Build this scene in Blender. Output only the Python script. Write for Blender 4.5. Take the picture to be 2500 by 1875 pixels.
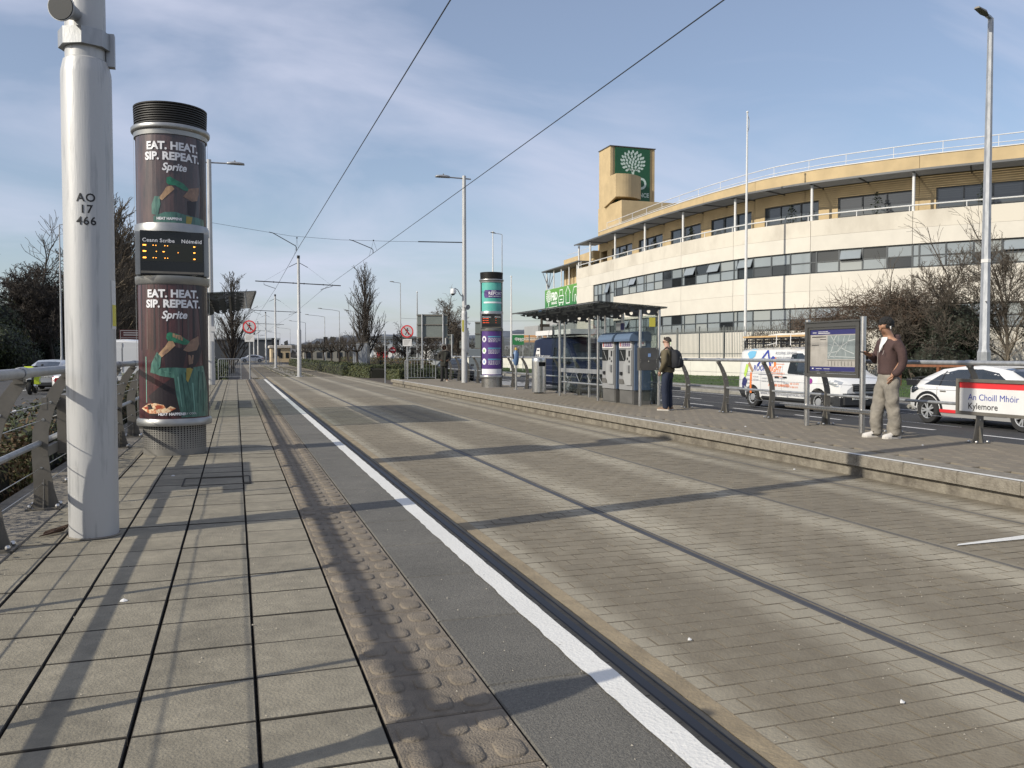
import bpy, math, random
from mathutils import Vector, Matrix, Euler
from math import sin, cos, pi, radians, atan2, hypot, asin, sqrt

S = bpy.context.scene
C = S.collection
for o in list(bpy.data.objects):
    bpy.data.objects.remove(o)

# ------------------------------------------------------------------ camera
cam = bpy.data.cameras.new('camera'); camo = bpy.data.objects.new('camera', cam)
C.objects.link(camo); S.camera = camo
cam.sensor_width = 36; cam.lens = 29.52; cam.clip_end = 6000; cam.clip_start = .05
camo.location = (0, 0, 1.25)
camo.rotation_euler = (radians(90 - 2.053), 0, radians(-18.214))

# ------------------------------------------------------------------ sky and sun
SUN = Vector((-1.70, -0.45, 1.0)).normalized()
W = bpy.data.worlds.new('World'); S.world = W; W.use_nodes = True
nt = W.node_tree; nt.nodes.clear()
def N(t, ty, **kw):
    n = t.nodes.new(ty)
    for k, v in kw.items():
        if k == 'op': n.operation = v
        else: setattr(n, k, v)
    return n
out = N(nt, 'ShaderNodeOutputWorld'); bg = N(nt, 'ShaderNodeBackground')
sky = N(nt, 'ShaderNodeTexSky'); sky.sky_type = 'NISHITA'; sky.sun_disc = False
sky.sun_elevation = asin(SUN.z); sky.sun_rotation = atan2(SUN.x, SUN.y)
sky.air_density = 1.0; sky.dust_density = 1.2; sky.ozone_density = 2.0; sky.altitude = 30
bg.inputs['Strength'].default_value = 0.130
tc = N(nt, 'ShaderNodeTexCoord')
# thin high cloud: project the view direction onto a flat layer overhead
sep = N(nt, 'ShaderNodeSeparateXYZ'); nt.links.new(tc.outputs['Generated'], sep.inputs[0])
mz = N(nt, 'ShaderNodeMath', op='MAXIMUM'); nt.links.new(sep.outputs['Z'], mz.inputs[0]); mz.inputs[1].default_value = 0.0
az = N(nt, 'ShaderNodeMath', op='ADD'); nt.links.new(mz.outputs[0], az.inputs[0]); az.inputs[1].default_value = 0.34
dx = N(nt, 'ShaderNodeMath', op='DIVIDE'); nt.links.new(sep.outputs['X'], dx.inputs[0]); nt.links.new(az.outputs[0], dx.inputs[1])
dy = N(nt, 'ShaderNodeMath', op='DIVIDE'); nt.links.new(sep.outputs['Y'], dy.inputs[0]); nt.links.new(az.outputs[0], dy.inputs[1])
cv = N(nt, 'ShaderNodeCombineXYZ'); nt.links.new(dx.outputs[0], cv.inputs[0]); nt.links.new(dy.outputs[0], cv.inputs[1])
mp = N(nt, 'ShaderNodeMapping'); nt.links.new(cv.outputs[0], mp.inputs[0])
mp.inputs['Rotation'].default_value = (0, 0, radians(22)); mp.inputs['Scale'].default_value = (0.95, 1.9, 1); mp.inputs['Location'].default_value = (2.1, .55, 0)
n1 = N(nt, 'ShaderNodeTexNoise'); n1.inputs['Scale'].default_value = 1.25; n1.inputs['Detail'].default_value = 9; n1.inputs['Roughness'].default_value = .52; n1.inputs['Distortion'].default_value = .55
nt.links.new(mp.outputs[0], n1.inputs['Vector'])
cr = N(nt, 'ShaderNodeValToRGB'); nt.links.new(n1.outputs['Fac'], cr.inputs[0])
cr.color_ramp.elements[0].position = .40; cr.color_ramp.elements[1].position = .68
cr.color_ramp.elements[0].color = (.20, .20, .20, 1); cr.color_ramp.elements[1].color = (.80, .80, .80, 1)
mx = N(nt, 'ShaderNodeMix', data_type='RGBA'); nt.links.new(cr.outputs[0], mx.inputs[0])
nt.links.new(sky.outputs[0], mx.inputs[6]); mx.inputs[7].default_value = (5.3, 5.55, 6.8, 1)
nt.links.new(mx.outputs[2], bg.inputs['Color']); nt.links.new(bg.outputs[0], out.inputs[0])

sl = bpy.data.lights.new('sun', 'SUN'); sl.energy = 4.6; sl.angle = radians(0.5); sl.color = (1, .93, .80)
so = bpy.data.objects.new('sun', sl); C.objects.link(so)
so.rotation_euler = (-SUN).to_track_quat('-Z', 'Y').to_euler(); so.location = (-20, -5, 30)
vs = S.view_settings; vs.view_transform = 'Standard'; vs.look = 'None'; vs.exposure = 0.0; vs.gamma = 1; vs.use_curve_mapping = False
S.render.engine = 'CYCLES'
try:
    S.cycles.max_bounces = 6; S.cycles.transparent_max_bounces = 10
    S.cycles.caustics_reflective = False; S.cycles.caustics_refractive = False
except Exception: pass

# ------------------------------------------------------------------ materials
def mat(name, col, rough=.7, metal=0., var=.0, vs=8., bump=0., bs=40., col2=None, spec=.5, rnd=0., emit=None, detail=5, coat=0., stretch=None, thr=None, blotch=0., bls=1.3):
    """col mixed with col2 (or a darker col) by a noise, plus fine relief; rnd = per-piece tint."""
    m = bpy.data.materials.new(name); m.use_nodes = True; t = m.node_tree; b = t.nodes['Principled BSDF']
    c = (*col, 1)
    b.inputs['Base Color'].default_value = c; b.inputs['Roughness'].default_value = rough
    b.inputs['Metallic'].default_value = metal; b.inputs['Specular IOR Level'].default_value = spec
    if coat: b.inputs['Coat Weight'].default_value = coat; b.inputs['Coat Roughness'].default_value = .05
    last = None
    tcn = None
    def coords():
        nonlocal tcn
        if tcn is None:
            tcn = N(t, 'ShaderNodeTexCoord').outputs['Object']
            if rnd:
                oi = N(t, 'ShaderNodeObjectInfo'); ad = N(t, 'ShaderNodeVectorMath', op='ADD'); ml = N(t, 'ShaderNodeMath', op='MULTIPLY')
                t.links.new(oi.outputs['Random'], ml.inputs[0]); ml.inputs[1].default_value = 37.
                t.links.new(tcn, ad.inputs[0]); t.links.new(ml.outputs[0], ad.inputs[1]); tcn = ad.outputs[0]
            if stretch:
                mpp = N(t, 'ShaderNodeMapping'); mpp.inputs['Scale'].default_value = stretch; t.links.new(tcn, mpp.inputs[0]); tcn = mpp.outputs[0]
        return tcn
    if var or col2:
        no = N(t, 'ShaderNodeTexNoise'); no.inputs['Scale'].default_value = vs; no.inputs['Detail'].default_value = detail; no.inputs['Roughness'].default_value = .6
        t.links.new(coords(), no.inputs['Vector'])
        rp = N(t, 'ShaderNodeValToRGB'); t.links.new(no.outputs['Fac'], rp.inputs[0])
        lo, hi = thr or (.32, .68)
        rp.color_ramp.elements[0].position = lo; rp.color_ramp.elements[1].position = hi
        c2 = col2 or tuple(x * (1 - var) for x in col)
        c1 = col if col2 else tuple(min(1, x * (1 + var * .6)) for x in col)
        rp.color_ramp.elements[0].color = (*c2, 1); rp.color_ramp.elements[1].color = (*c1, 1)
        last = rp.outputs[0]
        rr = N(t, 'ShaderNodeMapRange'); t.links.new(no.outputs['Fac'], rr.inputs[0])
        rr.inputs[3].default_value = max(0, rough - .08); rr.inputs[4].default_value = min(1, rough + .1)
        t.links.new(rr.outputs[0], b.inputs['Roughness'])
    if rnd:
        oi = N(t, 'ShaderNodeObjectInfo'); mr = N(t, 'ShaderNodeMapRange'); t.links.new(oi.outputs['Random'], mr.inputs[0])
        mr.inputs[3].default_value = 1 - rnd; mr.inputs[4].default_value = 1 + rnd * .7
        mm = N(t, 'ShaderNodeMix', data_type='RGBA', blend_type='MULTIPLY'); mm.inputs[0].default_value = 1
        if last: t.links.new(last, mm.inputs[6])
        else: mm.inputs[6].default_value = c
        t.links.new(mr.outputs[0], mm.inputs[7]); last = mm.outputs[2]
    if blotch:
        nz = N(t, 'ShaderNodeTexNoise'); nz.inputs['Scale'].default_value = bls; nz.inputs['Detail'].default_value = 7; nz.inputs['Roughness'].default_value = .68
        gp = N(t, 'ShaderNodeNewGeometry'); t.links.new(gp.outputs['Position'], nz.inputs['Vector'])
        mr = N(t, 'ShaderNodeMapRange'); t.links.new(nz.outputs['Fac'], mr.inputs[0]); mr.inputs[1].default_value = .3; mr.inputs[2].default_value = .72; mr.inputs[3].default_value = 1 - blotch; mr.inputs[4].default_value = 1 + blotch * .8
        mm = N(t, 'ShaderNodeMix', data_type='RGBA', blend_type='MULTIPLY'); mm.inputs[0].default_value = 1
        if last: t.links.new(last, mm.inputs[6])
        else: mm.inputs[6].default_value = c
        t.links.new(mr.outputs[0], mm.inputs[7]); last = mm.outputs[2]
    if last: t.links.new(last, b.inputs['Base Color'])
    if bump:
        n2 = N(t, 'ShaderNodeTexNoise'); n2.inputs['Scale'].default_value = bs; n2.inputs['Detail'].default_value = 6
        t.links.new(coords(), n2.inputs['Vector'])
        bp = N(t, 'ShaderNodeBump'); bp.inputs['Strength'].default_value = bump; bp.inputs['Distance'].default_value = .02
        t.links.new(n2.outputs['Fac'], bp.inputs['Height']); t.links.new(bp.outputs[0], b.inputs['Normal'])
    if emit: b.inputs['Emission Color'].default_value = (*emit[0], 1); b.inputs['Emission Strength'].default_value = emit[1]
    return m

def glass(name, tint=(.85, .9, .9), trans=.8, dark=(.02, .025, .03)):
    m = bpy.data.materials.new(name); m.use_nodes = True; t = m.node_tree; t.nodes.clear()
    o = N(t, 'ShaderNodeOutputMaterial'); tr = N(t, 'ShaderNodeBsdfTransparent'); tr.inputs[0].default_value = (*tint, 1)
    gl = N(t, 'ShaderNodeBsdfGlossy'); gl.inputs['Roughness'].default_value = .03
    df = N(t, 'ShaderNodeBsdfDiffuse'); df.inputs[0].default_value = (*dark, 1)
    m1 = N(t, 'ShaderNodeMixShader'); m1.inputs[0].default_value = trans; t.links.new(df.outputs[0], m1.inputs[1]); t.links.new(tr.outputs[0], m1.inputs[2])
    lw = N(t, 'ShaderNodeLayerWeight'); lw.inputs[0].default_value = .5; pw = N(t, 'ShaderNodeMath', op='POWER'); t.links.new(lw.outputs['Facing'], pw.inputs[0]); pw.inputs[1].default_value = 4.
    fr = N(t, 'ShaderNodeMath', op='MULTIPLY_ADD'); t.links.new(pw.outputs[0], fr.inputs[0]); fr.inputs[1].default_value = .75; fr.inputs[2].default_value = .035
    m2 = N(t, 'ShaderNodeMixShader'); t.links.new(fr.outputs[0], m2.inputs[0]); t.links.new(m1.outputs[0], m2.inputs[1]); t.links.new(gl.outputs[0], m2.inputs[2])
    t.links.new(m2.outputs[0], o.inputs[0]); return m

M = dict(
 paver=mat('paver concrete', (.243, .217, .163), .88, var=.16, vs=14, bump=.35, bs=90, rnd=.09, blotch=.26, bls=2.2),
 paver_far=mat('paver concrete run', (.243, .217, .163), .88, blotch=.26, bls=2.2, var=.16, vs=12, bump=.3, bs=90),
 tactile=mat('tactile concrete', (.215, .180, .136), .9, var=.2, vs=12, bump=.6, bs=120, rnd=.07, blotch=.24, bls=2.5),
 granite=mat('granite edging', (.150, .141, .120), .8, var=.42, vs=90, bump=.5, bs=160, rnd=.07, detail=8, blotch=.22, bls=1.6),
 joint=mat('dark joint bedding', (.052, .046, .037), .95, var=.4, vs=20),
 white_line=mat('white line paint', (.66, .65, .61), .75, col2=(.30, .28, .25), vs=34, bump=.25, bs=70, thr=(.26, .36), blotch=.08),
 edge_conc=mat('edge concrete', (.215, .192, .155), .92, var=.2, vs=9, bump=.3, bs=60, blotch=.3),
 old_conc=mat('old stained concrete', (.25, .225, .18), .92, col2=(.11, .095, .075), vs=5, bump=.8, bs=30),
 galv=mat('weathered galvanised steel', (.40, .41, .42), .45, .5, col2=(.27, .28, .29), vs=4, bump=.06, bs=30, stretch=(3, 3, .7)),
 galv_pole=mat('scuffed grey pole', (.46, .46, .455), .45, .2, col2=(.25, .255, .26), vs=4, bump=.07, bs=25, stretch=(5, 5, .45), thr=(.24, .46)),
 steel=mat('brushed stainless steel', (.60, .59, .57), .28, .95, var=.14, vs=12, stretch=(6, 6, .4)),
 grey_steel=mat('grey painted plate steel', (.165, .152, .130), .5, .35, var=.15, vs=6, bump=.05),
 rail_steel=mat('polished rail head', (.060, .061, .066), .55, .25, var=.2, vs=3),
 rail_side=mat('rubber rail boot', (.03, .03, .03), .8),
 asphalt=mat('asphalt', (.040, .040, .041), .85, var=.25, vs=2.5, bump=.4, bs=120),
 asphalt_l=mat('worn asphalt', (.062, .060, .058), .85, var=.25, vs=1.5, bump=.4, bs=120),
 pave=mat('concrete footpath', (.20, .185, .16), .9, var=.2, vs=2, bump=.3, bs=60),
 grass=mat('mown grass', (.050, .085, .020), .95, col2=(.025, .048, .012), vs=1.5, bump=.8, bs=40),
 soil=mat('dark soil', (.07, .055, .04), .95, var=.4, vs=4, bump=.8, bs=30),
 black=mat('black plastic', (.015, .015, .016), .4),
 matt_black=mat('matt dark void', (.012, .012, .012), .9),
 rubber=mat('tyre rubber', (.022, .022, .022), .85),
 white=mat('white paint', (.64, .64, .63), .35, var=.05, vs=3, coat=.3),
 white_matt=mat('white sheet', (.64, .63, .61), .6, var=.05, vs=5),
 cream=mat('cream render', (.60, .565, .495), .85, var=.07, vs=.6, bump=.05, bs=20, rnd=.035),
 cream_top=mat('weather stained cream render', (.60, .557, .475), .85, col2=(.47, .43, .36), vs=.45, bump=.05, bs=20, thr=(.30, .55), stretch=(1, 1, .6), rnd=.035),
 ochre=mat('ochre render', (.49, .375, .212), .85, var=.14, vs=.7, bump=.06, bs=20),
 frame=mat('dark grey window frame', (.050, .058, .064), .45),
 soot=mat('louvre grey', (.115, .118, .12), .55, .2),
 red=mat('signal red', (.62, .035, .04), .45), red_dk=mat('dark red', (.30, .02, .03), .45),
 navy=mat('navy print', (.03, .03, .12), .5), ink=mat('black ink', (.012, .012, .014), .6),
 silver=mat('silver car paint', (.50, .51, .52), .3, .5, coat=.5), chrome=mat('bright metal', (.75, .75, .75), .12, 1.),
 amber=mat('amber light dots', (.1, .04, .0), .5, emit=((1, .36, .05), 4.)), redled=mat('red light dots', (.1, .01, .0), .5, emit=((1, .10, .03), 2.5)),
 bark=mat('grey brown bark', (.085, .07, .055), .95, var=.35, vs=6), bark_dk=mat('dark bark', (.045, .037, .03), .95, var=.3, vs=6), bark_lt=mat('pale bark', (.16, .13, .095), .95, var=.3, vs=6),  # bark in grey brown, dark and pale tones
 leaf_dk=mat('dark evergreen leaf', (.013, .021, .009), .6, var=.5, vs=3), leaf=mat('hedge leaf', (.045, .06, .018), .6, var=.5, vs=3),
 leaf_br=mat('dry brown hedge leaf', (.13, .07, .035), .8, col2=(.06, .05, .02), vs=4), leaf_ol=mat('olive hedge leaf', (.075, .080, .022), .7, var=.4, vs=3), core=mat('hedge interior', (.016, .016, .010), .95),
)
M['glass'] = glass('clear shelter glass', (.88, .92, .91), .93)
M['tint'] = glass('tinted car glass', (.25, .28, .28), .25)
M['roofglass'] = glass('smoked roof sheet', (.66, .69, .69), .62, (.07, .074, .074))

# ------------------------------------------------------------------ mesh helper
class MB:
    def __init__(s): s.v = []; s.f = []; s.m = []; s.cm = 0
    def add(s, vs, fs):
        n = len(s.v); s.v += [tuple(p) for p in vs]
        for f in fs: s.f.append(tuple(i + n for i in f)); s.m.append(s.cm)
        return s
    def box(s, x0, x1, y0, y1, z0, z1):
        return s.add([(x0, y0, z0), (x1, y0, z0), (x1, y1, z0), (x0, y1, z0), (x0, y0, z1), (x1, y0, z1), (x1, y1, z1), (x0, y1, z1)],
                     [(3, 2, 1, 0), (4, 5, 6, 7), (0, 1, 5, 4), (1, 2, 6, 5), (2, 3, 7, 6), (3, 0, 4, 7)])
    def bbox(s, x0, x1, y0, y1, z0, z1, b=.01):   # box with chamfered top edges
        b = min(b, (x1 - x0) / 3, (y1 - y0) / 3, (z1 - z0) / 2)
        v = [(x0, y0, z0), (x1, y0, z0), (x1, y1, z0), (x0, y1, z0), (x0, y0, z1 - b), (x1, y0, z1 - b), (x1, y1, z1 - b), (x0, y1, z1 - b),
             (x0 + b, y0 + b, z1), (x1 - b, y0 + b, z1), (x1 - b, y1 - b, z1), (x0 + b, y1 - b, z1)]
        return s.add(v, [(3, 2, 1, 0), (0, 1, 5, 4), (1, 2, 6, 5), (2, 3, 7, 6), (3, 0, 4, 7), (4, 5, 9, 8), (5, 6, 10, 9), (6, 7, 11, 10), (7, 4, 8, 11), (8, 9, 10, 11)])
    def tube(s, pts, r, n=8, cap=True):
        pts = [Vector(p) for p in pts]; rs = r if isinstance(r, (list, tuple)) else [r] * len(pts)
        k = len(pts); base = len(s.v); ref = None
        for i, p in enumerate(pts):
            t = (pts[min(i + 1, k - 1)] - pts[max(i - 1, 0)])
            t = t.normalized() if t.length > 1e-9 else Vector((0, 0, 1))
            if ref is None: ref = t.orthogonal().normalized()
            a = (ref - t * ref.dot(t)); a = a.normalized() if a.length > 1e-6 else t.orthogonal().normalized(); ref = a
            b = t.cross(a)
            for j in range(n):
                th = 2 * pi * j / n; s.v.append(tuple(p + (a * cos(th) + b * sin(th)) * rs[i]))
        for i in range(k - 1):
            for j in range(n):
                s.f.append((base + i * n + j, base + i * n + (j + 1) % n, base + (i + 1) * n + (j + 1) % n, base + (i + 1) * n + j)); s.m.append(s.cm)
        if cap:
            s.f.append(tuple(base + j for j in reversed(range(n)))); s.m.append(s.cm)
            s.f.append(tuple(base + (k - 1) * n + j for j in range(n))); s.m.append(s.cm)
        return s
    def lathe(s, prof, n=32, c=(0, 0), a0=0., a1=2 * pi):
        full = abs(a1 - a0 - 2 * pi) < 1e-6; base = len(s.v); m = n if full else n + 1
        for r, z in prof:
            for j in range(m):
                th = a0 + (a1 - a0) * j / n; s.v.append((c[0] + r * cos(th), c[1] + r * sin(th), z))
        for i in range(len(prof) - 1):
            for j in range(n):
                j2 = (j + 1) % m
                s.f.append((base + i * m + j, base + i * m + j2, base + (i + 1) * m + j2, base + (i + 1) * m + j)); s.m.append(s.cm)
        return s
    def prism(s, poly, fn, d):   # poly in 2D, fn(u, v, w) -> xyz, depth 0..d
        k = len(poly); vs = [fn(u, v, 0) for u, v in poly] + [fn(u, v, d) for u, v in poly]
        return s.add(vs, [tuple(reversed(range(k))), tuple(range(k, 2 * k))] + [(i, (i + 1) % k, k + (i + 1) % k, k + i) for i in range(k)])
    def loft(s, rings, closed=True, caps=True):
        k = len(rings[0]); vs = [p for r in rings for p in r]; fs = []
        for i in range(len(rings) - 1):
            for j in range(k if closed else k - 1):
                fs.append((i * k + j, i * k + (j + 1) % k, (i + 1) * k + (j + 1) % k, (i + 1) * k + j))
        if caps: fs += [tuple(reversed(range(k))), tuple((len(rings) - 1) * k + j for j in range(k))]
        return s.add(vs, fs)
    def ball(s, c, r, n=10, m=6, sc=(1, 1, 1)):
        rings = []
        for i in range(1, m):
            ph = pi * i / m; rings.append([(c[0] + r * sc[0] * sin(ph) * cos(2 * pi * j / n), c[1] + r * sc[1] * sin(ph) * sin(2 * pi * j / n), c[2] - r * sc[2] * cos(ph)) for j in range(n)])
        return s.loft(rings)
    def sides(s, lim=.5):   # second material slot on upright faces (dirt in the joints)
        for i, f in enumerate(s.f):
            a, b, c = (Vector(s.v[k]) for k in f[:3]); n = (b - a).cross(c - a)
            if n.length > 0 and abs(n.normalized().z) < lim: s.m[i] = 1
        return s
    def build(s, name, m, parent=None, smooth=False, loc=None, rotz=None):
        me = bpy.data.meshes.new(name); me.from_pydata(s.v, [], s.f)
        ml = m if isinstance(m, (list, tuple)) else [m]
        for q in ml: me.materials.append(M[q] if isinstance(q, str) else q)
        if len(ml) > 1: me.polygons.foreach_set('material_index', s.m)
        if smooth:
            me.polygons.foreach_set('use_smooth', [True] * len(me.polygons))
            try: me.set_sharp_from_angle(angle=radians(35 if smooth is True else smooth))
            except Exception: pass
        me.update()
        o = bpy.data.objects.new(name, me); C.objects.link(o)
        if parent: o.parent = parent
        if loc: o.location = loc
        if rotz: o.rotation_euler.z = rotz
        return o
def tag(o, label=None, cat=None, group=None, kind=None):
    for k, v in (('label', label), ('category', cat), ('group', group), ('kind', kind)):
        if v: o[k] = v
    return o
def thing(name, label, cat, loc=(0, 0, 0), rotz=0, group=None):
    o = bpy.data.objects.new(name, None); C.objects.link(o); o.location = loc; o.rotation_euler.z = rotz
    o.empty_display_size = .1
    return tag(o, label, cat, group)
def struct(name, mb, m, smooth=False): return tag(mb.build(name, m, None, smooth), kind='structure')
def kids(o): return [c for c in bpy.data.objects if c.parent == o]
def copy_tree(o, loc=None, rotz=None, label=None, parent=None):
    ch = KIDS.get(o.name) or [c for c in o.children]
    c = o.copy(); C.objects.link(c)
    if parent: c.parent = parent
    if loc: c.location = loc
    if rotz is not None: c.rotation_euler.z = rotz
    if label: c['label'] = label
    for k in ch: copy_tree(k, parent=c)
    return c
KIDS = {}
def piece(me, name, parent, loc, rotz=0, sc=None):
    o = bpy.data.objects.new(name, me); C.objects.link(o); o.parent = parent; o.location = loc
    if rotz: o.rotation_euler.z = rotz
    if sc: o.scale = sc
    return o
_tc = {}
def text(s, size=1., bold=0., shear=0., align='LEFT', sx=1., space=1.):
    if 'M' in s: bold = 0.
    k = (s, size, bold, shear, align, sx, space)
    if k in _tc: return _tc[k]
    cu = bpy.data.curves.new('t', 'FONT'); cu.body = s; cu.size = size; cu.offset = bold; cu.shear = shear; cu.align_x = align; cu.resolution_u = 3; cu.space_character = space
    ob = bpy.data.objects.new('t', cu); me = bpy.data.meshes.new_from_object(ob)
    r = ([(v.co.x * sx, v.co.y) for v in me.vertices], [tuple(p.vertices) for p in me.polygons])
    bpy.data.objects.remove(ob); bpy.data.curves.remove(cu); bpy.data.meshes.remove(me)
    _tc[k] = r; return r
def put_text(mb, s, size, fn, **kw):   # fn(u, v) -> xyz
    v, f = text(s, size, **kw); return mb.add([fn(x, y) for x, y in v], f)
def strips(poly, w):
    """cut a 2D polygon into vertical strips so it can be wrapped round a curve"""
    def clip(P, x, keep_right):
        R = []
        for i in range(len(P)):
            a, b = P[i], P[(i + 1) % len(P)]
            ia = (a[0] >= x) == keep_right; ib = (b[0] >= x) == keep_right
            if ia: R.append(a)
            if ia != ib:
                t = (x - a[0]) / (b[0] - a[0]); R.append((x, a[1] + t * (b[1] - a[1])))
        return R
    x0 = min(p[0] for p in poly); x1 = max(p[0] for p in poly); k = max(1, int((x1 - x0) / w + .5)); res = []
    for i in range(k):
        a = x0 + (x1 - x0) * i / k; b = x0 + (x1 - x0) * (i + 1) / k; P = poly
        if i: P = clip(P, a, True)
        if i < k - 1 and P: P = clip(P, b, False)
        if len(P) > 2: res.append(P)
    return res
def rect(x0, x1, y0, y1): return [(x0, y0), (x1, y0), (x1, y1), (x0, y1)]
def circ(cx, cy, r, n=20, ry=None): return [(cx + r * cos(2 * pi * i / n), cy + (ry or r) * sin(2 * pi * i / n)) for i in range(n)]
def rrect(x0, x1, y0, y1, r, n=4):
    P = []
    for cx, cy, a in ((x1 - r, y1 - r, 0), (x0 + r, y1 - r, pi / 2), (x0 + r, y0 + r, pi), (x1 - r, y0 + r, 1.5 * pi)):
        for i in range(n + 1): P.append((cx + r * cos(a + pi / 2 * i / n), cy + r * sin(a + pi / 2 * i / n)))
    return P
R = random.Random(7)
# ================================================================== ground, roads, platforms, track
ZT = -0.275; ZR = -0.47
# one sheet to the horizon
struct('ground', MB().box(-3000, 3000, -400, 4000, -1.2, -0.62), mat('far ground', (.075, .075, .056), .95, var=.4, vs=.05))
struct('road', MB().box(10.25, 20.1, -30, 420, -.9, ZR), 'asphalt')
g = MB(); g.box(-15.5, -3.3, -30, 420, -.9, ZR); struct('carriageway', g, 'asphalt_l')
struct('pavement', MB().box(20.25, 23.2, -30, 330, -.9, -.335), 'pave')
g = MB(); g.bbox(20.1, 20.25, -30, 330, -.9, -.33, .02); struct('kerb', g, mat('kerb stone', (.25, .24, .21), .9, var=.25, vs=4))
g = MB(); g.bbox(-15.65, -15.5, -30, 330, -.9, -.33, .02); g.bbox(-3.3, -3.15, -30, 330, -.9, -.33, .02); struct('kerb', g, bpy.data.materials['kerb stone'])
struct('pavement', MB().box(-18.2, -15.65, -30, 330, -.9, -.335), 'pave')
# grass verge: gently uneven sheet
def sheet(x0, x1, y0, y1, nx, ny, zf):
    m = MB(); vs = []
    for j in range(ny + 1):
        for i in range(nx + 1):
            x = x0 + (x1 - x0) * i / nx; y = y0 + (y1 - y0) * j / ny; vs.append((x, y, zf(x, y)))
    w = nx + 1
    return m.add(vs, [(j * w + i, j * w + i + 1, (j + 1) * w + i + 1, (j + 1) * w + i) for j in range(ny) for i in range(nx)])
struct('grass_verge', sheet(23.2, 60, 0, 330, 30, 60, lambda x, y: -.36 + .05 * sin(x * 1.3) * cos(y * .7) + .006 * (x - 23)), 'grass', True)
struct('grass_bank', sheet(-60, -18.2, 0, 330, 14, 60, lambda x, y: -.36 + .05 * sin(x) * cos(y * .5)), 'soil', True)
# painted lane lines on the far carriageway and near-left road
def lines(name, segs, m='white_matt', z=ZR + .004):
    g = MB()
    for x0, x1, y0, y1 in segs: g.add([(x0, y0, z), (x1, y0, z), (x1, y1, z), (x0, y1, z)], [(0, 1, 2, 3)])
    return struct(name, g, m)
seg = []
for X, off in ((13.4, 0.), (16.9, 1.2), (10.75, None), (19.6, None)):
    if off is None: seg.append((X - .05, X + .05, -20, 300)); continue
    for k in range(48): seg.append((X - .06, X + .06, 4 + off + k * 4.6, 6.3 + off + k * 4.6))
# closer dashes seen beside the stop
for k in range(7): seg.append((15.0 - .06, 15.0 + .06, 11.9 + k * 3.1, 13.8 + k * 3.1))
for k in range(6): seg.append((12.2, 16.5, 43 + k * 1.3, 43.5 + k * 1.3))
lines('lane_marking', seg)
lines('lane_marking', [(-9.55, -9.43, 8 + k * 6, 10.2 + k * 6) for k in range(30)] + [(-6.42, -6.3, 9 + k * 6, 12 + k * 6) for k in range(30)])
# planted median beyond the platforms
g = MB(); P = [(7.5, 42.3), (10.3, 42.3), (12.6, 50), (14.2, 62), (15, 90), (15.5, 330), (7.5, 330)]
g.prism(P, lambda u, v, w: (u, v, w), .45); o = struct('median', g, 'soil'); o.location.z = -.78
struct('median', MB().box(-3.1, 1.05, 44.2, 330, -.9, -.36), mat('dark chippings', (.09, .08, .07), .95, var=.5, vs=25, bump=1, bs=60))
struct('planting_bed', MB().box(-3.14, -1.92, -12, 44.2, -.9, -.16), 'soil')

# ---- track bed: a slab with inlaid setts
bed = MB(); bed.box(1.42, 7.40, -8, 58, -.9, -.2792); bed = struct('track_bed', bed, mat('sett joint sand', (.148, .126, .092), .95, var=.3, vs=3, bump=.5, bs=50))
SETT = bpy.data.materials.new('dusty setts'); SETT.use_nodes = True; t = SETT.node_tree; b = t.nodes['Principled BSDF']; b.inputs['Roughness'].default_value = .9
ge = N(t, 'ShaderNodeNewGeometry'); sx = N(t, 'ShaderNodeSeparateXYZ'); t.links.new(ge.outputs['Position'], sx.inputs[0])
na = N(t, 'ShaderNodeTexNoise'); na.inputs['Scale'].default_value = 1.1; na.inputs['Detail'].default_value = 6; t.links.new(ge.outputs['Position'], na.inputs['Vector'])
nb = N(t, 'ShaderNodeTexNoise'); nb.inputs['Scale'].default_value = 9; nb.inputs['Detail'].default_value = 8; t.links.new(ge.outputs['Position'], nb.inputs['Vector'])
oi = N(t, 'ShaderNodeObjectInfo'); at = N(t, 'ShaderNodeAttribute', attribute_name='tint')
def wear(x0, w):   # dust swept out along a rail
    a = N(t, 'ShaderNodeMath', op='SUBTRACT'); t.links.new(sx.outputs[0], a.inputs[0]); a.inputs[1].default_value = x0
    a2 = N(t, 'ShaderNodeMath', op='ABSOLUTE'); t.links.new(a.outputs[0], a2.inputs[0])
    r_ = N(t, 'ShaderNodeMapRange'); r_.interpolation_type = 'SMOOTHSTEP'; t.links.new(a2.outputs[0], r_.inputs[0]); r_.inputs[1].default_value = 0; r_.inputs[2].default_value = w; r_.inputs[3].default_value = 1; r_.inputs[4].default_value = 0
    return r_.outputs[0]
acc = None
for x0, w in ((3.50, .42), (5.05, .4), (3.16, .34), (2.0, .22), (6.95, .3), (6.45, .3)):
    o_ = wear(x0, w)
    if acc is None: acc = o_
    else:
        mm = N(t, 'ShaderNodeMath', op='MAXIMUM'); t.links.new(acc, mm.inputs[0]); t.links.new(o_, mm.inputs[1]); acc = mm.outputs[0]
ml = N(t, 'ShaderNodeMath', op='MULTIPLY'); t.links.new(acc, ml.inputs[0]); t.links.new(na.outputs[0], ml.inputs[1])
ad = N(t, 'ShaderNodeMath', op='MULTIPLY_ADD'); t.links.new(ml.outputs[0], ad.inputs[0]); ad.inputs[1].default_value = 1.6; 
n_ = N(t, 'ShaderNodeMapRange'); t.links.new(nb.outputs[0], n_.inputs[0]); n_.inputs[1].default_value = .35; n_.inputs[2].default_value = .75; n_.inputs[3].default_value = 0; n_.inputs[4].default_value = .30
t.links.new(n_.outputs[0], ad.inputs[2])
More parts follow.
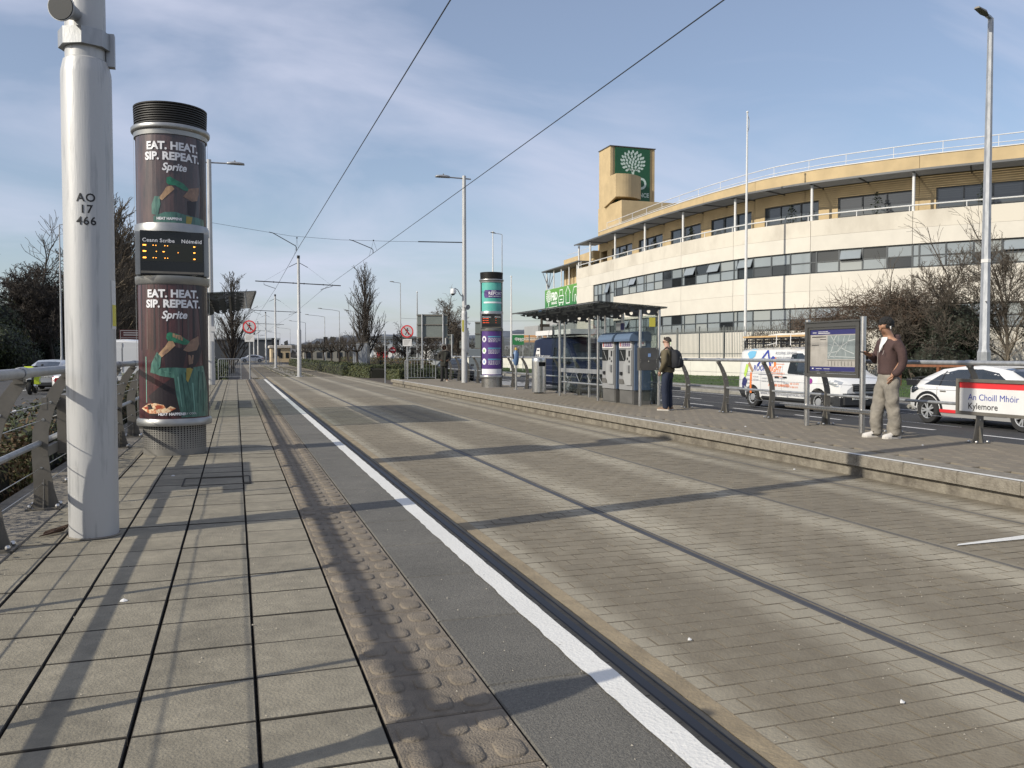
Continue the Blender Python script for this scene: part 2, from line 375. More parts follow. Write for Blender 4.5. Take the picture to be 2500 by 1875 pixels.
cm = N(t, 'ShaderNodeMix', data_type='RGBA'); t.links.new(ad.outputs[0], cm.inputs[0]); cm.inputs[6].default_value = (.180, .153, .108, 1); cm.inputs[7].default_value = (.325, .290, .218, 1)
nc = N(t, 'ShaderNodeTexNoise'); nc.inputs['Scale'].default_value = .35; nc.inputs['Detail'].default_value = 4; t.links.new(ge.outputs['Position'], nc.inputs['Vector'])
c2 = N(t, 'ShaderNodeMix', data_type='RGBA', blend_type='MULTIPLY'); c2.inputs[0].default_value = 1; t.links.new(cm.outputs[2], c2.inputs[6])
nr = N(t, 'ShaderNodeMapRange'); t.links.new(nc.outputs[0], nr.inputs[0]); nr.inputs[1].default_value = .3; nr.inputs[2].default_value = .7; nr.inputs[3].default_value = .84; nr.inputs[4].default_value = 1.12
tm = N(t, 'ShaderNodeMath', op='MULTIPLY'); t.links.new(nr.outputs[0], tm.inputs[0]); 
ta = N(t, 'ShaderNodeMapRange'); t.links.new(at.outputs['Fac'], ta.inputs[0]); ta.inputs[3].default_value = .92; ta.inputs[4].default_value = 1.06; t.links.new(ta.outputs[0], tm.inputs[1])
t.links.new(tm.outputs[0], c2.inputs[7]); t.links.new(c2.outputs[2], b.inputs['Base Color'])
nd = N(t, 'ShaderNodeTexNoise'); nd.inputs['Scale'].default_value = 60; nd.inputs['Detail'].default_value = 6; t.links.new(ge.outputs['Position'], nd.inputs['Vector'])
bp = N(t, 'ShaderNodeBump'); bp.inputs['Strength'].default_value = .5; bp.inputs['Distance'].default_value = .012; t.links.new(nd.outputs[0], bp.inputs['Height']); t.links.new(bp.outputs[0], b.inputs['Normal'])
M['sett'] = SETT
# rows of setts between the rails: nearest 300 single, the rest joined
bands = [(1.42, 1.752), (1.985, 3.255), (3.395, 5.235), (5.375, 6.635), (6.775, 7.40)]
LX, LY = .213, .142
allset = []
for (x0, x1) in bands:
    k = max(1, round((x1 - x0) / LX)); w = (x1 - x0) / k
    for j in range(int((30 - 1.2) / LY)):
        y = 1.2 + j * LY; sh = (j % 2) * w / 2
        xs = [x0] + [x0 + sh + w * i for i in range(1 if sh == 0 else 0, k + 1)] + [x1]
        xs = sorted(set(round(min(max(q, x0), x1), 4) for q in xs))
        for a, c in zip(xs[:-1], xs[1:]):
            if c - a > .05: allset.append((a, c, y + .012 * sin(a * 2.1)))
def vis(x, y): return x < (y + .25) * 1.32 + .25 and x > -1
allset = [s_ for s_ in allset if vis(s_[0], s_[2])]
allset.sort(key=lambda s_: s_[2] ** 2 + s_[0] ** 2)
tints = []
protos = {}
stuff = MB(); st_t = []
for i, (a, c, y) in enumerate(allset):
    w = c - a - .004; h = LY - .004; dz = R.uniform(-.0016, .0016) - .2762; tl = R.uniform(-.0009, .0009)
    if i < 300:
        key = round(w, 2)
        if key not in protos:
            q = MB(); q.bbox(0, w, 0, h, -.03, 0, .003); o = q.sides(.9).build('sett', ['sett', bpy.data.materials['sett joint sand']]); protos[key] = o.data
            o.data.attributes.new('tint', 'FLOAT', 'POINT'); bpy.data.objects.remove(o)
        piece(protos[key], 'sett', bed, (a, y, dz)).rotation_euler.y = tl * 3
    else:
        n0 = len(stuff.v); b_ = .003
        x1_, y1_ = a + w, y + h; z1 = dz; zz = dz - .02
        stuff.add([(a, y, zz), (x1_, y, zz), (x1_, y1_, zz), (a, y1_, zz), (a + b_, y + b_, z1 + tl), (x1_ - b_, y + b_, z1), (x1_ - b_, y1_ - b_, z1 - tl), (a + b_, y1_ - b_, z1)],
                  [(0, 1, 5, 4), (1, 2, 6, 5), (2, 3, 7, 6), (3, 0, 4, 7), (4, 5, 6, 7)])
        st_t += [R.random()] * 8
for me in protos.values():
    a_ = me.attributes['tint']; v_ = .5
    for d in a_.data: d.value = R.uniform(.35, .65)
o = stuff.sides(.9).build('sett', ['sett', bpy.data.materials['sett joint sand']], bed); tag(o, kind='stuff'); a_ = o.data.attributes.new('tint', 'FLOAT', 'POINT'); a_.data.foreach_set('value', st_t)
g = MB()
for x0, x1 in bands: g.box(x0, x1, 30, 58, -.29, -.2765); g.box(x0, x1, -8, 1.2, -.29, -.2765)
o = g.build('paving_run', 'sett', bed)
# rails, boots, concrete rail strips
for xr in (1.79, 3.30, 5.28, 6.70):
    t_ = thing('tram_rail', 'grooved tram rail %s' % {1.79: 'nearest the left platform edge', 3.30: 'second from the left platform', 5.28: 'second from the right platform', 6.70: 'nearest the right platform wall'}[xr], 'rail', (xr, 0, -.275), 0, 'grooved tram rails set in the paving')
    thin = xr > 4; a, b, c, d = (-.038, .020, .050, .060) if not thin else (-.016, .012, .024, .030)
    MB().bbox(a, b, -8, 300, -.06, .003, .006).build('rail_head', 'rail_steel' if not thin else mat('dusty rail head', (.13, .12, .10), .6, .3, var=.3, vs=2) if 'dusty rail head' not in bpy.data.materials else bpy.data.materials['dusty rail head'], t_)
    q = MB(); q.box(b, c, -8, 300, -.05, -.018); q.build('groove', 'matt_black', t_)
    q = MB(); q.bbox(c, d, -8, 300, -.05, .0, .003); q.build('guard_lip', 'rail_steel', t_)
    q = MB(); q.box(d + .0005, .096, -8, 300, -.05, -.002); q.box(-.047, a - .0005, -8, 300, -.05, -.002); q.build('boot_strip', 'sett', t_)
struct('rail_margin', MB().box(1.878, 1.983, -8, 58, -.29, -.2725), mat('tan rail margin', (.28, .225, .145), .92, var=.25, vs=4, bump=.4, bs=50))
# track beyond the paving
struct('tramway', MB().box(1.05, 7.5, 58, 330, -.9, -.33), mat('track concrete', (.20, .18, .145), .92, var=.25, vs=1, bump=.4, bs=30))
q = MB()
for k in range(70):
    for xc in (2.55, 5.99): q.box(xc - 1.15, xc + 1.15, 58.5 + k * .7, 58.75 + k * .7, -.36, -.30 if xc > 4 else -.322)
o = struct('sleepers', q, 'old_conc')
# white hatch bar painted between the second track's rails
q = MB(); q.add([(5.42, 5.18, -.2695), (6.62, 5.20, -.2695), (6.62, 5.34, -.2695), (5.48, 5.22, -.2695)], [(0, 1, 2, 3)]); struct('track_marking', q, 'white_line')

# ---- left platform
lp = MB(); lp.box(-1.90, 1.41, -6, 43.2, -.9, -.045); lp = struct('platform', lp, 'joint')
tile = MB(); tile.bbox(.0042, .3958, .0055, .3945, -.05, 0, .003); tm_ = tile.sides(.9).build('paver', ['paver', 'joint']); tile_me = tm_.data; bpy.data.objects.remove(tm_)
til2 = MB(); til2.bbox(.0055, .370, .0055, .3945, -.05, 0, .003); tm_ = til2.sides(.9).build('paver', ['paver', 'joint']); tile2_me = tm_.data; bpy.data.objects.remove(tm_)
til3 = MB(); til3.bbox(.005, .2195, .0055, .3945, -.05, 0, .003); tm_ = til3.sides(.9).build('paver', ['paver', 'joint']); tile3_me = tm_.data; bpy.data.objects.remove(tm_)
cols = [(.06, tile_me), (-.342, tile_me), (-.745, tile_me), (-1.122, tile2_me), (-1.35, tile3_me)]
rest = MB()
for j in range(-15, 108):
    y = .15 + .4 * j
    if y > 42.9: break
    for i, (x, me) in enumerate(cols):
        dz = R.uniform(-.0025, .0025); ry = R.uniform(-.003, .003)
        if 2.0 < y < 13 and -1.4 < x:
            o = piece(me, 'paver', lp, (x, y + R.uniform(-.002, .002), dz)); o.rotation_euler = (R.uniform(-.003, .003), ry, R.uniform(-.004, .004))
        else:
            w = {0: .392, 1: .392, 2: .392, 3: .367, 4: .217}[i]; rest.bbox(x + .0055, x + w + .0015, y + .0055, y + .3945, -.05, dz, .003)
tag(rest.sides(.9).build('paver', ['paver_far', 'joint'], lp), kind='stuff')
# tactile tiles: 3 x 2 rounded lozenges on each
tt = MB(); tt.bbox(.004, .420, .004, .396, -.05, 0, .005)
for i in range(3):
    for j in range(2):
        cx = .075 + i * .136; cy = .10 + j * .2; rings = []
        for rr, zz in ((1.0, -.002), (.93, .0055), (.84, .0078), (.5, .0085)):
            P = rrect(-.049, .049, -.066, .066, .036, 3); rings.append([(cx + px * (rr - .0), cy + py * (rr if rr > .9 else rr + .02), zz) for px, py in P])
        tt.loft(rings)
q = tt.sides(.12).build('tactile_paver', ['tactile', 'joint'], None, 28); tac_me = q.data; bpy.data.objects.remove(q)
for j in range(-4, 107):
    y = -.01 + .4 * j
    if y < 42.9: piece(tac_me, 'tactile_paver', lp, (.464, y, R.uniform(-.0015, .0015)))
gr = MB(); gr.bbox(.003, .52, .004, .796, -.2, 0, .006); gr.sides(); q = gr.build('edge_slab', ['granite', 'joint']); gr_me = q.data; bpy.data.objects.remove(q)
for j in range(-4, 54):
    y = .6 + .8 * j
    if y < 42.7: piece(gr_me, 'edge_slab', lp, (.889, y, R.uniform(-.001, .001)))
# painted white edge line with worn, slightly wandering sides
q = MB(); vs_ = []; n = 420
for i in range(n + 1):
    y = -3 + 46 * (i / n) ** 1.6; vs_ += [(1.288 + R.uniform(-.005, .005), y, .0042), (1.404 + R.uniform(-.002, .003), y, .0042)]
q.add(vs_, [(2 * i, 2 * i + 1, 2 * i + 3, 2 * i + 2) for i in range(n)]); struct('edge_line', q, 'white_line')
q = MB(); q.add([(.30, 42.86, .0042), (1.29, 42.86, .0042), (1.29, 42.98, .0042), (.30, 42.98, .0042)], [(0, 1, 2, 3)]); struct('edge_line', q, 'white_line')
q = MB(); q.bbox(-1.90, -1.356, -6, 43.2, -.05, -.002, .01); struct('fence_plinth', q, 'edge_conc')
q = MB(); q.box(1.413, 1.425, -6, 43.2, -.275, -.21); struct('platform_face', q, 'old_conc')
# inspection cover let into the pavers
t_ = thing('inspection_cover', 'recessed paver tray cover in the left platform in front of the advertising column', 'cover', (-.17, 8.72, 0))
q = MB()
for a in ((-.33, .30, -.27, -.255), (-.33, .30, .255, .27), (-.33, -.315, -.255, .255), (.285, .30, -.255, .255)): q.box(*a, -.02, .0055)
q.build('frame', 'joint', t_)

# ---- right platform: coping with white nosing, undercut wall
rp = MB(); rp.box(7.345, 10.28, -6, 41.1, -.9, -.03); rp = struct('platform', rp, 'old_conc')
q = MB()
for j in range(62):
    y = -6 + .763 * j
    q.bbox(7.28, 7.72, y + .003, y + .760, -.135, R.uniform(-.0015, .0015), .012)
tag(q.build('coping_slab', mat('coping concrete', (.26, .235, .19), .92, col2=(.16, .14, .11), vs=12, bump=.8, bs=50), rp), kind='stuff')
vs_ = []
for i in range(241):
    y = -6 + 47.1 * i / 240; vs_ += [(7.292, y, .0045), (7.372 + R.uniform(-.006, .006), y, .0045)]
q = MB(); q.add(vs_, [(2 * i, 2 * i + 1, 2 * i + 3, 2 * i + 2) for i in range(240)]); struct('edge_line', q, 'white_line')
# small blocks over the right platform
rest = MB(); tn = 0
for j in range(235):
    y = 2 + j * .2
    if y > 40.9: break
    nx = 12
    for i in range(nx):
        w = (10.28 - 7.725) / nx; x = 7.725 + w * i + (w / 2 if j % 2 and i < nx - 1 else 0)
        if y < 22 or True: rest.bbox(x + .003, x + w - .003, y + .003, y + .197, -.03, R.uniform(-.002, .002), .005)
tag(rest.build('paver', mat('block paving', (.205, .176, .132), .9, col2=(.168, .145, .112), vs=2.2, bump=.4, bs=70), rp), kind='stuff')
q = MB(); q.box(10.285, 10.30, -6, 41.1, -.47, -.01); struct('platform_face', q, 'edge_conc')
# ================================================================== poles of the stop
def tram_pole(loc, label, r0, r1, zs, ztop, arm, extras=True, lamp=True):
    t_ = thing('tram_pole', label, 'pole', loc, 0, 'lamp poles of the tram stop')
    q = MB(); q.lathe([(r0, 0), (r0, zs - .08), (r0 * .985, zs - .05), (r1 + .012, zs + .02), (r1, zs + .03), (r1, zs + .05), (r1 * .82, ztop), (0, ztop)], 48); q.build('shaft', 'galv_pole', t_, True)
    q = MB(); q.lathe([(r0 + .004, 0), (r0 + .014, .004), (r0 + .004, .012)], 40); q.build('base_joint', 'edge_conc', t_)
    if lamp:
        s_ = 1 if arm > 0 else -1
        q = MB(); q.tube([(-s_ * .3, 0, ztop - .12), (s_ * abs(arm) * .55, 0, ztop - .10)], .03, 8); q.build('arm', 'galv', t_, True)
        x0 = s_ * abs(arm) * .5; x1 = s_ * abs(arm)
        q = MB(); rings = []
        for u, w, h in ((0, .05, .04), (.08, .10, .07), (.35, .14, .09), (.7, .16, .08), (.95, .13, .05), (1., .07, .03)):
            x = x0 + (x1 - x0) * u; zc = ztop - .1
            rings.append([(x, w * cos(a), zc + (h * sin(a) if sin(a) > 0 else .04 * sin(a))) for a in [2 * pi * i / 10 for i in range(10)]])
        q.loft(rings); q.build('luminaire', 'galv', t_, 50)
        q = MB(); q.ball((x0 + (x1 - x0) * .45, 0, ztop + .01), .03, 8, 5); q.build('photocell', 'grey_steel', t_)
    return t_
P1 = tram_pole((-.94, 6.37, 0), 'thick scuffed grey pole stencilled AO 17 466 standing closest on the left platform', .157, .127, 3.2, 9.0, 1.3)
# stencilled code, wrapped on the pole towards the camera
def on_cyl(r, th0, cx=0, cy=0):
    return lambda u, v: (cx + r * cos(th0 + u / r), cy + r * sin(th0 + u / r), v)
q = MB(); th = atan2(-6.37, .94) + .0
for s_, z in (('AO', 2.262), ('17', 2.186), ('466', 2.108)):
    put_text(q, s_, .076, lambda u, v, z=z: on_cyl(.1592, th - .09)(u, v + z), bold=.0014, align='CENTER', space=1.12)
q.build('stencil', 'ink', P1)
q = MB(); a0 = th + .96
for i in range(6): pass
q.cm = 0; q.add([on_cyl(.159, a0)(u, v) for u, v in [(i * .035, z) for i in range(6) for z in (1.42, 1.75)]], [(2 * i, 2 * i + 2, 2 * i + 3, 2 * i + 1) for i in range(5)])
q.cm = 1; q.add([on_cyl(.1597, a0)(u, v) for u, v in [(.008 + i * .032, z) for i in range(6) for z in (1.44, 1.585)]], [(2 * i, 2 * i + 2, 2 * i + 3, 2 * i + 1) for i in range(5)])
q.cm = 2; q.add([on_cyl(.1597, a0)(u, v) for u, v in [(.02, 1.60), (.15, 1.60), (.085, 1.72)]], [(0, 1, 2)])
q.build('warning_sticker', ['white_matt', mat('faded yellow sticker', (.62, .55, .08), .6), 'ink'], P1)
q = MB(); r = .175   # clamp collar, loudspeaker facing front-left
q.lathe([(.130, 3.30), (.168, 3.30), (.168, 3.41), (.130, 3.41)], 8); q.box(.13, .18, -.03, .03, 3.2, 3.42); q.build('clamp', 'galv', P1)
d = Vector((-.36, -.90, -.10)).normalized(); c0 = Vector((-.04, -.13, 3.49)); q = MB()
q.tube([c0, c0 + d * .10, c0 + d * .15, c0 + d * .16], [.04, .06, .088, .088], 28); q.build('loudspeaker_horn', 'galv', P1, 50)
q = MB(); q.tube([c0 + d * .161, c0 + d * .166], [.083, .080], 28); q.build('speaker_grille', mat('dark speaker mesh', (.035, .037, .038), .6), P1)
P2 = tram_pole((-.92, 35.9, 0), 'grey lamp pole rising behind the shelter roof on the left platform', .13, .105, 3.1, 9.0, 1.35)
q = MB(); q.box(.0, .16, -.14, -.132, 2.15, 2.35); q.box(-.04, .1, -.14, -.132, 1.75, 2.1); q.build('notice', 'white_matt', P2)
P3 = tram_pole((9.36, 35.0, 0), 'grey lamp pole with a dome camera beside the hooded person', .125, .098, 3.06, 8.85, -1.25)
q = MB(); q.tube([(-.09, 0, 3.72), (-.18, -.02, 3.78), (-.3, -.05, 3.98), (-.42, -.08, 4.05), (-.5, -.1, 4.02)], .02, 6)
q.build('camera_bracket', 'galv', P3); q = MB(); q.lathe([(.0, 4.03), (.08, 4.03), (.115, 3.97), (.115, 3.86), (.12, 3.82), (.09, 3.82)], 16, (-.52, -.1)); q.build('dome_camera', 'white', P3, 50)
q = MB(); q.ball((-.52, -.1, 3.82), .085, 12, 6); q.build('camera_dome', 'black', P3, True)
q = MB(); q.tube([(.0, -.1, 3.28), (.05, -.22, 3.26), (.08, -.3, 3.24)], [.05, .07, .115], 14); q.build('loudspeaker_horn', 'galv', P3)
q = MB(); q.box(.05, .17, -.145, -.06, 1.3, 2.25); q.build('junction_box', 'galv', P3)
q = MB(); q.box(-.128, -.05, -.118, -.105, 2.2, 2.7); q.build('warning_sticker', bpy.data.materials['faded yellow sticker'], P3)

# ================================================================== advertising columns
def column(loc, label, facing):
    t_ = thing('advertising_column', label, 'advert column', loc, 0, 'round advertising columns with departure displays')
    t_.rotation_euler.z = facing   # local -Y looks at the viewer
    q = MB(); q.lathe([(.372, 0), (.372, .385)], 64); q.build('base_drum', 'steel' if loc[0] > 5 else mat('grey base drum', (.25, .24, .22), .45, .5, var=.15, vs=6), t_, True)
    q = MB()
    if loc[0] < 5:   # pierced holes as shallow dark dimples ringed round the drum
        for i in range(-15, 16):
            for k in range(11):
                a = -pi / 2 + i * .098; z = .352 - k * .0265; rr = .0108 * (1 - .045 * k)
                q.add([(.3733 * cos(a + dx / .372), .3733 * sin(a + dx / .372), z + dz) for dx, dz in circ(0, 0, rr, 8)], [tuple(range(8))])
        q.build('perforation', 'matt_black', t_)
        tag(t_.children[-1] if False else q_last(t_), kind='stuff')
    else:
        for i in range(60):
            a = 2 * pi * i / 60; q.box(.371, .377, -.008, .008, .02, .37)
            for v_ in range(len(q.v) - 8, len(q.v)):
                x, y, z = q.v[v_]; q.v[v_] = (x * cos(a) - y * sin(a), x * sin(a) + y * cos(a), z)
        tag(q.build('fluting', 'grey_steel', t_), kind='stuff')
    g_ = 'column_frame'
    q = MB(); R0 = .428
    q.lathe([(.36, .365), (.442, .365), (.445, .375), (.445, .43), (R0, .455), (.36, .455)], 64)
    q.lathe([(.36, 2.10), (R0 - .004, 2.10), (R0 + .008, 2.12), (R0 + .010, 2.20), (.36, 2.21)], 64)
    q.lathe([(.36, 2.735), (R0 + .010, 2.735), (R0 + .010, 2.81), (R0 - .003, 2.84), (.36, 2.84)], 64)
    q.lathe([(.36, 3.90), (R0, 3.905), (R0 + .004, 3.96), (.455, 3.972), (.462, 3.985), (.462, 4.02), (.455, 4.03), (.37, 4.03)], 64)
    for a in (-pi / 2 - 1.47, -pi / 2 + 1.47, pi / 2):
        for z0, z1 in ((.455, 2.10), (2.84, 3.90)): q.lathe([(R0 - .03, z0), (R0 + .002, z0), (R0 + .002, z1), (R0 - .03, z1)], 6, (0, 0), a - .07, a + .07)
    q.build(g_, mat('column frame metal', (.34, .34, .33), .36, .75, var=.15, vs=5), t_, True)
    q = MB(); q.lathe([(.405, 2.21), (.405, 2.735)], 48, (0, 0), -pi / 2 + 1.25, 1.5 * pi - 1.25); q.build('column_back', 'column frame metal' if 0 else bpy.data.materials['column frame metal'], t_, True)
    q = MB()
    q.lathe([(.39, 4.03), (.405, 4.035)], 48)
    for k in range(8): q.lathe([(.405, 4.045 + k * .028), (.424 + k * .001, 4.05 + k * .028), (.424 + k * .001, 4.062 + k * .028), (.405, 4.066 + k * .028)], 48)
    q.lathe([(.405, 4.03), (.405, 4.27), (.43, 4.275), (.432, 4.29), (0, 4.295)], 48); q.build('louvred_cap', mat('black vent cap', (.018, .016, .013), .5), t_, 30)
    return t_
def q_last(p): return [o for o in C.objects if o.parent == p][-1]
def poster_fn(z0, off, r=.414):
    return lambda u, v: ((r + off) * cos(-pi / 2 + u), (r + off) * sin(-pi / 2 + u), z0 + v)
def wrap(mb, poly, off, r=.414):    # poly in (angle, z)
    for P in strips(poly, .12):
        mb.add([((r + off) * cos(-pi / 2 + u), (r + off) * sin(-pi / 2 + u), v) for u, v in P], [tuple(range(len(P)))])
def flat(x, half=.97): return asin(max(-.995, min(.995, x * half)))   # sideways fraction of the drum -> angle
PS = dict(
 curtain=mat('printed maroon drape', (.085, .026, .028), .3, col2=(.030, .014, .018), vs=5, stretch=(3.2, 3.2, .5), coat=.3),
 curtain2=mat('sun bleached maroon drape', (.105, .062, .058), .3, col2=(.042, .036, .038), vs=5, stretch=(3.2, 3.2, .5), coat=.3),
 green=mat('printed jade cloth', (.085, .21, .165), .35, col2=(.02, .075, .062), vs=9, stretch=(2.5, 2.5, .6), coat=.3), bottle=mat('printed bottle green', (.015, .16, .085), .3, var=.4, vs=20, coat=.3), skin=mat('printed skin', (.38, .24, .14), .35, var=.3, vs=15), skin2=mat('printed skin shade', (.26, .16, .11), .35, var=.3, vs=15),
 yellow=mat('printed yellow cloth', (.36, .28, .06), .35, var=.25, vs=12), food=mat('printed bread', (.72, .56, .36), .35, col2=(.45, .13, .05), vs=22, thr=(.42, .55)), basket=mat('printed basket', (.03, .02, .02), .4), lettering=mat('poster lettering', (.72, .72, .74), .35), dark=mat('printed shadow', (.022, .016, .020), .35), fold=mat('printed cloth shade', (.022, .075, .06), .35), glint=mat('printed cloth light', (.17, .34, .28), .35), red=mat('printed sauce', (.30, .06, .03), .35))
def ad_poster(t_, z0, z1, upper):
    cx, hw = 478., 325.; sc = .005 / 3.77
    def P(px): return [(flat((x - cx) / hw), (1113 - (680 + y / 3.77)) * .005 + (z0 - .455)) for x, y in px]
    def Pu(px): return [(flat((x - 557.) / 405.), (1113 - (240 + y / 4.608)) * .005) for x, y in px]
    q = MB(); wrap(q, rect(-1.40, 1.40, z0, z1), 0); q.build('poster', PS['curtain2' if upper else 'curtain'], t_, True); po = q_last(t_)
    if upper:
        S_ = [('dark', .002, [(850, 430), (945, 470), (945, 1460), (870, 1440), (900, 1000)]),
              ('bottle', .004, [(498, 960), (505, 905), (545, 895), (600, 925), (690, 960), (750, 1010), (740, 1040), (690, 1035), (600, 990), (520, 985)]),
              ('skin', .004, [(500, 1010), (560, 995), (590, 1030), (530, 1085), (450, 1160), (405, 1140), (450, 1090)]),
              ('green', .004, [(330, 1210), (365, 1115), (420, 1120), (430, 1200), (400, 1330), (330, 1310)]),
              ('skin2', .004, [(685, 1105), (740, 1040), (750, 1010), (870, 975), (870, 1040), (850, 1130), (790, 1150)]),
              ('dark', .003, [(735, 1150), (840, 1130), (820, 1330), (740, 1300)]),
              ('green', .004, [(350, 1340), (480, 1290), (600, 1285), (720, 1310), (920, 1330), (935, 1440), (800, 1430), (600, 1405), (350, 1400)]),
              ('yellow', .006, [(720, 1320), (790, 1325), (770, 1420), (715, 1400)])]
        f = Pu
    else:
        S_ = [('dark', .002, [(690, 45), (790, 60), (800, 1280), (770, 1275), (745, 700)]),
              ('dark', .002, [(380, 620), (600, 640), (560, 830), (400, 830)]), ('dark', .002, [(240, 1080), (470, 900), (520, 1270), (300, 1180)]),
              ('bottle', .004, [(410, 545), (416, 505), (440, 490), (520, 510), (560, 535), (625, 575), (605, 603), (565, 605), (520, 590), (430, 575)]),
              ('skin', .005, [(430, 573), (470, 572), (492, 612), (440, 662), (368, 722), (338, 690), (400, 620)]),
              ('skin', .005, [(510, 515), (545, 520), (560, 545), (520, 540)]),
              ('green', .004, [(325, 670), (362, 718), (352, 810), (300, 872), (262, 860), (272, 780)]),
              ('skin2', .004, [(562, 655), (622, 578), (640, 560), (706, 522), (712, 600), (690, 662), (630, 680)]),
              ('dark', .005, [(600, 675), (690, 655), (712, 600), (740, 640), (700, 760), (650, 830), (605, 815), (615, 740)]),
              ('skin2', .006, [(608, 700), (660, 700), (650, 780), (612, 790)]),
              ('green', .003, [(285, 862), (360, 818), (480, 815), (600, 822), (750, 800), (770, 900), (790, 1050), (795, 1278), (540, 1278), (492, 1060), (476, 912), (350, 892)]),
              ('yellow', .005, [(590, 822), (656, 815), (604, 955), (586, 930)]),
              ('food', .005, [(178, 1195), (240, 1150), (300, 1142), (380, 1160), (400, 1195), (440, 1170), (492, 1192), (410, 1235), (250, 1240)]),
              ('basket', .004, [(185, 1200), (410, 1225), (390, 1255), (260, 1262)])]
        f = P
    if not upper:   # drape folds and shirt creases
        for k, x in enumerate((185, 235, 300, 345, 420, 520, 560, 610, 660)): S_.insert(0, ('curtain2' if k % 2 else 'dark', .0012, [(x, 45), (x + 9, 45), (x + 4 + 6 * (k % 3), 640), (x - 6, 660)]))
        for k, (a, b, c, d) in enumerate(((505, 900, 540, 1180), (540, 880, 590, 1250), (575, 860, 620, 1100), (640, 960, 660, 1240), (700, 850, 690, 1150), (735, 860, 745, 1230), (380, 850, 450, 862), (300, 720, 335, 800), (318, 690, 342, 730))): S_.append(('fold' if k % 3 else 'glint', .0045, [(a, b), (a + 12, b), (c + 7, d), (c, d)]))
        for k in range(4): S_.append(('skin', .006, [(470 + 24 * k, 500 + 12 * k), (490 + 24 * k, 506 + 12 * k), (486 + 24 * k, 540 + 10 * k), (468 + 24 * k, 534 + 10 * k)]))
        S_ += [('skin2', .007, [(372, 690), (420, 640), (430, 655), (384, 706)]), ('basket', .0065, [(230, 1165), (262, 1150), (280, 1196), (240, 1204)]), ('red', .0068, [(300, 1170), (352, 1160), (360, 1190), (318, 1200)]), ('red', .0068, [(205, 1180), (240, 1172), (236, 1198), (206, 1202)]), ('glint', .002, [(218, 715), (226, 715), (226, 1140), (220, 1140)])]
    for mname, off, px in S_:
        q = MB(); wrap(q, f(px), off); q.build('print_shape', PS[mname], po)
    q = MB()
    def tx(s_, xm, y, size, off=.008, **kw):
        if upper: a0 = flat((xm - 557.) / 405.); z = (1113 - (240 + y / 4.608)) * .005
        else: a0 = flat((xm - cx) / hw); z = (1113 - (680 + y / 3.77)) * .005
        r = .414 + off; put_text(q, s_, size, lambda u, v: (r * cos(-pi / 2 + a0 + u / r), r * sin(-pi / 2 + a0 + u / r), z + v), align='CENTER', **kw)
    if upper:
        tx('EAT. HEAT.', 575, 594, .128, bold=.0055, sx=1.0); tx('SIP. REPEAT.', 575, 708, .128, bold=.0055, sx=1.0); tx('Sprite', 590, 826, .125, bold=.0035, shear=.25, sx=.95); tx('HEAT HAPPENS', 525, 1375, .042, bold=.002)
    else:
        tx('EAT. HEAT.', 477, 170, .128, bold=.0055, sx=1.0); tx('SIP. REPEAT.', 480, 262, .128, bold=.0055, sx=1.0); tx('Sprite', 486, 364, .13, bold=.0035, shear=.25, sx=.95)
        tx('HEAT HAPPENS', 450, 1256, .046, bold=.002); tx('STAY COOL', 612, 1252, .036)
    q.build('lettering', PS['lettering'], po)
def display(t_, irish):
    q = MB(); q.box(-.36, .36, -.405, -.30, 2.212, 2.734); q.build('display_case', mat('display black', (.010, .011, .011), .25), t_); d_ = q_last(t_)
    q = MB()
    for sx_ in (-1, 1): q.box(min(sx_ * .36, sx_ * .42), max(sx_ * .36, sx_ * .42), -.30, -.1, 2.212, 2.734)
    q.build('display_cheek', bpy.data.materials['column frame metal'], t_)
    q = MB(); F = lambda u, v: (u, -.4075, v)
    put_text(q, 'Ceann Scríbe' if irish else 'Destination', .062, lambda u, v: F(u - .335, v + 2.60), bold=.0012, space=1.08)
    put_text(q, 'Nóiméid' if irish else 'Minutes', .062, lambda u, v: F(u + .335, v + 2.60), bold=.0012, align='RIGHT', space=1.08); q.build('heading', 'lettering' if 0 else PS['lettering'], d_)
    q = MB(); q.box(-.345, .345, -.4066, -.405, 2.37, 2.585); q.build('led_panel', mat('led panel', (.016, .018, .012), .5), d_)
    q = MB(); m_ = 'amber' if irish else 'redled'
    def dash(x0, x1, z, h=.016): q.add([(x0, -.4085, z - h), (x1, -.4085, z - h), (x1 + .006, -.4085, z), (x1, -.4085, z + h * .6), (x0, -.4085, z + h * .6)], [(0, 1, 2, 3, 4)])
    for k, z in enumerate((2.56, 2.487, 2.41)):
        if irish:
            dash(-.33, -.296, z, .010)
            for x in ((-.22, -.19, -.09, -.06) if k != 1 else (-.185, -.11)): dash(x, x + (.007 if k != 1 or x < -.15 else .02), z, .006)
            dash(.238, .256, z, .008)
            if k == 1: dash(.06, .064, z - .006, .006)
        else:
            x = -.32
            for w in ((.06, .02, .09), (.06, .02, .09), (.10, .06, .03))[k]: dash(x, x + w, z, .007); x += w + .02
            dash(.16, .176, z, .007)
    q.build('led_dots', m_, d_)
    q = MB(); q.box(-.355, .355, -.409, -.4056, 2.224, 2.25); q.build('display_sill', 'grey_steel', d_)
C1 = column((-.74, 11.43, 0), 'advertising column with brown drink posters reading EAT. HEAT. on the left platform', atan2(.74, 11.43) * 1.0)
ad_poster(C1, .455, 2.10, False); ad_poster(C1, 2.84, 3.905, True); display(C1, True)
C2 = column((9.16, 30.3, 0), 'advertising column with teal and purple posters on the right platform', -.30)
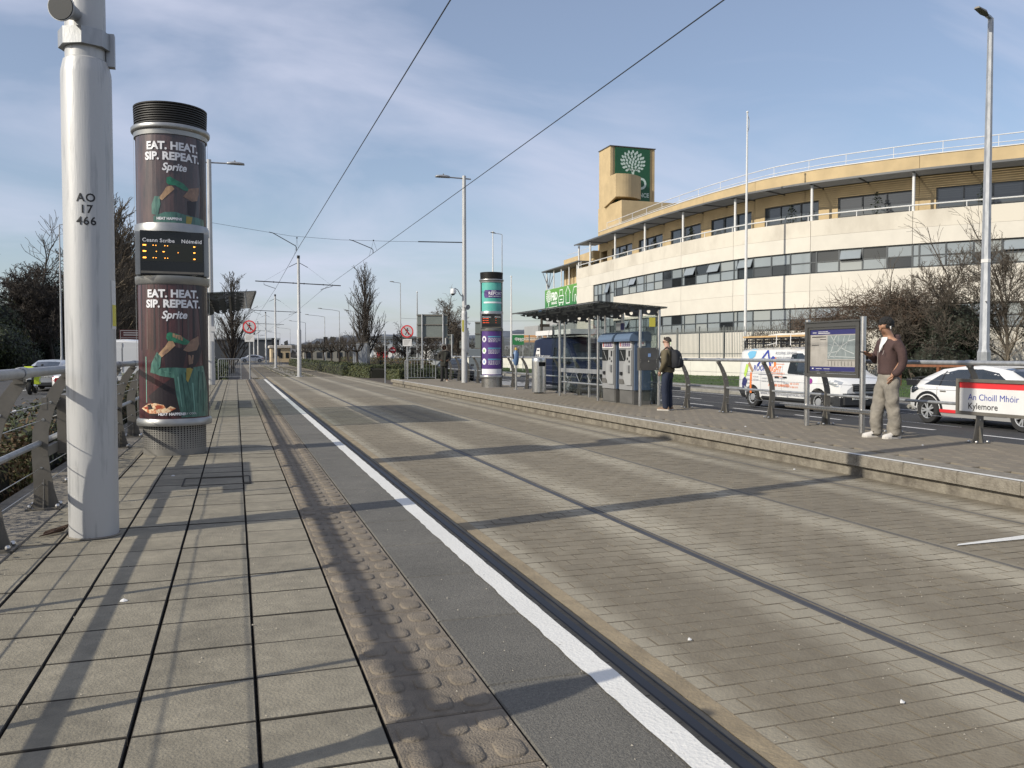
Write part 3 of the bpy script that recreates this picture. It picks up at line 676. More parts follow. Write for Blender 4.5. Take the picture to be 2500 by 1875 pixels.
PT = dict(teal=mat('printed teal', (.065, .36, .31), .4, col2=(.12, .42, .36), vs=3), purple=mat('printed purple', (.072, .030, .17), .4, var=.12, vs=4), white=mat('printed white', (.70, .70, .72), .4), tealtx=mat('printed teal text', (.10, .32, .42), .4), pgreen=mat('printed leaf green', (.25, .45, .16), .4), pblue=mat('printed blue', (.22, .33, .55), .4))
q = MB(); wrap(q, rect(-1.40, 1.40, 2.84, 3.905), 0); q.build('poster', PT['teal'], C2, True); po = q_last(C2)
q = MB(); wrap(q, rect(-1.40, -1.05, 2.84, 3.905), .001); wrap(q, rect(1.10, 1.40, 2.84, 3.905), .001); q.build('poster_border', 'display black' if 0 else bpy.data.materials['display black'], po)
q = MB(); wrap(q, rrect(-.72, 1.1, 3.33, 3.62, .13), .003); q.build('print_shape', PT['purple'], po)
q = MB(); wrap(q, rect(-.75, 1.1, 3.13, 3.19), .003); q.build('print_shape', PT['white'], po)
q = MB(); put_text(q, 'REPORT', .16, lambda u, v: poster_fn(3.44, .006)(u / .42 - .28, v), bold=.004)
for x0, x1, z in ((.0, .45, 3.58), (-.25, .95, 3.385)):
    for k in range(8): wrap(q, rect(x0 + (x1 - x0) * k / 8, x0 + (x1 - x0) * (k + .75) / 8, z - .012, z + .016), .006)
q.build('lettering', PT['white'], po)
q = MB(); wrap(q, rect(-1.40, 1.40, .455, 2.10), 0); q.build('poster', PT['purple'], C2, True); po = q_last(C2)
q = MB(); wrap(q, rect(-1.40, -1.05, .455, 2.1), .001); wrap(q, rect(1.10, 1.40, .455, 2.1), .001); q.build('poster_border', bpy.data.materials['display black'], po)
q = MB(); wrap(q, rect(-1.05, 1.1, .49, .69), .002)
for z in (1.80, 1.37, .96): wrap(q, circ(-.72, z, .19 / .82, 24, .115), .003)
q.build('print_shape', PT['white'], po)
for z, m_ in ((1.80, 'purple'), (1.37, 'pgreen'), (.96, 'pblue')):
    q = MB(); wrap(q, rrect(-.82, -.62, z - .05, z + .05, .03), .005); q.build('print_shape', PT[m_], po)
q = MB(); q2 = MB()
for z in (1.80, 1.37, .96):
    wrap(q, rect(-.32, .95, z + .07, z + .11), .004)
    for k in range(4):
        x = -.28
        while x < .8 - .2 * (k == 3):
            w = R.uniform(.06, .2); wrap(q2, rect(x, x + w, z + .02 - k * .042, z + .036 - k * .042), .004); x += w + .05
q.build('heading', PT['tealtx'], po); q2.build('print_lines', PT['white'], po); display(C2, False)

# ================================================================== railings
def fence(x0, ys, side, label, y0, y1, skip=()):
    """side +1: posts lean towards +X (left platform), -1: towards -X"""
    t_ = thing('railing', label, 'railing', (x0, 0, 0))
    prof = []   # curved plate in (x toward platform, z)
    for z, c, w in ((0, .01, .20), (.06, 0.005, .17), (.15, -.005, .145), (.3, -.02, .125), (.45, -.03, .118), (.62, -.02, .115), (.8, .03, .11), (.95, .10, .10), (1.06, .175, .095)):
        prof.append((z, c, w))
    q = MB(); poly = [(c - w / 2, z) for z, c, w in prof] + [(c + w / 2, z) for z, c, w in reversed(prof)]
    q.prism(poly, lambda u, v, w: (side * u, w - .008, v + .012), .016)
    q.box(-.13, .13, -.09, .09, 0, .012)
    q.add([(-.004, -.016, .012), (.004, -.016, .012), (.004, -.075, .012), (-.004, -.075, .012), (-.004, -.016, .24), (.004, -.016, .24), (.004, -.03, .24), (-.004, -.03, .24)], [(0, 1, 2, 3), (4, 5, 6, 7), (0, 1, 5, 4), (1, 2, 6, 5), (2, 3, 7, 6), (3, 0, 4, 7)])
    q.box(side * .17 - .03, side * .17 + .03, -.035, .035, 1.06, 1.10)
    post = q.build('post', 'grey_steel', t_); pm = post.data; bpy.data.objects.remove(post)
    q = MB()
    for bx in (-.1, .1):
        for by in (-.065, .065): q.ball((bx, by, .026), .019, 8, 6)
    for z, c in ((.2, -.01), (.33, -.02), (.72, .0), (.86, .055)):
        q.tube([(side * c, -.011, z), (side * c, .011, z)], .011, 8)
    b_ = q.build('bolts', 'steel', t_); bm_ = b_.data; bpy.data.objects.remove(b_)
    q = MB(); q.lathe([(.036, -.06), (.041, -.055), (.041, .055), (.036, .06)], 12); col = q.build('collar', 'galv', t_); cm_ = col.data; bpy.data.objects.remove(col)
    for y in ys:
        p_ = piece(pm, 'post', t_, (0, y, 0)); tag(piece(bm_, 'bolts', p_, (0, 0, 0)), kind='stuff')
        o = piece(cm_, 'collar', p_, (side * .185, 0, 1.125)); o.rotation_euler.x = pi / 2
    q = MB(); q.tube([(side * .185, y0, 1.125), (side * .185, y1, 1.125)], .033, 14); q.build('handrail', 'galv', t_, True)
    q = MB()
    segs = [(y0, y1)]
    for a, b in skip: segs = [(c, a) for c, d in segs if c < a] + [(b, d) for c, d in segs if d > b]
    for a, b in segs: q.tube([(side * -.032, a, .53), (side * -.032, b, .53)], .023, 10)
    q.build('mid_rail', 'galv', t_, True)
    for z, c in ((.2, -.01), (.33, -.02), (.72, .0), (.86, .055)):
        q = MB()
        for a, b in segs: q.tube([(side * c, a, z), (side * c, b, z)], .0035, 5)
        q.build('cable', 'steel', t_)
    return t_
ysL = [2.96 + 1.55 * k for k in range(-3, 26)]
fence(-1.48, ysL, 1, 'curved-post railing with tube handrail along the left platform', -2, 43)
ysR = [9.1 + 1.6 * k for k in range(-3, 20)]
fence(9.87, ysR, -1, 'curved-post railing with tube handrail along the right platform in front of the vans', 3, 40.6, [(7.6, 9.4)])
# cross rail and pedestrian gate guard at the far end of the left platform
t_ = thing('end_railing', 'low tube railing across the far end of the left platform', 'railing', (0, 43.1, 0))
q = MB()
for z in (.55, 1.12): q.tube([(-1.45, 0, z), (-.93, 0, z)], .025, 8)
for z in (.15, .28, .41): q.tube([(-1.45, 0, z), (-.93, 0, z)], .006, 5)
q.tube([(-.96, 0, 0), (-.96, 0, .56)], .03, 8); q.build('rails', 'galv', t_)
q = MB(); q.add([(-.93, 0, .02), (-.99, 0, .02), (-.975, 0, .22), (-.945, 0, .22)], [(0, 1, 2, 3)]); q.build('gusset', 'grey_steel', t_)
def guard(loc, w, n, label, rz=0, h=1.0):
    t_ = thing('guard_rail', label, 'guard rail', loc, rz, 'pedestrian guard rails at the platform ends')
    q = MB(); q.tube([(0, 0, 0), (0, 0, h - .06), (.02, 0, h - .02), (.06, 0, h), (w - .06, 0, h), (w - .02, 0, h - .02), (w, 0, h - .06), (w, 0, 0)], .022, 8); q.tube([(0, 0, .12), (w, 0, .12)], .016, 6); q.build('frame', 'galv', t_, True)
    q = MB(); q.tube([(0, 0, .12), (0, 0, h)], .008, 5); o = q.build('bar', 'galv', t_); me = o.data; bpy.data.objects.remove(o)
    for i in range(n): piece(me, 'bar', t_, (w * (i + 1) / (n + 1), 0, 0))
    return t_
guard((-.80, 43.35, 0), 1.05, 10, 'grey barred gate under the no walking sign at the end of the left platform')
guard((8.0, 41.3, -.05), 1.55, 9, 'thin barred guard rail across the far end of the right platform behind the hooded person')
for i, (x, y) in enumerate(((10.9, 48.4), (13.0, 49.6))):
    pass
# ================================================================== signs
def walk_sign(loc, label, h, rz, r=.29):
    t_ = thing('prohibition_sign', label, 'sign', loc, rz, 'round no walking signs')
    q = MB(); q.tube([(0, 0, 0), (0, 0, h)], .035, 10); q.build('post', 'galv', t_, True)
    q = MB(); q.prism(circ(0, h - r, r + .06, 24) if False else [(x, z) for x, z in circ(0, h - r - .05, r, 24)], lambda u, v, w: (u, -.045 + w, v), .006); q.build('backing_plate', 'grey_steel', t_)
    F = lambda d: (lambda u, v: (u, d, v + h - r))
    q = MB(); q.prism(circ(0, 0, r, 32), lambda u, v, w: (u, -.056 + w, v + h - r), .006); q.build('disc', 'red', t_); dsk = q_last(t_)
    q = MB(); q.add([F(-.0575)(*p) for p in circ(0, 0, r * .80, 32)], [tuple(reversed(range(32)))]); q.build('white_field', mat('sign white', (.48, .48, .48), .5), dsk) if 'sign white' not in bpy.data.materials else q.build('white_field', bpy.data.materials['sign white'], dsk)
    q = MB(); s_ = r / .29
    def pf(P): q.add([F(-.0588)(x * s_, y * s_) for x, y in P], [tuple(reversed(range(len(P))))])
    pf(circ(.01, .135, .03, 12)); pf([(-.045, .095), (.03, .10), (.04, -.02), (-.03, -.02)]); pf([(-.045, .09), (-.10, .02), (-.085, .0), (-.02, .06)]); pf([(.025, .095), (.10, .04), (.09, .02), (.03, .05)])
    pf([(-.03, -.01), (-.10, -.16), (-.065, -.17), (.01, -.03)]); pf([(.0, -.01), (.045, -.015), (.075, -.17), (.04, -.175)]); q.build('walking_figure', 'ink', dsk)
    q = MB(); a = radians(-50); c_, n_ = Vector((cos(a), sin(a))), Vector((-sin(a), cos(a)))
    P = [c_ * (-r * .82) + n_ * r * .085, c_ * (-r * .82) - n_ * r * .085, c_ * (r * .82) - n_ * r * .085, c_ * (r * .82) + n_ * r * .085]
    q.add([F(-.060)(*p) for p in P], [(0, 1, 2, 3), (3, 2, 1, 0)]); q.build('bar', 'red', dsk)
    q = MB(); q.box(-r * .72, r * .72, -.052, -.046, h - 2 * r - .42, h - 2 * r - .07); q.build('notice_plate', 'white_matt', t_); npl = q_last(t_)
    q = MB()
    for k in range(4): q.box(-r * .55, r * .5 - .04 * k, -.0535, -.0525, h - 2 * r - .15 - k * .06, h - 2 * r - .135 - k * .06)
    q.build('print_lines', 'grey_steel', npl)
    return t_
walk_sign((.66, 42.75, 0), 'round red no walking sign on a post at the end of the left platform', 2.88, radians(-8), .31)
walk_sign((7.86, 36.4, -.2) if False else (8.05, 41.0, -.05), 'round red no walking sign behind the hooded person on the right platform', 2.72, radians(-12), .31)
# station name signs
def name_sign(loc, label, face, open_back=False):
    t_ = thing('name_sign', label, 'station sign', loc, 0, 'station name signs on the railings'); s_ = face
    L = 1.75
    q = MB(); e = .045
    for a in ((-.055, .0, L, .40, .40 + e), (-.055, 0, L, .90 - e, .90)): q.box(-.055, .015, a[1], a[2], a[3], a[4])
    q.box(-.055, .015, 0, e, .40 + e, .90 - e); q.box(-.055, .015, L - e, L, .40 + e, .90 - e); q.build('frame', 'grey_steel', t_)
    q = MB(); q.box(-.030, -.012, e, L - e, .40 + e, .90 - e); q.build('panel', 'white', t_); pa = q_last(t_)
    X = -.0315
    # text reads along -Y when seen from the tracks (from -X)
    F = lambda u, v: (X, L - u, v)
    q = MB(); q.add([F(e, .77), F(L - e, .77), F(L - e, .853), F(e, .853)], [(0, 1, 2, 3)]); q.build('red_band', 'red', pa)
    q = MB(); put_text(q, 'An Choill Mhóir', .123, lambda u, v: (X - .001, L - .19 - u, v + .607), bold=.0010, sx=1.0); q.build('lettering', mat('sign blue', (.035, .055, .30), .5) if 'sign blue' not in bpy.data.materials else bpy.data.materials['sign blue'], pa)
    q = MB(); put_text(q, 'Kylemore', .123, lambda u, v: (X - .001, L - .19 - u, v + .482), bold=.0010, sx=1.0); q.build('lettering', 'ink', pa)
    if s_ < 0: t_.rotation_euler.z = pi
    return t_
name_sign((9.80, 7.63, 0), 'white station name sign with a red band on the railing beside the young man', 1)
name_sign((9.78, 31.6, 0), 'white station name sign half hidden behind the purple column', 1)
ns = name_sign((-1.44, 9.76, 0), 'station name sign on the left railing hidden behind the thick pole', -1)
t_ = ns
# two flat bars tie the sign frame back to the neighbouring post
q = MB(); q.box(.01, .05, 1.70, 2.16, .80, .90); q.box(.01, .05, 1.70, 2.16, .42, .50); q.build('tie_bar', 'grey_steel', t_)
# ================================================================== validators, bin
def validator(loc, label, rz=0):
    t_ = thing('ticket_validator', label, 'ticket reader', loc, rz, 'blue card readers on posts')
    q = MB(); q.tube([(0, 0, 0), (0, 0, .9)], .04, 14); q.lathe([(.09, 0), (.09, .012), (.05, .02)], 14); q.build('post', 'steel', t_, True)
    q = MB(); rings = []
    for z, w, d in ((.84, .045, .04), (.93, .085, .075), (1.05, .105, .10), (1.2, .105, .10), (1.30, .085, .08), (1.38, .045, .045)):
        rings.append([(w * cos(2 * pi * i / 16), d * sin(2 * pi * i / 16), z) for i in range(16)])
    q.loft(rings); q.build('reader_body', mat('reader blue', (.085, .15, .27), .4, var=.1, vs=5) if 'reader blue' not in bpy.data.materials else bpy.data.materials['reader blue'], t_, True)
    q = MB(); q.lathe([(0, 1.37), (.045, 1.37), (.05, 1.42), (.04, 1.47), (0, 1.475)], 14); q.build('top_beacon', mat('yellow cap', (.55, .36, .08), .5) if 'yellow cap' not in bpy.data.materials else bpy.data.materials['yellow cap'], t_, True)
    q = MB(); q.box(-.115, -.09, -.05, .05, 1.08, 1.24); q.build('screen', 'black', t_)
    q = MB(); q.box(-.113, -.07, -.04, .04, .98, 1.05); q.build('card_pad', PT['pblue'], t_)
validator((9.36, 28.0, 0), 'blue card reader with a yellow cap standing next to the purple column')
validator((-1.08, 2.30, 0), 'unseen blue card reader by the near railing, added to cast the foreground shadow', 0)  # off-frame stand-in, added to throw the long shadow across the foreground
t_ = thing('litter_bin', 'tall brushed steel cylinder litter bin left of the shelter', 'litter bin', (9.14, 25.05, 0))
q = MB(); q.lathe([(.15, 0), (.15, .04)], 24); q.build('foot', 'black', t_)
q = MB(); q.lathe([(.20, .035), (.222, .04), (.222, .86)], 40); q.lathe([(.222, .99), (.222, 1.09), (.215, 1.105), (.17, 1.115), (0, 1.12)], 40)
for a0, a1 in ((-pi / 2 + .95, 1.5 * pi - .35),): q.lathe([(.222, .86), (.222, .99)], 36, (0, 0), a0, a1)
q.build('drum', 'steel', t_, 40)
q = MB(); q.lathe([(.19, .84), (.19, 1.0)], 30); q.build('liner', 'matt_black', t_)

# ================================================================== shelters
def shelter(loc, flip, label):
    t_ = thing('tram_shelter', label, 'shelter', loc, 0, 'glass tram shelters'); s_ = flip   # local x: 0 front posts, + towards the back; y 0..6.2 away
    Xf = lambda x: x * s_
    def bx(q, x0, x1, *a): q.box(min(Xf(x0), Xf(x1)), max(Xf(x0), Xf(x1)), *a)
    zt = lambda x: 2.47 - .06 * (x + 1.2)
    q = MB(); q.add([(Xf(-1.2), -.1, zt(-1.2)), (Xf(.62), -.1, zt(.62)), (Xf(.62), 6.3, zt(.62)), (Xf(-1.2), 6.3, zt(-1.2))] + [(Xf(-1.2), -.1, zt(-1.2) + .015), (Xf(.62), -.1, zt(.62) + .015), (Xf(.62), 6.3, zt(.62) + .015), (Xf(-1.2), 6.3, zt(-1.2) + .015)],
                    [(0, 1, 2, 3), (4, 5, 6, 7), (0, 1, 5, 4), (1, 2, 6, 5), (2, 3, 7, 6), (3, 0, 4, 7)]); q.build('roof_sheet', 'roofglass', t_)
    # ribs with round holes: built from pieces round the holes
    def rib():
        q = MB(); xs = [-1.0, -.62, -.28, .06, .40, .55]; hole = [0.03, .038, .045, .052, .05]
        for i in range(5):
            x0, x1 = xs[i], xs[i + 1]; xm = (x0 + x1) / 2 if i < 4 else .48
            def lo(x): return zt(x) - .05 - .16 * min(1, (x + 1.0) / 1.3)
            k = 12; hz = (zt(xm) - .02 + lo(xm)) / 2; hr = hole[i] if i < 4 else .028
            ring = [(xm + hr * cos(2 * pi * j / k), hz + hr * sin(2 * pi * j / k)) for j in range(k)]
            outer = []
            for j in range(k):
                a = 2 * pi * j / k; dx_, dz_ = cos(a), sin(a); tx_ = ((x1 - xm) if dx_ > 0 else (xm - x0)) / max(abs(dx_), 1e-6); zz_ = ((zt(xm) - .004 - hz) if dz_ > 0 else (hz - lo(xm))) / max(abs(dz_), 1e-6); l = min(tx_, zz_)
                ox, oz = xm + dx_ * l, hz + dz_ * l; oz = max(oz, lo(ox) if abs(ox - xm) > 1e-3 or dz_ < 0 else oz); outer.append((ox, oz))
            for yy in (-.012, .012): q.add([(Xf(x), yy, z) for x, z in ring + outer], [(j, (j + 1) % k, k + (j + 1) % k, k + j) for j in range(k)])
        return q
    r_ = rib().build('roof_rib', 'soot', t_); rm = r_.data; bpy.data.objects.remove(r_)
    for y in (.12, 1.05, 2.2, 3.3, 4.4, 5.3, 6.1): piece(rm, 'roof_rib', t_, (0, y, 0))
    q = MB()
    for x in (-1.19, .60): bx(q, x - .012, x + .012, -.1, 6.3, zt(x) - .022, zt(x) - .002)
    for x in (-.7, -.3, .1): bx(q, x - .02, x + .02, 0, 6.2, zt(x) - .06, zt(x) - .004)
    q.build('roof_purlin', 'soot', t_)
    q = MB(); q.tube([(0, 0, 0), (0, 0, 2.30)], .038, 14); p_ = q.build('post', 'steel', t_, True); pm = p_.data; bpy.data.objects.remove(p_)
    for x, y in ((0, 0.10), (0, 2.55), (0, 5.35), (.46, .02), (.46, 2.0), (.46, 4.2), (.46, 6.1), (0, 4.0) if s_ < 0 else (.46, 3.1)): piece(pm, 'post', t_, (Xf(x), y, 0))
    for y0, y1 in ((.1, 1.95), (2.05, 4.15), (4.25, 6.05)):
        q = MB(); bx(q, .455, .465, y0, y1, .12, 2.2); q.build('glass_pane', 'glass', t_)
    for y in (.03, 6.09):
        q = MB(); bx(q, .05, .42, y - .005, y + .005, .12, 2.15); q.build('glass_pane', 'glass', t_)
    q = MB()
    for y0, y1 in ((2.7, 5.9),):
        bx(q, .22, .34, y0, y1, .70, .82); q.tube([(Xf(.30), y0 - .2, .40), (Xf(.30), y1, .40)], .025, 8)
        for k in range(4):
            y = y0 + .3 + k * .8
            q.tube([(Xf(.32), y - .28, .70), (Xf(.32), y, .44), (Xf(.32), y + .28, .70)], .009, 5)
    q.build('perch_rail', 'galv', t_)
    q = MB(); bx(q, .20, .40, -.012, -.004, 1.86, 2.10) if False else bx(q, .20, .36, .018, .022, 1.90, 2.12); q.build('sticker', bpy.data.materials['faded yellow sticker'], t_)
    return t_
shelter((9.20, 18.05, 0), 1, 'glass shelter with smoked roof over the ticket machines on the right platform')
shelter((-.80, 17.3, 0), -1, 'glass shelter roof behind the advertising column on the left platform')
# ================================================================== ticket machines
TV = dict(blue=mat('machine blue', (.085, .125, .20), .45, var=.08, vs=3), face=mat('machine grey', (.25, .253, .256), .45, var=.05, vs=3), face2=mat('machine light grey', (.31, .315, .315), .45), plinth=mat('machine plinth', (.15, .145, .135), .5, .3, var=.15, vs=5), purple=mat('panel purple', (.085, .05, .13), .5))
def machine(loc, label):
    t_ = thing('ticket_machine', label, 'ticket machine', loc, 0, 'blue and grey ticket machines')   # front faces -X; y 0..0.86
    q = MB(); q.box(.06, .50, .03, .86, .36, 1.62); q.build('cabinet', TV['blue'], t_)
    q = MB(); q.box(.05, .50, .05, .84, 0, .36); q.box(.03, .05, .08, .80, .03, .34); q.build('plinth', TV['plinth'], t_)
    q = MB(); rings = []
    for y in (0.0, .88): rings.append([(-.10, y, 1.56), (-.095, y, 1.63), (-.05, y, 1.72), (.03, y, 1.775), (.14, y, 1.80), (.42, y, 1.80), (.50, y, 1.74), (.50, y, 1.56)])
    q.loft(rings); q.build('hood', mat('machine hood blue', (.115, .165, .25), .4, var=.1, vs=2) if 'machine hood blue' not in bpy.data.materials else bpy.data.materials['machine hood blue'], t_, 40)
    q = MB(); q.box(.01, .06, .06, .80, .36, 1.56); q.build('front_panel', TV['face'], t_); fp = q_last(t_)
    # raised lighter column with angled shoulders, on the near side
    q = MB(); q.prism([(.08, .48), (.36, .48), (.50, .62), (.50, .98), (.36, 1.12), (.36, 1.34), (.08, 1.34)], lambda u, v, w: (.01 - w, u, v), .03); q.build('raised_column', TV['face2'], fp)
    q = MB(); q.prism([(.50, .50), (.80, .50), (.80, .62), (.53, .62)], lambda u, v, w: (.009 - w, u, v), .012); q.build('tray', TV['plinth'], fp)
    q = MB(); q.box(-.005, .009, .42, .78, 1.08, 1.36); q.build('screen', mat('machine screen', (.02, .022, .022), .15) if 'machine screen' not in bpy.data.materials else bpy.data.materials['machine screen'], fp)
    q = MB(); q.add([(-.0065, .50, 1.10), (-.0065, .52, 1.10), (-.0065, .70, 1.33), (-.0065, .68, 1.33)], [(3, 2, 1, 0)]); q.build('screen_stripe', TV['face2'], fp)  # pale diagonal strip laid across the dark screen
    q = MB(); q.box(-.012, .01, .10, .76, 1.40, 1.57); q.build('header', 'white_matt', fp)
    q = MB(); q.box(-.0145, -.0125, .13, .62, 1.43, 1.55); q.build('header_panel', TV['purple'], fp)
    q = MB()
    for y in (.2, .32, .44, .54):
        for z in (1.455, 1.49, 1.52): q.box(-.0165, -.0150, y - .03, y + .03, z, z + .014)
    q.build('header_print', 'white_matt', fp)
    q = MB(); q.box(-.0145, -.0125, .66, .72, 1.43, 1.55); q.build('header_label', 'red_dk', fp)
    q = MB(); q.box(-.03, -.0205, .13, .20, 1.19, 1.33); q.box(-.03, -.0205, .24, .29, 1.10, 1.16); q.box(-.03, -.0205, .14, .19, 1.04, 1.09); q.box(-.0205, .012, .60, .72, .72, .80); q.build('slot', 'black', fp)
    q = MB(); q.box(-.07, -.0205, .13, .22, .80, .97); q.build('card_terminal', TV['face'], fp)
    return t_
m1 = machine((9.18, 18.48, 0), 'nearer grey ticket machine with a blue hood, next to the man with the backpack')
m2 = machine((9.18, 19.50, 0), 'farther grey ticket machine with a blue hood, next to the bench rail')
q = MB(); q.box(.14, .34, .018, .026, 1.44, 1.60); q.build('sos_plate', 'white_matt', m1); sp = q_last(m1)
q = MB(); put_text(q, 'S.O.S', .075, lambda u, v: (.155 + u, .0165, 1.50 + v), bold=.003, sx=.85); q.build('lettering', 'red_dk', sp)
q = MB(); q.ball((.15, .015, 1.62), .035, 8, 5, (1, .5, 1)); q.build('alarm_button', 'red', m1)
t_ = thing('equipment_cabinet', 'flat dark grey steel cabinet fixed between the shelter posts', 'cabinet', (9.05, 18.02, 0))
q = MB(); q.bbox(.02, .50, -.10, .02, .86, 1.40, .008); q.build('case', mat('cabinet grey', (.12, .115, .105), .45, .4, var=.15, vs=6), t_); q = MB(); q.box(.025, .495, -.108, -.1005, 1.09, 1.395); q.box(.025, .495, -.108, -.1005, .865, 1.084); q.build('door', bpy.data.materials['cabinet grey'], t_); dd = q_last(t_)
q = MB(); q.box(.24, .31, -.112, -.1085, 1.18, 1.26); q.build('label', PT['pblue'], dd)
q = MB()
for x in (.05, .47):
    for z in (.89, 1.06, 1.11, 1.37): q.ball((x, -.109, z), .008, 6, 4)
q.ball((.26, -.109, 1.075), .012, 6, 4); tag(q.build('screws', 'steel', dd), kind='stuff')
t_ = thing('small_notice', 'small white and dark blue notice above the farther ticket machine', 'notice', (9.55, 19.6, 0)); q = MB(); q.box(-.01, 0, .10, .62, 1.86, 2.06); q.build('plate', 'white_matt', t_); q = MB(); q.box(-.0125, -.0105, .12, .34, 1.87, 2.05); q.build('blue_square', 'navy', t_)
q = MB(); q.tube([(.012, .3, 1.8), (.012, .3, 2.3)], .012, 6); q.build('hanger', 'steel', t_)
# ================================================================== map board
t_ = thing('map_board', 'framed transit map board on two steel posts with a foot bar', 'map board', (9.41, 10.87, 0))
q = MB(); q.tube([(0, 0, 0), (0, 0, 1.84)], .045, 16); o = q.build('post', 'steel', t_, True); piece(o.data, 'post', t_, (.05, 1.42, 0))
q = MB(); q.box(-.03, .06, .06, 1.38, .86, .92); q.box(-.03, .06, .06, 1.38, 1.70, 1.77); q.box(-.03, .06, .06, .12, .92, 1.70); q.box(-.03, .06, 1.32, 1.38, .92, 1.70)
q.box(-.05, .04, .03, 1.41, 1.775, 1.80); q.box(-.015, .02, .125, .16, .925, 1.695); q.box(-.015, .02, 1.28, 1.315, .925, 1.695); q.box(-.015, .02, .162, 1.278, .925, .96); q.box(-.015, .02, .162, 1.278, 1.66, 1.695); q.build('case_frame', mat('dark case frame', (.095, .092, .085), .45, .4), t_)
q = MB(); q.box(.0, .02, .163, 1.277, .962, 1.658); q.build('map_sheet', mat('map paper', (.38, .355, .32), .5, col2=(.30, .28, .25), vs=6, coat=.4), t_); ms = q_last(t_)
Fm = lambda u, v, d=-.0015: (d, 1.277 - u, .962 + v)    # u from the far (left) edge
def mrect(mn, rs, name, d=-.0015):
    q = MB()
    for u0, u1, v0, v1 in rs: q.add([Fm(u0, v0, d), Fm(u1, v0, d), Fm(u1, v1, d), Fm(u0, v1, d)], [(0, 1, 2, 3)])
    return q.build(name, mn, ms)
mrect('navy', [(0, 1.114, .61, .696), (0, 1.114, 0, .075)], 'map_band')
mrect(mat('map grey green', (.20, .23, .23), .5, var=.15, vs=9), [(.44, 1.10, .20, .595)], 'street_map')
mrect('ink', [(.04, .40, .565, .58), (.25, .40, .525, .535), (.04, .22, .43, .44), (.44, 1.1, .175, .18)] + [(.46 + k * .08, .468 + k * .08, .09, .165) for k in range(8)], 'map_rule', -.0022)
mrect('white_matt', [(.06, .16, .64, .65), (.2, .5, .63, .64), (.2, .45, .655, .663), (.05, .09, .03, .05), (.15, .3, .035, .042), (.35, .5, .035, .042)], 'print_lines', -.0022)
q = MB()
def road_(pts, w):
    for (a, b), (c, d) in zip(pts[:-1], pts[1:]):
        n_ = Vector((-(d - b), c - a)).normalized() * w / 2; q.add([Fm(a + n_.x, b + n_.y, -.0026), Fm(c + n_.x, d + n_.y, -.0026), Fm(c - n_.x, d - n_.y, -.0026), Fm(a - n_.x, b - n_.y, -.0026)], [(0, 1, 2, 3)])
for pts, w in (([(.47, .22), (.55, .36), (.62, .55), (.66, .59)], .014), ([(.52, .59), (.62, .48), (.75, .40), (.9, .34), (1.08, .29)], .012), ([(.45, .30), (.7, .33), (.8, .42), (.85, .58)], .010), ([(.6, .22), (.74, .4), (.7, .5), (.72, .59)], .008), ([(.8, .42), (.95, .5), (1.1, .52)], .012), ([(.9, .22), (.86, .36), (.98, .59)], .008), ([(.45, .25), (.8, .24), (1.1, .23)], .01), ([(.48, .45), (.6, .42), (.8, .42)], .007)): road_(pts, w)
q.build('street_lines', mat('map street', (.42, .44, .43), .5), ms)
q = MB(); q.tube([(-.02, -.50, .33), (-.02, 1.9, .33)], .035, 12); q.add([(-.09, -.55, .35), (.03, -.55, .35), (.03, 2.0, .35), (-.09, 2.0, .35), (-.09, -.55, .365), (.03, -.55, .365), (.03, 2.0, .365), (-.09, 2.0, .365)], [(0, 1, 2, 3), (4, 5, 6, 7), (0, 1, 5, 4), (1, 2, 6, 5), (2, 3, 7, 6), (3, 0, 4, 7)]); q.build('foot_bar', 'steel', t_, 40)
q = MB(); q.add([(-.001, .163, .962), (-.001, 1.277, .962), (-.001, 1.277, 1.658), (-.001, .163, 1.658)], [(0, 1, 2, 3)])
# ================================================================== overhead line
def wire(name, label, pts, r=.009, group='overhead tram wires'):
    q = MB(); q.tube(pts, r, 6); return tag(q.build(name, mat('dark wire', (.03, .033, .036), .5, .3) if 'dark wire' not in bpy.data.materials else bpy.data.materials['dark wire']), label, 'wire', group)
wy = [-12, 35, 57.2, 95.5, 136, 176, 216, 256, 300]
def stag(k): return (.16 if k % 2 else -.16)
wire('contact_wire', 'overhead contact wire above the track by the left platform', [(2.55, -12, 5.5), (2.42, 34.9, 5.46), (2.5, 57.2, 5.46)] + [(2.55 + stag(k), y, 5.46) for k, y in enumerate(wy[3:])])
wire('contact_wire', 'overhead contact wire above the track by the right platform', [(5.66, -12, 5.5), (5.52, 34.9, 5.46), (5.48, 57.2, 5.46)] + [(5.75 - stag(k), y, 5.46) for k, y in enumerate(wy[3:])])
wire('span_wire', 'thin span wire stretched between the two lamp poles across the tracks', [(-.84, 35.9, 6.50), (2.2, 35.7, 6.08), (4.2, 35.5, 5.98), (6.3, 35.3, 5.98), (9.3, 35.0, 6.02)], .006)
wire('turnbuckle', 'thick dark insulator rod where the span wire meets the right pole', [(7.4, 35.2, 6.0), (9.3, 35.0, 6.02)], .022)
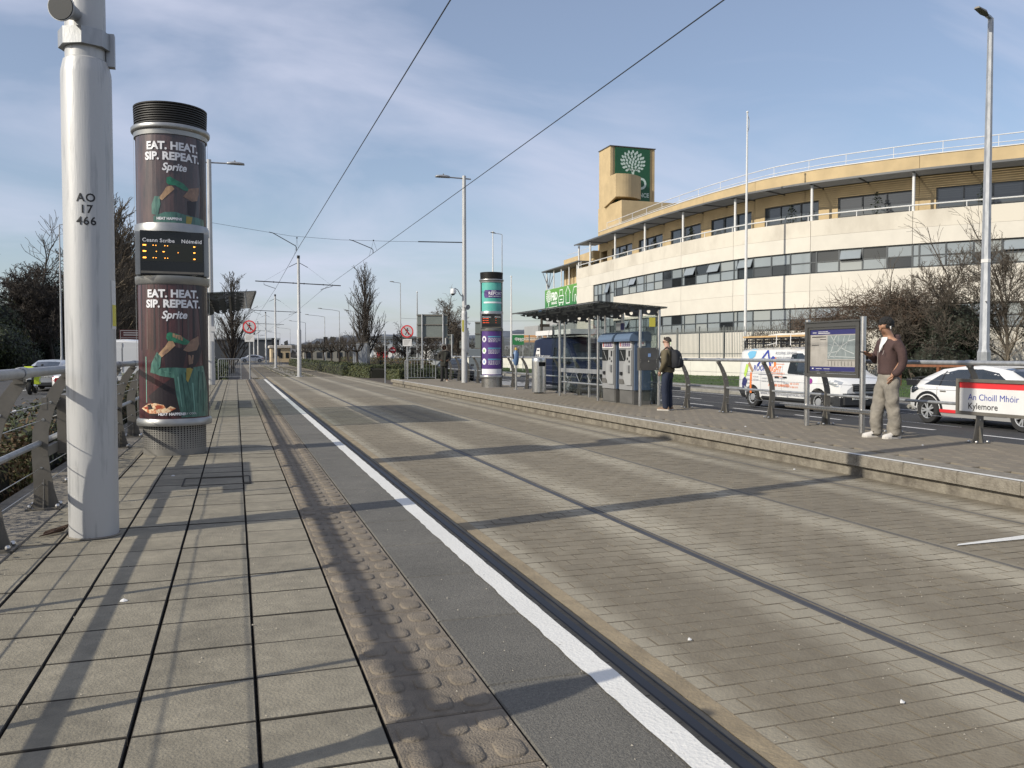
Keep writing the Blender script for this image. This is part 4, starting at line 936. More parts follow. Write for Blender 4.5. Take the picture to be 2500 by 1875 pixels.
for a, b, lb in (((1.35, 35.7, 6.2), (2.42, 35.6, 5.62), 'left'), ((4.55, 35.5, 6.0), (5.52, 35.4, 5.60), 'right')):
    t_ = thing('registration_arm', 'short dark registration arm hanging from the span wire over the %s track' % lb, 'wire fitting', (0, 0, 0), 0, 'registration arms on the span wire')
    q = MB(); q.tube([a, (a[0] + .15, a[1], a[2] - .03), (b[0] - .05, b[1], b[2] + .06), b, (b[0], b[1], 5.47)], .016, 6); q.build('rod', bpy.data.materials['dark wire'], t_)
    q = MB(); q.tube([(b[0], b[1] + 1.1, 5.47), (b[0] + .02, b[1] + .4, 5.8), (b[0] + .02, b[1], 6.0), (b[0], b[1] - 1.0, 5.47)], .005, 4); q.ball((b[0] + .02, b[1], 6.0), .035, 6, 4); q.build('bridle', bpy.data.materials['dark wire'], t_)
for k, (y, x) in enumerate(((57.4, 4.02), (95.5, 4.18), (136, 4.5), (176, 4.3), (216, 4.3), (256, 4.3))):
    t_ = thing('catenary_mast', 'catenary mast between the tracks, %s away from the camera' % ('nearest', 'second', 'third', 'fourth', 'fifth', 'sixth')[k], 'mast', (x, y, -.3), 0, 'catenary masts between the tracks')
    q = MB(); q.lathe([(.14, 0), (.14, 3.1), (.10, 3.2), (.085, 8.0), (0, 8.0)], 14); q.lathe([(.24, 0), (.24, .06), (.14, .08)], 8); q.build('shaft', 'galv_pole', t_, True)
    q = MB(); q.lathe([(.095, 7.85), (.1, 8.05), (0, 8.06)], 12); q.build('cap', 'black', t_)
    q = MB(); q.tube([(-2.75, 0, 6.30), (2.75, 0, 6.13)], .032, 8)
    q.tube([(-.09, 0, 7.55), (-.6, 0, 7.28)], .02, 6); q.tube([(.09, 0, 7.55), (.6, 0, 7.28)], .02, 6); q.build('cross_arm', bpy.data.materials['dark wire'], t_)
    q = MB(); q.tube([(-.6, 0, 7.28), (-2.2, 0, 6.29)], .006, 4); q.tube([(.6, 0, 7.28), (2.1, 0, 6.16)], .006, 4); q.build('stay_wire', bpy.data.materials['dark wire'], t_)
    q = MB()
    for s_, xa, xw in ((-1, -2.2, -1.5), (1, 2.2, 1.45)): q.tube([(xa, 0, 6.2), (xa, 0, 6.08), (xw, 0, 5.85), (xw, 0, 5.77)], .018, 5)
    for xi in (-1.6, -.35, .35, 1.6): q.ball((xi, 0, 6.215 - .031 * xi), .055, 8, 5)
    q.build('steady_arm', bpy.data.materials['dark wire'], t_)
# ================================================================== office building on a curved plan
def spline(P, n=14):
    out_ = []
    for i in range(len(P) - 1):
        p0, p1, p2, p3 = P[max(i - 1, 0)], P[i], P[i + 1], P[min(i + 2, len(P) - 1)]
        for k in range(n):
            t = k / n
            out_.append(tuple(.5 * (2 * p1[j] + (p2[j] - p0[j]) * t + (2 * p0[j] - 5 * p1[j] + 4 * p2[j] - p3[j]) * t * t + (3 * p1[j] - p0[j] - 3 * p2[j] + p3[j]) * t ** 3) for j in (0, 1)))
    return out_ + [P[-1]]
class Curve:
    def __init__(s, P):
        s.p = [Vector(q) for q in spline(P)]; s.l = [0]
        for a, b in zip(s.p[:-1], s.p[1:]): s.l.append(s.l[-1] + (b - a).length)
        s.L = s.l[-1]
    def at(s, x):
        i = 0; x = max(0, min(s.L - 1e-6, x))
        lo, hi = 0, len(s.l) - 1
        while hi - lo > 1:
            m_ = (lo + hi) // 2
            if s.l[m_] <= x: lo = m_
            else: hi = m_
        t = (x - s.l[lo]) / (s.l[hi] - s.l[lo]); a, b = s.p[lo], s.p[hi]
        a2 = s.p[max(lo - 2, 0)]; b2 = s.p[min(hi + 2, len(s.p) - 1)]
        return a + (b - a) * t, (b2 - a2).normalized()
    def pt(s, x, off, z):
        p, t = s.at(x); return (p.x + t.y * off, p.y - t.x * off, z)
    def slab(s, mb, s0, s1, o0, o1, z0, z1, step=1.2):    # block following the curve
        k = max(1, int((s1 - s0) / step + .5)); rings = []
        for i in range(k + 1):
            x = s0 + (s1 - s0) * i / k; rings.append([s.pt(x, o1, z0), s.pt(x, o0, z0), s.pt(x, o0, z1), s.pt(x, o1, z1)])
        return mb.loft(rings)
FC = Curve([(36.45, 87.5), (36.1, 77.2), (35.95, 70.5), (36.1, 63.5), (36.95, 56.4), (38.1, 52.9), (39.4, 50.1), (42.9, 44.9), (46.6, 40.6), (51, 35.5), (56.5, 30.0)])
B_ = thing('office_building', 'curved three storey cream and ochre office building with a roof tower', 'building', (0, 0, 0))
js = [0, 3.6] + [10.35 + 6.75 * k for k in range(9)]; js = [j for j in js if j < FC.L - .5] + [FC.L]
zs = dict(p1=10.74, b1=8.57, b0=6.97, d1=4.58, d0=2.93)
pane_m = [mat('window pane with pale blind', (.235, .265, .28), .12, var=.06, vs=1, coat=.6), mat('window pane grey blind', (.28, .30, .295), .15, coat=.6), mat('window pane dark room', (.018, .021, .024), .06, coat=.6)]
for a, b in zip(js[:-1], js[1:]):
    for z0, z1, m_ in ((9.62, 10.74, 'cream_top'), (8.57, 9.61, 'cream'), (5.75, 6.97, 'cream'), (4.58, 5.74, 'cream'), (1.2, 2.93, 'cream'), (-.6, 1.19, 'cream')):
        if a < 5 and z1 < 9: continue
        q = MB(); FC.slab(q, a + .015, b - .015, 0, -.28, z0, z1); q.build('wall_panel', m_, B_, 40)
q = MB(); FC.slab(q, 0, 4.9, 0, -.28, -.6, 8.56); q.build('wall_panel', 'cream', B_, 40)
q = MB(); FC.slab(q, .05, FC.L, -.30, -.5, -.6, 10.5); q.build('backing_wall', 'frame', B_)
q = MB(); q.add([FC.pt(0, 0.0, -.6), (50, 87.5, -.6), (50, 87.5, 10.7), FC.pt(0, .0, 10.7)], [(0, 1, 2, 3)]); q.build('end_wall', 'cream', B_)
def window_band(s0, s1, zb, zt_, rows, cols, narrow=None):
    q = MB(); FC.slab(q, s0, s1, -.10, -.28, zb, zb + .07); FC.slab(q, s0, s1, -.10, -.28, zt_ - .07, zt_)
    wn = .42 if narrow else 0; w = (s1 - s0 - wn) / cols
    ed = [s0] + ([s0 + wn] if narrow else []) + [s0 + wn + w * (i + 1) for i in range(cols)]
    for e in ed: FC.slab(q, max(s0, e - .05), min(s1, e + .05), -.08, -.28, zb + .07, zt_ - .07)
    h = (zt_ - zb - .14)
    cuts = [zb + .07 + h * i / rows for i in range(rows + 1)]
    for z in cuts[1:-1]: FC.slab(q, s0 + .05, s1 - .05, -.085, -.28, z - .035, z + .035)
    fr = q.build('window_frame', 'frame', B_)
    for a, b in zip(ed[:-1], ed[1:]):
        for i in range(rows):
            r_ = R.random(); up = i == rows - 1
            mi = 0 if r_ < .55 else 1 if r_ < (.9 if up else .7) else 2
            if not up and r_ > .86: mi = 3
            z0, z1 = cuts[i] + .035, cuts[i + 1] - .035; q = MB()
            if up and b - a > .6 and R.random() < .11:    # top-hung light tilted open
                P = [FC.pt(a + .05, -.14, z1), FC.pt(b - .05, -.14, z1), FC.pt(b - .05, .16, z0), FC.pt(a + .05, .16, z0)]; q.add(P, [(0, 1, 2, 3)]); q.cm = 1
                for u0, u1, v0, v1 in ((0, 1, .94, 1), (0, .04, 0, 1), (.96, 1, 0, 1)):
                    f_ = lambda u, v: tuple(Vector(P[0]).lerp(Vector(P[1]), u).lerp(Vector(P[3]).lerp(Vector(P[2]), u), v) + Vector((-.01, -.01, 0)))
                    q.add([f_(u0, v0), f_(u1, v0), f_(u1, v1), f_(u0, v1)], [(0, 1, 2, 3)])
                q.build('pane', [pane_m[0], M['frame']], fr); continue
            FC.slab(q, a + .05, b - .05, -.13, -.15, z0, z1, 9)
            q.build('pane', pane_m[mi] if mi < 3 else bpy.data.materials['spandrel grey'], fr)
mat('spandrel grey', (.062, .07, .076), .4)
R.seed(11)
for a, b in zip(js[2:-1], js[3:]):
    e = b if b < 56 else None
    if a > 52: break
    b2 = min(b, 55.5)
    window_band(a, b2, zs['b0'], zs['b1'], 2, 4 if b2 == b else 3, True)
    window_band(a, b2, zs['d0'], zs['d1'], 2, 4 if b2 == b else 3, True)
window_band(4.92, 10.33, 5.3, 8.56, 3, 5); window_band(4.92, 10.33, 1.9, 5.2, 3, 5)
# upper storey set back behind a terrace
UP0, UP1 = 1.2, FC.L - .3
q = MB(); FC.slab(q, 0.02, FC.L, -.28, -14, 9.80, 9.95); q.build('terrace_floor', 'pave', B_)
for a, b in zip(js[:-1], js[1:]):
    a_, b_ = max(a, UP0), min(b, UP1)
    if b_ - a_ < 1: continue
    q = MB(); FC.slab(q, a_ + .012, b_ - .012, -2.2, -2.5, 13.45, 14.8); q.build('fascia_panel', 'ochre', B_, 40)
    q = MB(); FC.slab(q, a_ + .012, b_ - .012, -2.21, -2.5, 12.53, 13.44)
    w0, w1 = a_ + (b_ - a_) * .17, a_ + (b_ - a_) * .94
    FC.slab(q, a_ + .012, w0, -2.21, -2.5, 9.95, 12.53); FC.slab(q, w1, b_ - .012, -2.21, -2.5, 9.95, 12.53); q.build('wall_panel', 'ochre', B_, 40)
    if b_ - a_ < 3: continue
    q = MB()
    for z in (9.95, 11.15, 12.45): FC.slab(q, w0, w1, -2.3, -2.5, z, z + .08)
    for k in range(4): x = w0 + (w1 - w0 - .1) * k / 3; FC.slab(q, x, x + .1, -2.28, -2.5, 10.03, 12.45)
    fr = q.build('window_frame', 'frame', B_)
    for k in range(3):
        x0 = w0 + (w1 - w0 - .1) * k / 3 + .1; x1 = w0 + (w1 - w0 - .1) * (k + 1) / 3
        for z0, z1 in ((10.03, 11.15), (11.23, 12.45)):
            q = MB(); FC.slab(q, x0, x1, -2.36, -2.38, z0, z1, 9); q.build('pane', [mat('terrace pane', (.055, .065, .072), .08, coat=.8) if 'terrace pane' not in bpy.data.materials else bpy.data.materials['terrace pane'], pane_m[0]][1 if R.random() < .3 and z0 < 11 else 0], fr)
q = MB(); FC.slab(q, UP0, UP1, -2.15, -2.5, 14.80, 14.86); q.build('roof_coping', 'white_matt', B_)
q = MB(); FC.slab(q, UP0, UP1, -2.5, -14, 14.6, 14.7); q.build('roof', 'pave', B_)
q = MB(); q.add([FC.pt(UP0, -2.2, 9.9), FC.pt(UP0, -14, 9.9), FC.pt(UP0, -14, 14.8), FC.pt(UP0, -2.2, 14.8)], [(0, 1, 2, 3)]); q.build('end_wall', 'ochre', B_)
# louvred sunshade: separate slats over the terrace
q = MB()
for k in range(11): o = .30 - k * .235; FC.slab(q, -.0, UP1, o, o - .15, 13.36 + .006 * k, 13.40 + .006 * k)
tag(q.build('louvre_slat', 'soot', B_), kind='stuff')
q = MB(); FC.slab(q, 0, UP1, .36, .31, 13.30, 13.44)
for j in js[1:]: FC.slab(q, j - .04, j + .04, .31, -2.2, 13.28, 13.355)
for j in js[2:-1]: FC.slab(q, j + 3.3, j + 3.38, .31, -2.2, 13.28, 13.355)
q.build('sunshade_frame', 'soot', B_)
q = MB(); q.tube([(0, 0, 10.74), (0, 0, 13.3)], .10, 10); o = q.build('terrace_post', 'white', B_, True); me = o.data; bpy.data.objects.remove(o)
for j in [.15] + js[1:-1]: piece(me, 'terrace_post', B_, FC.pt(j, -.18, 0))
def rail_on(s0, s1, off, z, r, name, posts=None, zb=0, m_='white'):
    q = MB(); n_ = int((s1 - s0) / .9); q.tube([FC.pt(s0 + (s1 - s0) * i / n_, off, z) for i in range(n_ + 1)], r, 6)
    if posts:
        for i in range(int((s1 - s0) / posts)): p = FC.pt(s0 + i * posts, off, 0); q.tube([(p[0], p[1], zb), (p[0], p[1], z)], r * .7, 5)
    return q.build(name, m_, B_)
rail_on(-.0, FC.L, -.10, 11.12, .05, 'terrace_rail', 6.75 / 2, 10.74)
rail_on(UP0 + .5, UP1, -2.9, 15.75, .035, 'roof_rail', 3.375, 14.7); rail_on(UP0 + .5, UP1, -2.9, 15.25, .025, 'roof_rail')
# potted shrubs along the terrace
for i, (s_, h) in enumerate(((10.9, 1.1), (17.6, 1.2), (24.0, 1.4), (35.3, 1.6), (41.6, 1.8), (48.2, 1.9))):
    p = FC.pt(s_, -.9, 9.95); t_ = thing('terrace_shrub', 'small potted shrub on the terrace, %s from the tower end' % ('first', 'second', 'third', 'fourth', 'fifth', 'sixth')[i], 'shrub', p, 0, 'potted shrubs on the terrace')
    q = MB(); q.lathe([(.14, 0), (.2, .4), (.17, .4), (0, .36)], 10); q.build('pot', 'white_matt', t_)
    q = MB(); q.tube([(0, 0, .36), (0, 0, .8)], .03, 5); q.build('stem', 'bark', t_)
    q = MB(); rr = random.Random(i)
    for k in range(170):
        a = rr.uniform(0, 2 * pi); zz = rr.random(); r_ = .42 * sin(pi * (.12 + .85 * zz)) * sqrt(rr.random()); c = Vector((r_ * cos(a), r_ * sin(a), .65 + zz * h)); u = Vector((rr.gauss(0, 1), rr.gauss(0, 1), rr.gauss(0, 1))).normalized() * .10; v_ = u.orthogonal().normalized() * .06
        q.add([c - u, c + v_, c + u, c - v_], [(0, 1, 2, 3)])
    q.build('foliage', 'leaf_dk', t_)
# tower with the green sign
q = MB(); q.box(40.6, 46.2, 87.8, 90.8, 9, 24.8); q.box(40.601, 40.9, 87.72, 87.80, 18.3, 24.8); q.box(45.95, 46.2, 87.72, 87.80, 18.3, 24.8); q.build('tower', 'ochre', B_)
q = MB(); q.box(40.5, 46.3, 87.62, 90.9, 24.8, 24.88); q.build('tower_coping', 'soot', B_)
q = MB(); q.box(40.59, 48.5, 84.7, 91.0, 9, 18.2); q.build('tower_base', 'ochre', B_)
for z in (12.4, 15.4):
    q = MB(); q.box(40.575, 40.595, 84.69, 91, z, z + .05); q.build('joint_bead', 'soot', B_)
q = MB(); arc = [(40.37, 87.715)] + [(40.37 + 3.53 * i / 10, 86.1 - 1.0 * sin(pi * (.12 + .76 * i / 10)) + .09 * i) for i in range(11)] + [(43.9, 87.715)]
q.prism(arc, lambda u, v, w: (u, v, 18.75 + w), 2.55)
q.add([(40.36, 85.75, 21.3), (40.36, 88.9, 20.4), (40.36, 88.9, 18.0), (40.36, 85.75, 18.75), (40.62, 85.75, 21.3), (40.62, 88.9, 20.4), (40.62, 88.9, 18.0), (40.62, 85.75, 18.75)], [(0, 1, 2, 3), (4, 5, 6, 7), (0, 1, 5, 4), (1, 2, 6, 5), (2, 3, 7, 6), (3, 0, 4, 7)]); q.build('tower_bulge', 'ochre', B_)
def tree_logo(mb, F, cx, cz, w, seed=0, small=False):   # trunk plus a crown of separate leaves
    rr = random.Random(seed); n = 0
    for ring, (cnt, rad) in enumerate(((1, 0), (6, .28), (11, .55), (15, .80), (17, 1.0))):
        for k in range(cnt):
            a = 2 * pi * k / cnt + ring * .3; x, z = rad * cos(a), rad * .82 * sin(a) + .30
            if z < -.36 and abs(x) < .30: continue
            L, Wd = .15, .095; d_ = Vector((x * .8, z + .25)); d_ = d_.normalized() if d_.length > .01 else Vector((0, 1)); n_ = Vector((-d_.y, d_.x)); c = Vector((x, z))
            P = [c - d_ * L, c - d_ * L * .3 + n_ * Wd, c + d_ * L * .5 + n_ * Wd * .8, c + d_ * L, c + d_ * L * .5 - n_ * Wd * .8, c - d_ * L * .3 - n_ * Wd]
            mb.add([F(cx + p.x * w, cz + p.y * w) for p in P], [tuple(range(6))])
    tr_ = [(-.10, -.95), (-.26, -1.0), (.26, -1.0), (.12, -.93), (.10, -.62), (.14, -.42), (.42, -.26), (.40, -.22), (.10, -.34), (0, -.40), (-.10, -.33), (-.40, -.22), (-.42, -.26), (-.14, -.42), (-.10, -.62)]
    mb.add([F(cx + x * w, cz + z * w) for x, z in tr_], [tuple(range(len(tr_)))])
gsign = mat('deep green sign', (.012, .085, .035), .45, var=.08, vs=1); pale = mat('pale sign lettering', (.50, .60, .55), .5)
q = MB(); q.box(41.2, 45.57, 87.66, 87.78, 18.35, 24.72); q.build('tower_sign', gsign, B_); tsn = q_last(B_)
q = MB(); tree_logo(q, lambda u, v: (u, 87.655, v), 43.4, 22.75, 1.42); q.build('tree_emblem', pale, tsn)
q = MB(); put_text(q, 'FBD', 1.85, lambda u, v: (u + 45.15, 87.655, v + 20.15), bold=.05, align='RIGHT', sx=.92); put_text(q, 'INSURANCE', .66, lambda u, v: (u + 45.45, 87.655, v + 19.25), bold=.02, align='RIGHT', sx=.95); q.build('lettering', pale, tsn)
q = MB(); q.box(47, 49.5, 84, 86, 14.7, 17.2); q.box(49.9, 52, 80, 82, 14.7, 16.4); q.build('roof_plant', 'soot', B_)
# receding wing with the bright green sign
WG = Curve([(37.75, 106), (37.6, 102.5), (37.4, 99.8), (37.15, 94), (36.95, 90), (36.75, 87.0)])
W_ = thing('office_wing', 'receding grey wing of the office with a bright green sign and ochre top floor', 'building', (0, 0, 0))
w0 = WG.L - 13.0; w1 = WG.L - .2
q = MB(); WG.slab(q, w0, w1, 0, -.3, -.6, 6.75); q.build('wall', mat('grey cladding', (.32, .323, .32), .6, var=.06, vs=1), W_, 40)
q = MB(); WG.slab(q, w0, w1, -.02, -.3, 6.75, 9.3); WG.slab(q, w0, w1, -.30, -9, 9.2, 9.3); q.build('sign_wall', 'cream', W_, 40)
q = MB(); WG.slab(q, w0 + 2.6, w1, -1.5, -9, 11.75, 12.85); q.build('fascia', 'ochre', W_, 40)
q = MB(); n_ = 8
for k in range(n_): x = w0 + 2.6 + (w1 - w0 - 2.6) * k / n_; WG.slab(q, x, x + .9, -1.5, -1.9, 9.3, 11.75)
q.build('pier', 'ochre', W_)
q = MB(); WG.slab(q, w0 + 2.6, w1, -1.75, -2, 9.3, 11.75); WG.slab(q, w0 + 2.6, w0 + 2.7, -1.5, -9, 9.3, 11.75); q.build('window', 'terrace pane' if 0 else bpy.data.materials['terrace pane'], W_)
q = MB(); WG.slab(q, w0 - .6, w1, .4, -1.5, 11.55, 11.68); q.build('sunshade', 'soot', W_)
q = MB()
for k in range(7): p = WG.pt(w0 + .4 + k * 2.8, 0.0, 0); q.tube([(p[0], p[1], 9.3), (p[0], p[1], 11.55)], .07, 6)
q.tube([WG.pt(w0 + 2.6 + i * 1.5, -2, 13.5) for i in range(11)], .03, 5); q.build('post', 'white', W_)
q = MB()
for k in range(4): p = WG.pt(w0 + .0 - .3, .3 - k * .5, 11.5); p2 = WG.pt(w0 + 1.2, .0, 9.4); q.tube([p, p2], .04, 4)
q.build('brace', 'soot', W_)
q = MB(); WG.slab(q, w0 - .05, w1 - .15, .10, .02, 6.8, 9.25)
SG = bpy.data.materials.new('green gradient sign'); SG.use_nodes = True; t = SG.node_tree; b = t.nodes['Principled BSDF']; b.inputs['Roughness'].default_value = .4
gg = N(t, 'ShaderNodeTexCoord'); s2_ = N(t, 'ShaderNodeSeparateXYZ'); t.links.new(gg.outputs['Object'], s2_.inputs[0]); mr_ = N(t, 'ShaderNodeMapRange'); t.links.new(s2_.outputs[2], mr_.inputs[0]); mr_.inputs[1].default_value = 6.8; mr_.inputs[2].default_value = 9.25
rp_ = N(t, 'ShaderNodeValToRGB'); rp_.color_ramp.elements[0].color = (.015, .16, .04, 1); rp_.color_ramp.elements[1].color = (.11, .31, .04, 1); t.links.new(mr_.outputs[0], rp_.inputs[0]); t.links.new(rp_.outputs[0], b.inputs['Base Color'])
q.build('sign_board', SG, W_, 40); sb = q_last(W_)
FW = lambda u, v: WG.pt(w0 + u, .108, v)
q = MB(); tree_logo(q, FW, 1.5, 8.1, .92, 3); put_text(q, 'FBD', 1.30, lambda u, v: FW(2.55 + u, v + 7.85), bold=.06, sx=1.0); put_text(q, 'INSURANCE', .40, lambda u, v: FW(2.6 + u, v + 7.35), bold=.02, sx=.95)
def poly_line(P, w):
    for (a, b), (c, d) in zip(P[:-1], P[1:]):
        n_ = Vector((-(d - b), c - a)); n_ = n_.normalized() * w / 2; q.add([FW(a + n_.x, b + n_.y), FW(c + n_.x, d + n_.y), FW(c - n_.x, d - n_.y), FW(a - n_.x, b - n_.y)], [(0, 1, 2, 3)])
def sh(P, x, k=1.): return [(x + (a - x) * k, b) for a, b in P]
poly_line([(5.6, 8.2), (5.75, 8.9), (6.75, 8.9), (6.9, 8.2), (7.15, 8.1), (7.15, 7.4), (5.35, 7.4), (5.35, 8.1), (5.6, 8.2), (6.9, 8.2)], .12); poly_line([(5.5, 7.4), (5.5, 7.15), (5.85, 7.15), (5.85, 7.4)], .12); poly_line([(6.65, 7.4), (6.65, 7.15), (7.0, 7.15), (7.0, 7.4)], .12); poly_line([(5.8, 7.75), (6.7, 7.75)], .12)
poly_line([(7.7, 8.3), (8.65, 9.15), (9.6, 8.3)], .12); poly_line([(8.0, 8.4), (8.0, 7.2), (9.3, 7.2), (9.3, 8.4)], .12)
poly_line([(10.4, 7.3), (10.4, 8.3), (10.8, 8.9), (12.3, 8.9), (12.7, 8.3)], .12); poly_line([(11.0, 7.2), (11.15, 8.0), (11.5, 8.0), (11.65, 7.2), (11.9, 8.0), (12.2, 8.0), (12.4, 7.2)], .12); poly_line([(.4, 7.0), (4.8, 7.05)], .05)
q.build('lettering', mat('sign white print', (.70, .76, .70), .5), sb)
t_ = thing('entrance_canopy', 'grey cantilevered box canopy at the entrance left of the office', 'canopy', (33.9, 93.2, -.4)); q = MB(); q.bbox(0, 3.4, 0, 5, 3.8, 5.0); q.build('box', bpy.data.materials['grey cladding'], t_); q = MB()
for x, y in ((.4, .5), (2.2, .5), (3.0, 2)): q.tube([(x, y, 0), (x, y, 3.8)], .12, 8)
q.build('column', 'soot', t_); q = MB(); q.box(.9, 3.2, 2.4, 4.8, 0, 3.79); q.build('lobby', 'terrace pane' if 0 else bpy.data.materials['terrace pane'], t_)
# white boundary wall with palisade fence
BW = Curve([(29.6, 118), (29.25, 100), (29.4, 88), (30.2, 74), (31.4, 62), (32.6, 51), (34.0, 46)])
t_ = thing('boundary_wall', 'low white boundary wall below the palisade fence in front of the office', 'wall', (0, 0, 0))
k = int(BW.L / 3)
for i in range(k):
    q = MB(); BW.slab(q, i * 3 + .01, i * 3 + 2.99, 0, -.22, -.7, .88); q.build('wall_panel', 'white' if 0 else mat('white wall paint', (.60, .585, .52), .8, var=.08, vs=1) if 'white wall paint' not in bpy.data.materials else bpy.data.materials['white wall paint'], t_)
q = MB(); BW.slab(q, 0, BW.L, .03, -.25, .88, .92); q.build('coping', bpy.data.materials['white wall paint'], t_)
t_ = thing('palisade_fence', 'grey steel palisade fence standing on the white boundary wall', 'fence', (0, 0, 0))
q = MB(); q.add([(-.03, 0, 0), (0, -.012, 0), (.03, 0, 0), (-.03, 0, 2.05), (0, -.012, 2.16), (.03, 0, 2.05)], [(0, 1, 4, 3), (1, 2, 5, 4)]); o = q.build('pale', mat('palisade grey', (.17, .18, .175), .55, .4), t_); me = o.data; bpy.data.objects.remove(o)
np_ = 0; s_ = BW.L - .1
allp = MB()
while s_ > 1:
    p = BW.pt(s_, -.08, 1.02); tt_ = BW.at(s_)[1]; rz = atan2(-tt_.y, -tt_.x)
    if np_ < 290: piece(me, 'pale', t_, p, rz)
    else:
        c_, n_ = cos(rz), sin(rz); allp.add([(p[0] - .03 * c_, p[1] - .03 * n_, p[2]), (p[0] + .03 * c_, p[1] + .03 * n_, p[2]), (p[0] + .03 * c_, p[1] + .03 * n_, p[2] + 2.05), (p[0], p[1], p[2] + 2.16), (p[0] - .03 * c_, p[1] - .03 * n_, p[2] + 2.05)], [(0, 1, 2, 3, 4)])
    np_ += 1; s_ -= .155
tag(allp.build('pale', bpy.data.materials['palisade grey'], t_), kind='stuff')
q = MB()
for z in (1.25, 2.85): BW.slab(q, 1, BW.L - .1, -.10, -.14, z, z + .05)
q.build('fence_rail', bpy.data.materials['palisade grey'], t_)
q = MB(); q.box(-.05, .05, -.04, .04, .9, 3.25); o = q.build('post', bpy.data.materials['palisade grey'], t_); me = o.data; bpy.data.objects.remove(o)
for i in range(int(BW.L / 2.75)): piece(me, 'post', t_, BW.pt(BW.L - .2 - i * 2.75, -.13, 0))
t_ = thing('fence_notice', 'small green and white notice fixed to the palisade fence behind the white van', 'notice', BW.pt(BW.L - 12.2, .0, 1.95), radians(-75)); q = MB(); q.box(-.25, .25, -.01, 0, -.5, .5); q.build('plate', 'white_matt', t_); q = MB(); q.box(-.23, .23, -.0125, -.0105, .0, .46); q.build('green_print', PT['pgreen'], t_)
# free-standing signs left of the office
t_ = thing('roadside_sign', 'small dark green FBD sign on two posts at the verge', 'sign', (25.05, 76.0, -.35), radians(-16)); q = MB(); q.box(0, 1.10, -.03, .03, 2.45, 3.4); q.build('panel', mat('sign green', (.02, .16, .05), .45), t_); pn = q_last(t_); q = MB(); q.box(-.02, 1.12, -.035, .035, 3.4, 3.47); q.build('top_edge', 'white_matt', pn)
q = MB(); put_text(q, 'FBD', .34, lambda u, v: (u + .53, -.033, v + 2.86), bold=.01); tree_logo(q, lambda u, v: (u, -.033, v), .38, 2.98, .16); put_text(q, 'INSURANCE', .08, lambda u, v: (u + .62, -.033, v + 2.76)); q.build('lettering', 'white_matt', pn)
q = MB(); q.tube([(.12, 0, 0), (.12, 0, 2.5)], .04, 6); q.tube([(1.0, 0, 0), (1.0, 0, 2.5)], .04, 6); q.build('post', 'galv', t_)
t_ = thing('banner_board', 'long orange banner board with pale lettering beside the green sign', 'banner', (30.9, 89.8, -.4), radians(-19)); q = MB(); q.box(0, 2.6, -.03, .03, 2.95, 3.75); q.build('panel', mat('orange banner', (.55, .25, .06), .6), t_); pn = q_last(t_); q = MB(); put_text(q, "WE'RE RECRUITING NOW", .42, lambda u, v: (u + .06, -.034, v + 3.2), bold=.02, sx=.52); q.build('lettering', mat('banner lettering', (.82, .74, .62), .6), pn)
q = MB(); q.tube([(.2, .03, 0), (.2, .03, 3)], .05, 5); q.tube([(2.4, .03, 0), (2.4, .03, 3)], .05, 5); q.build('post', 'grey_steel', t_)
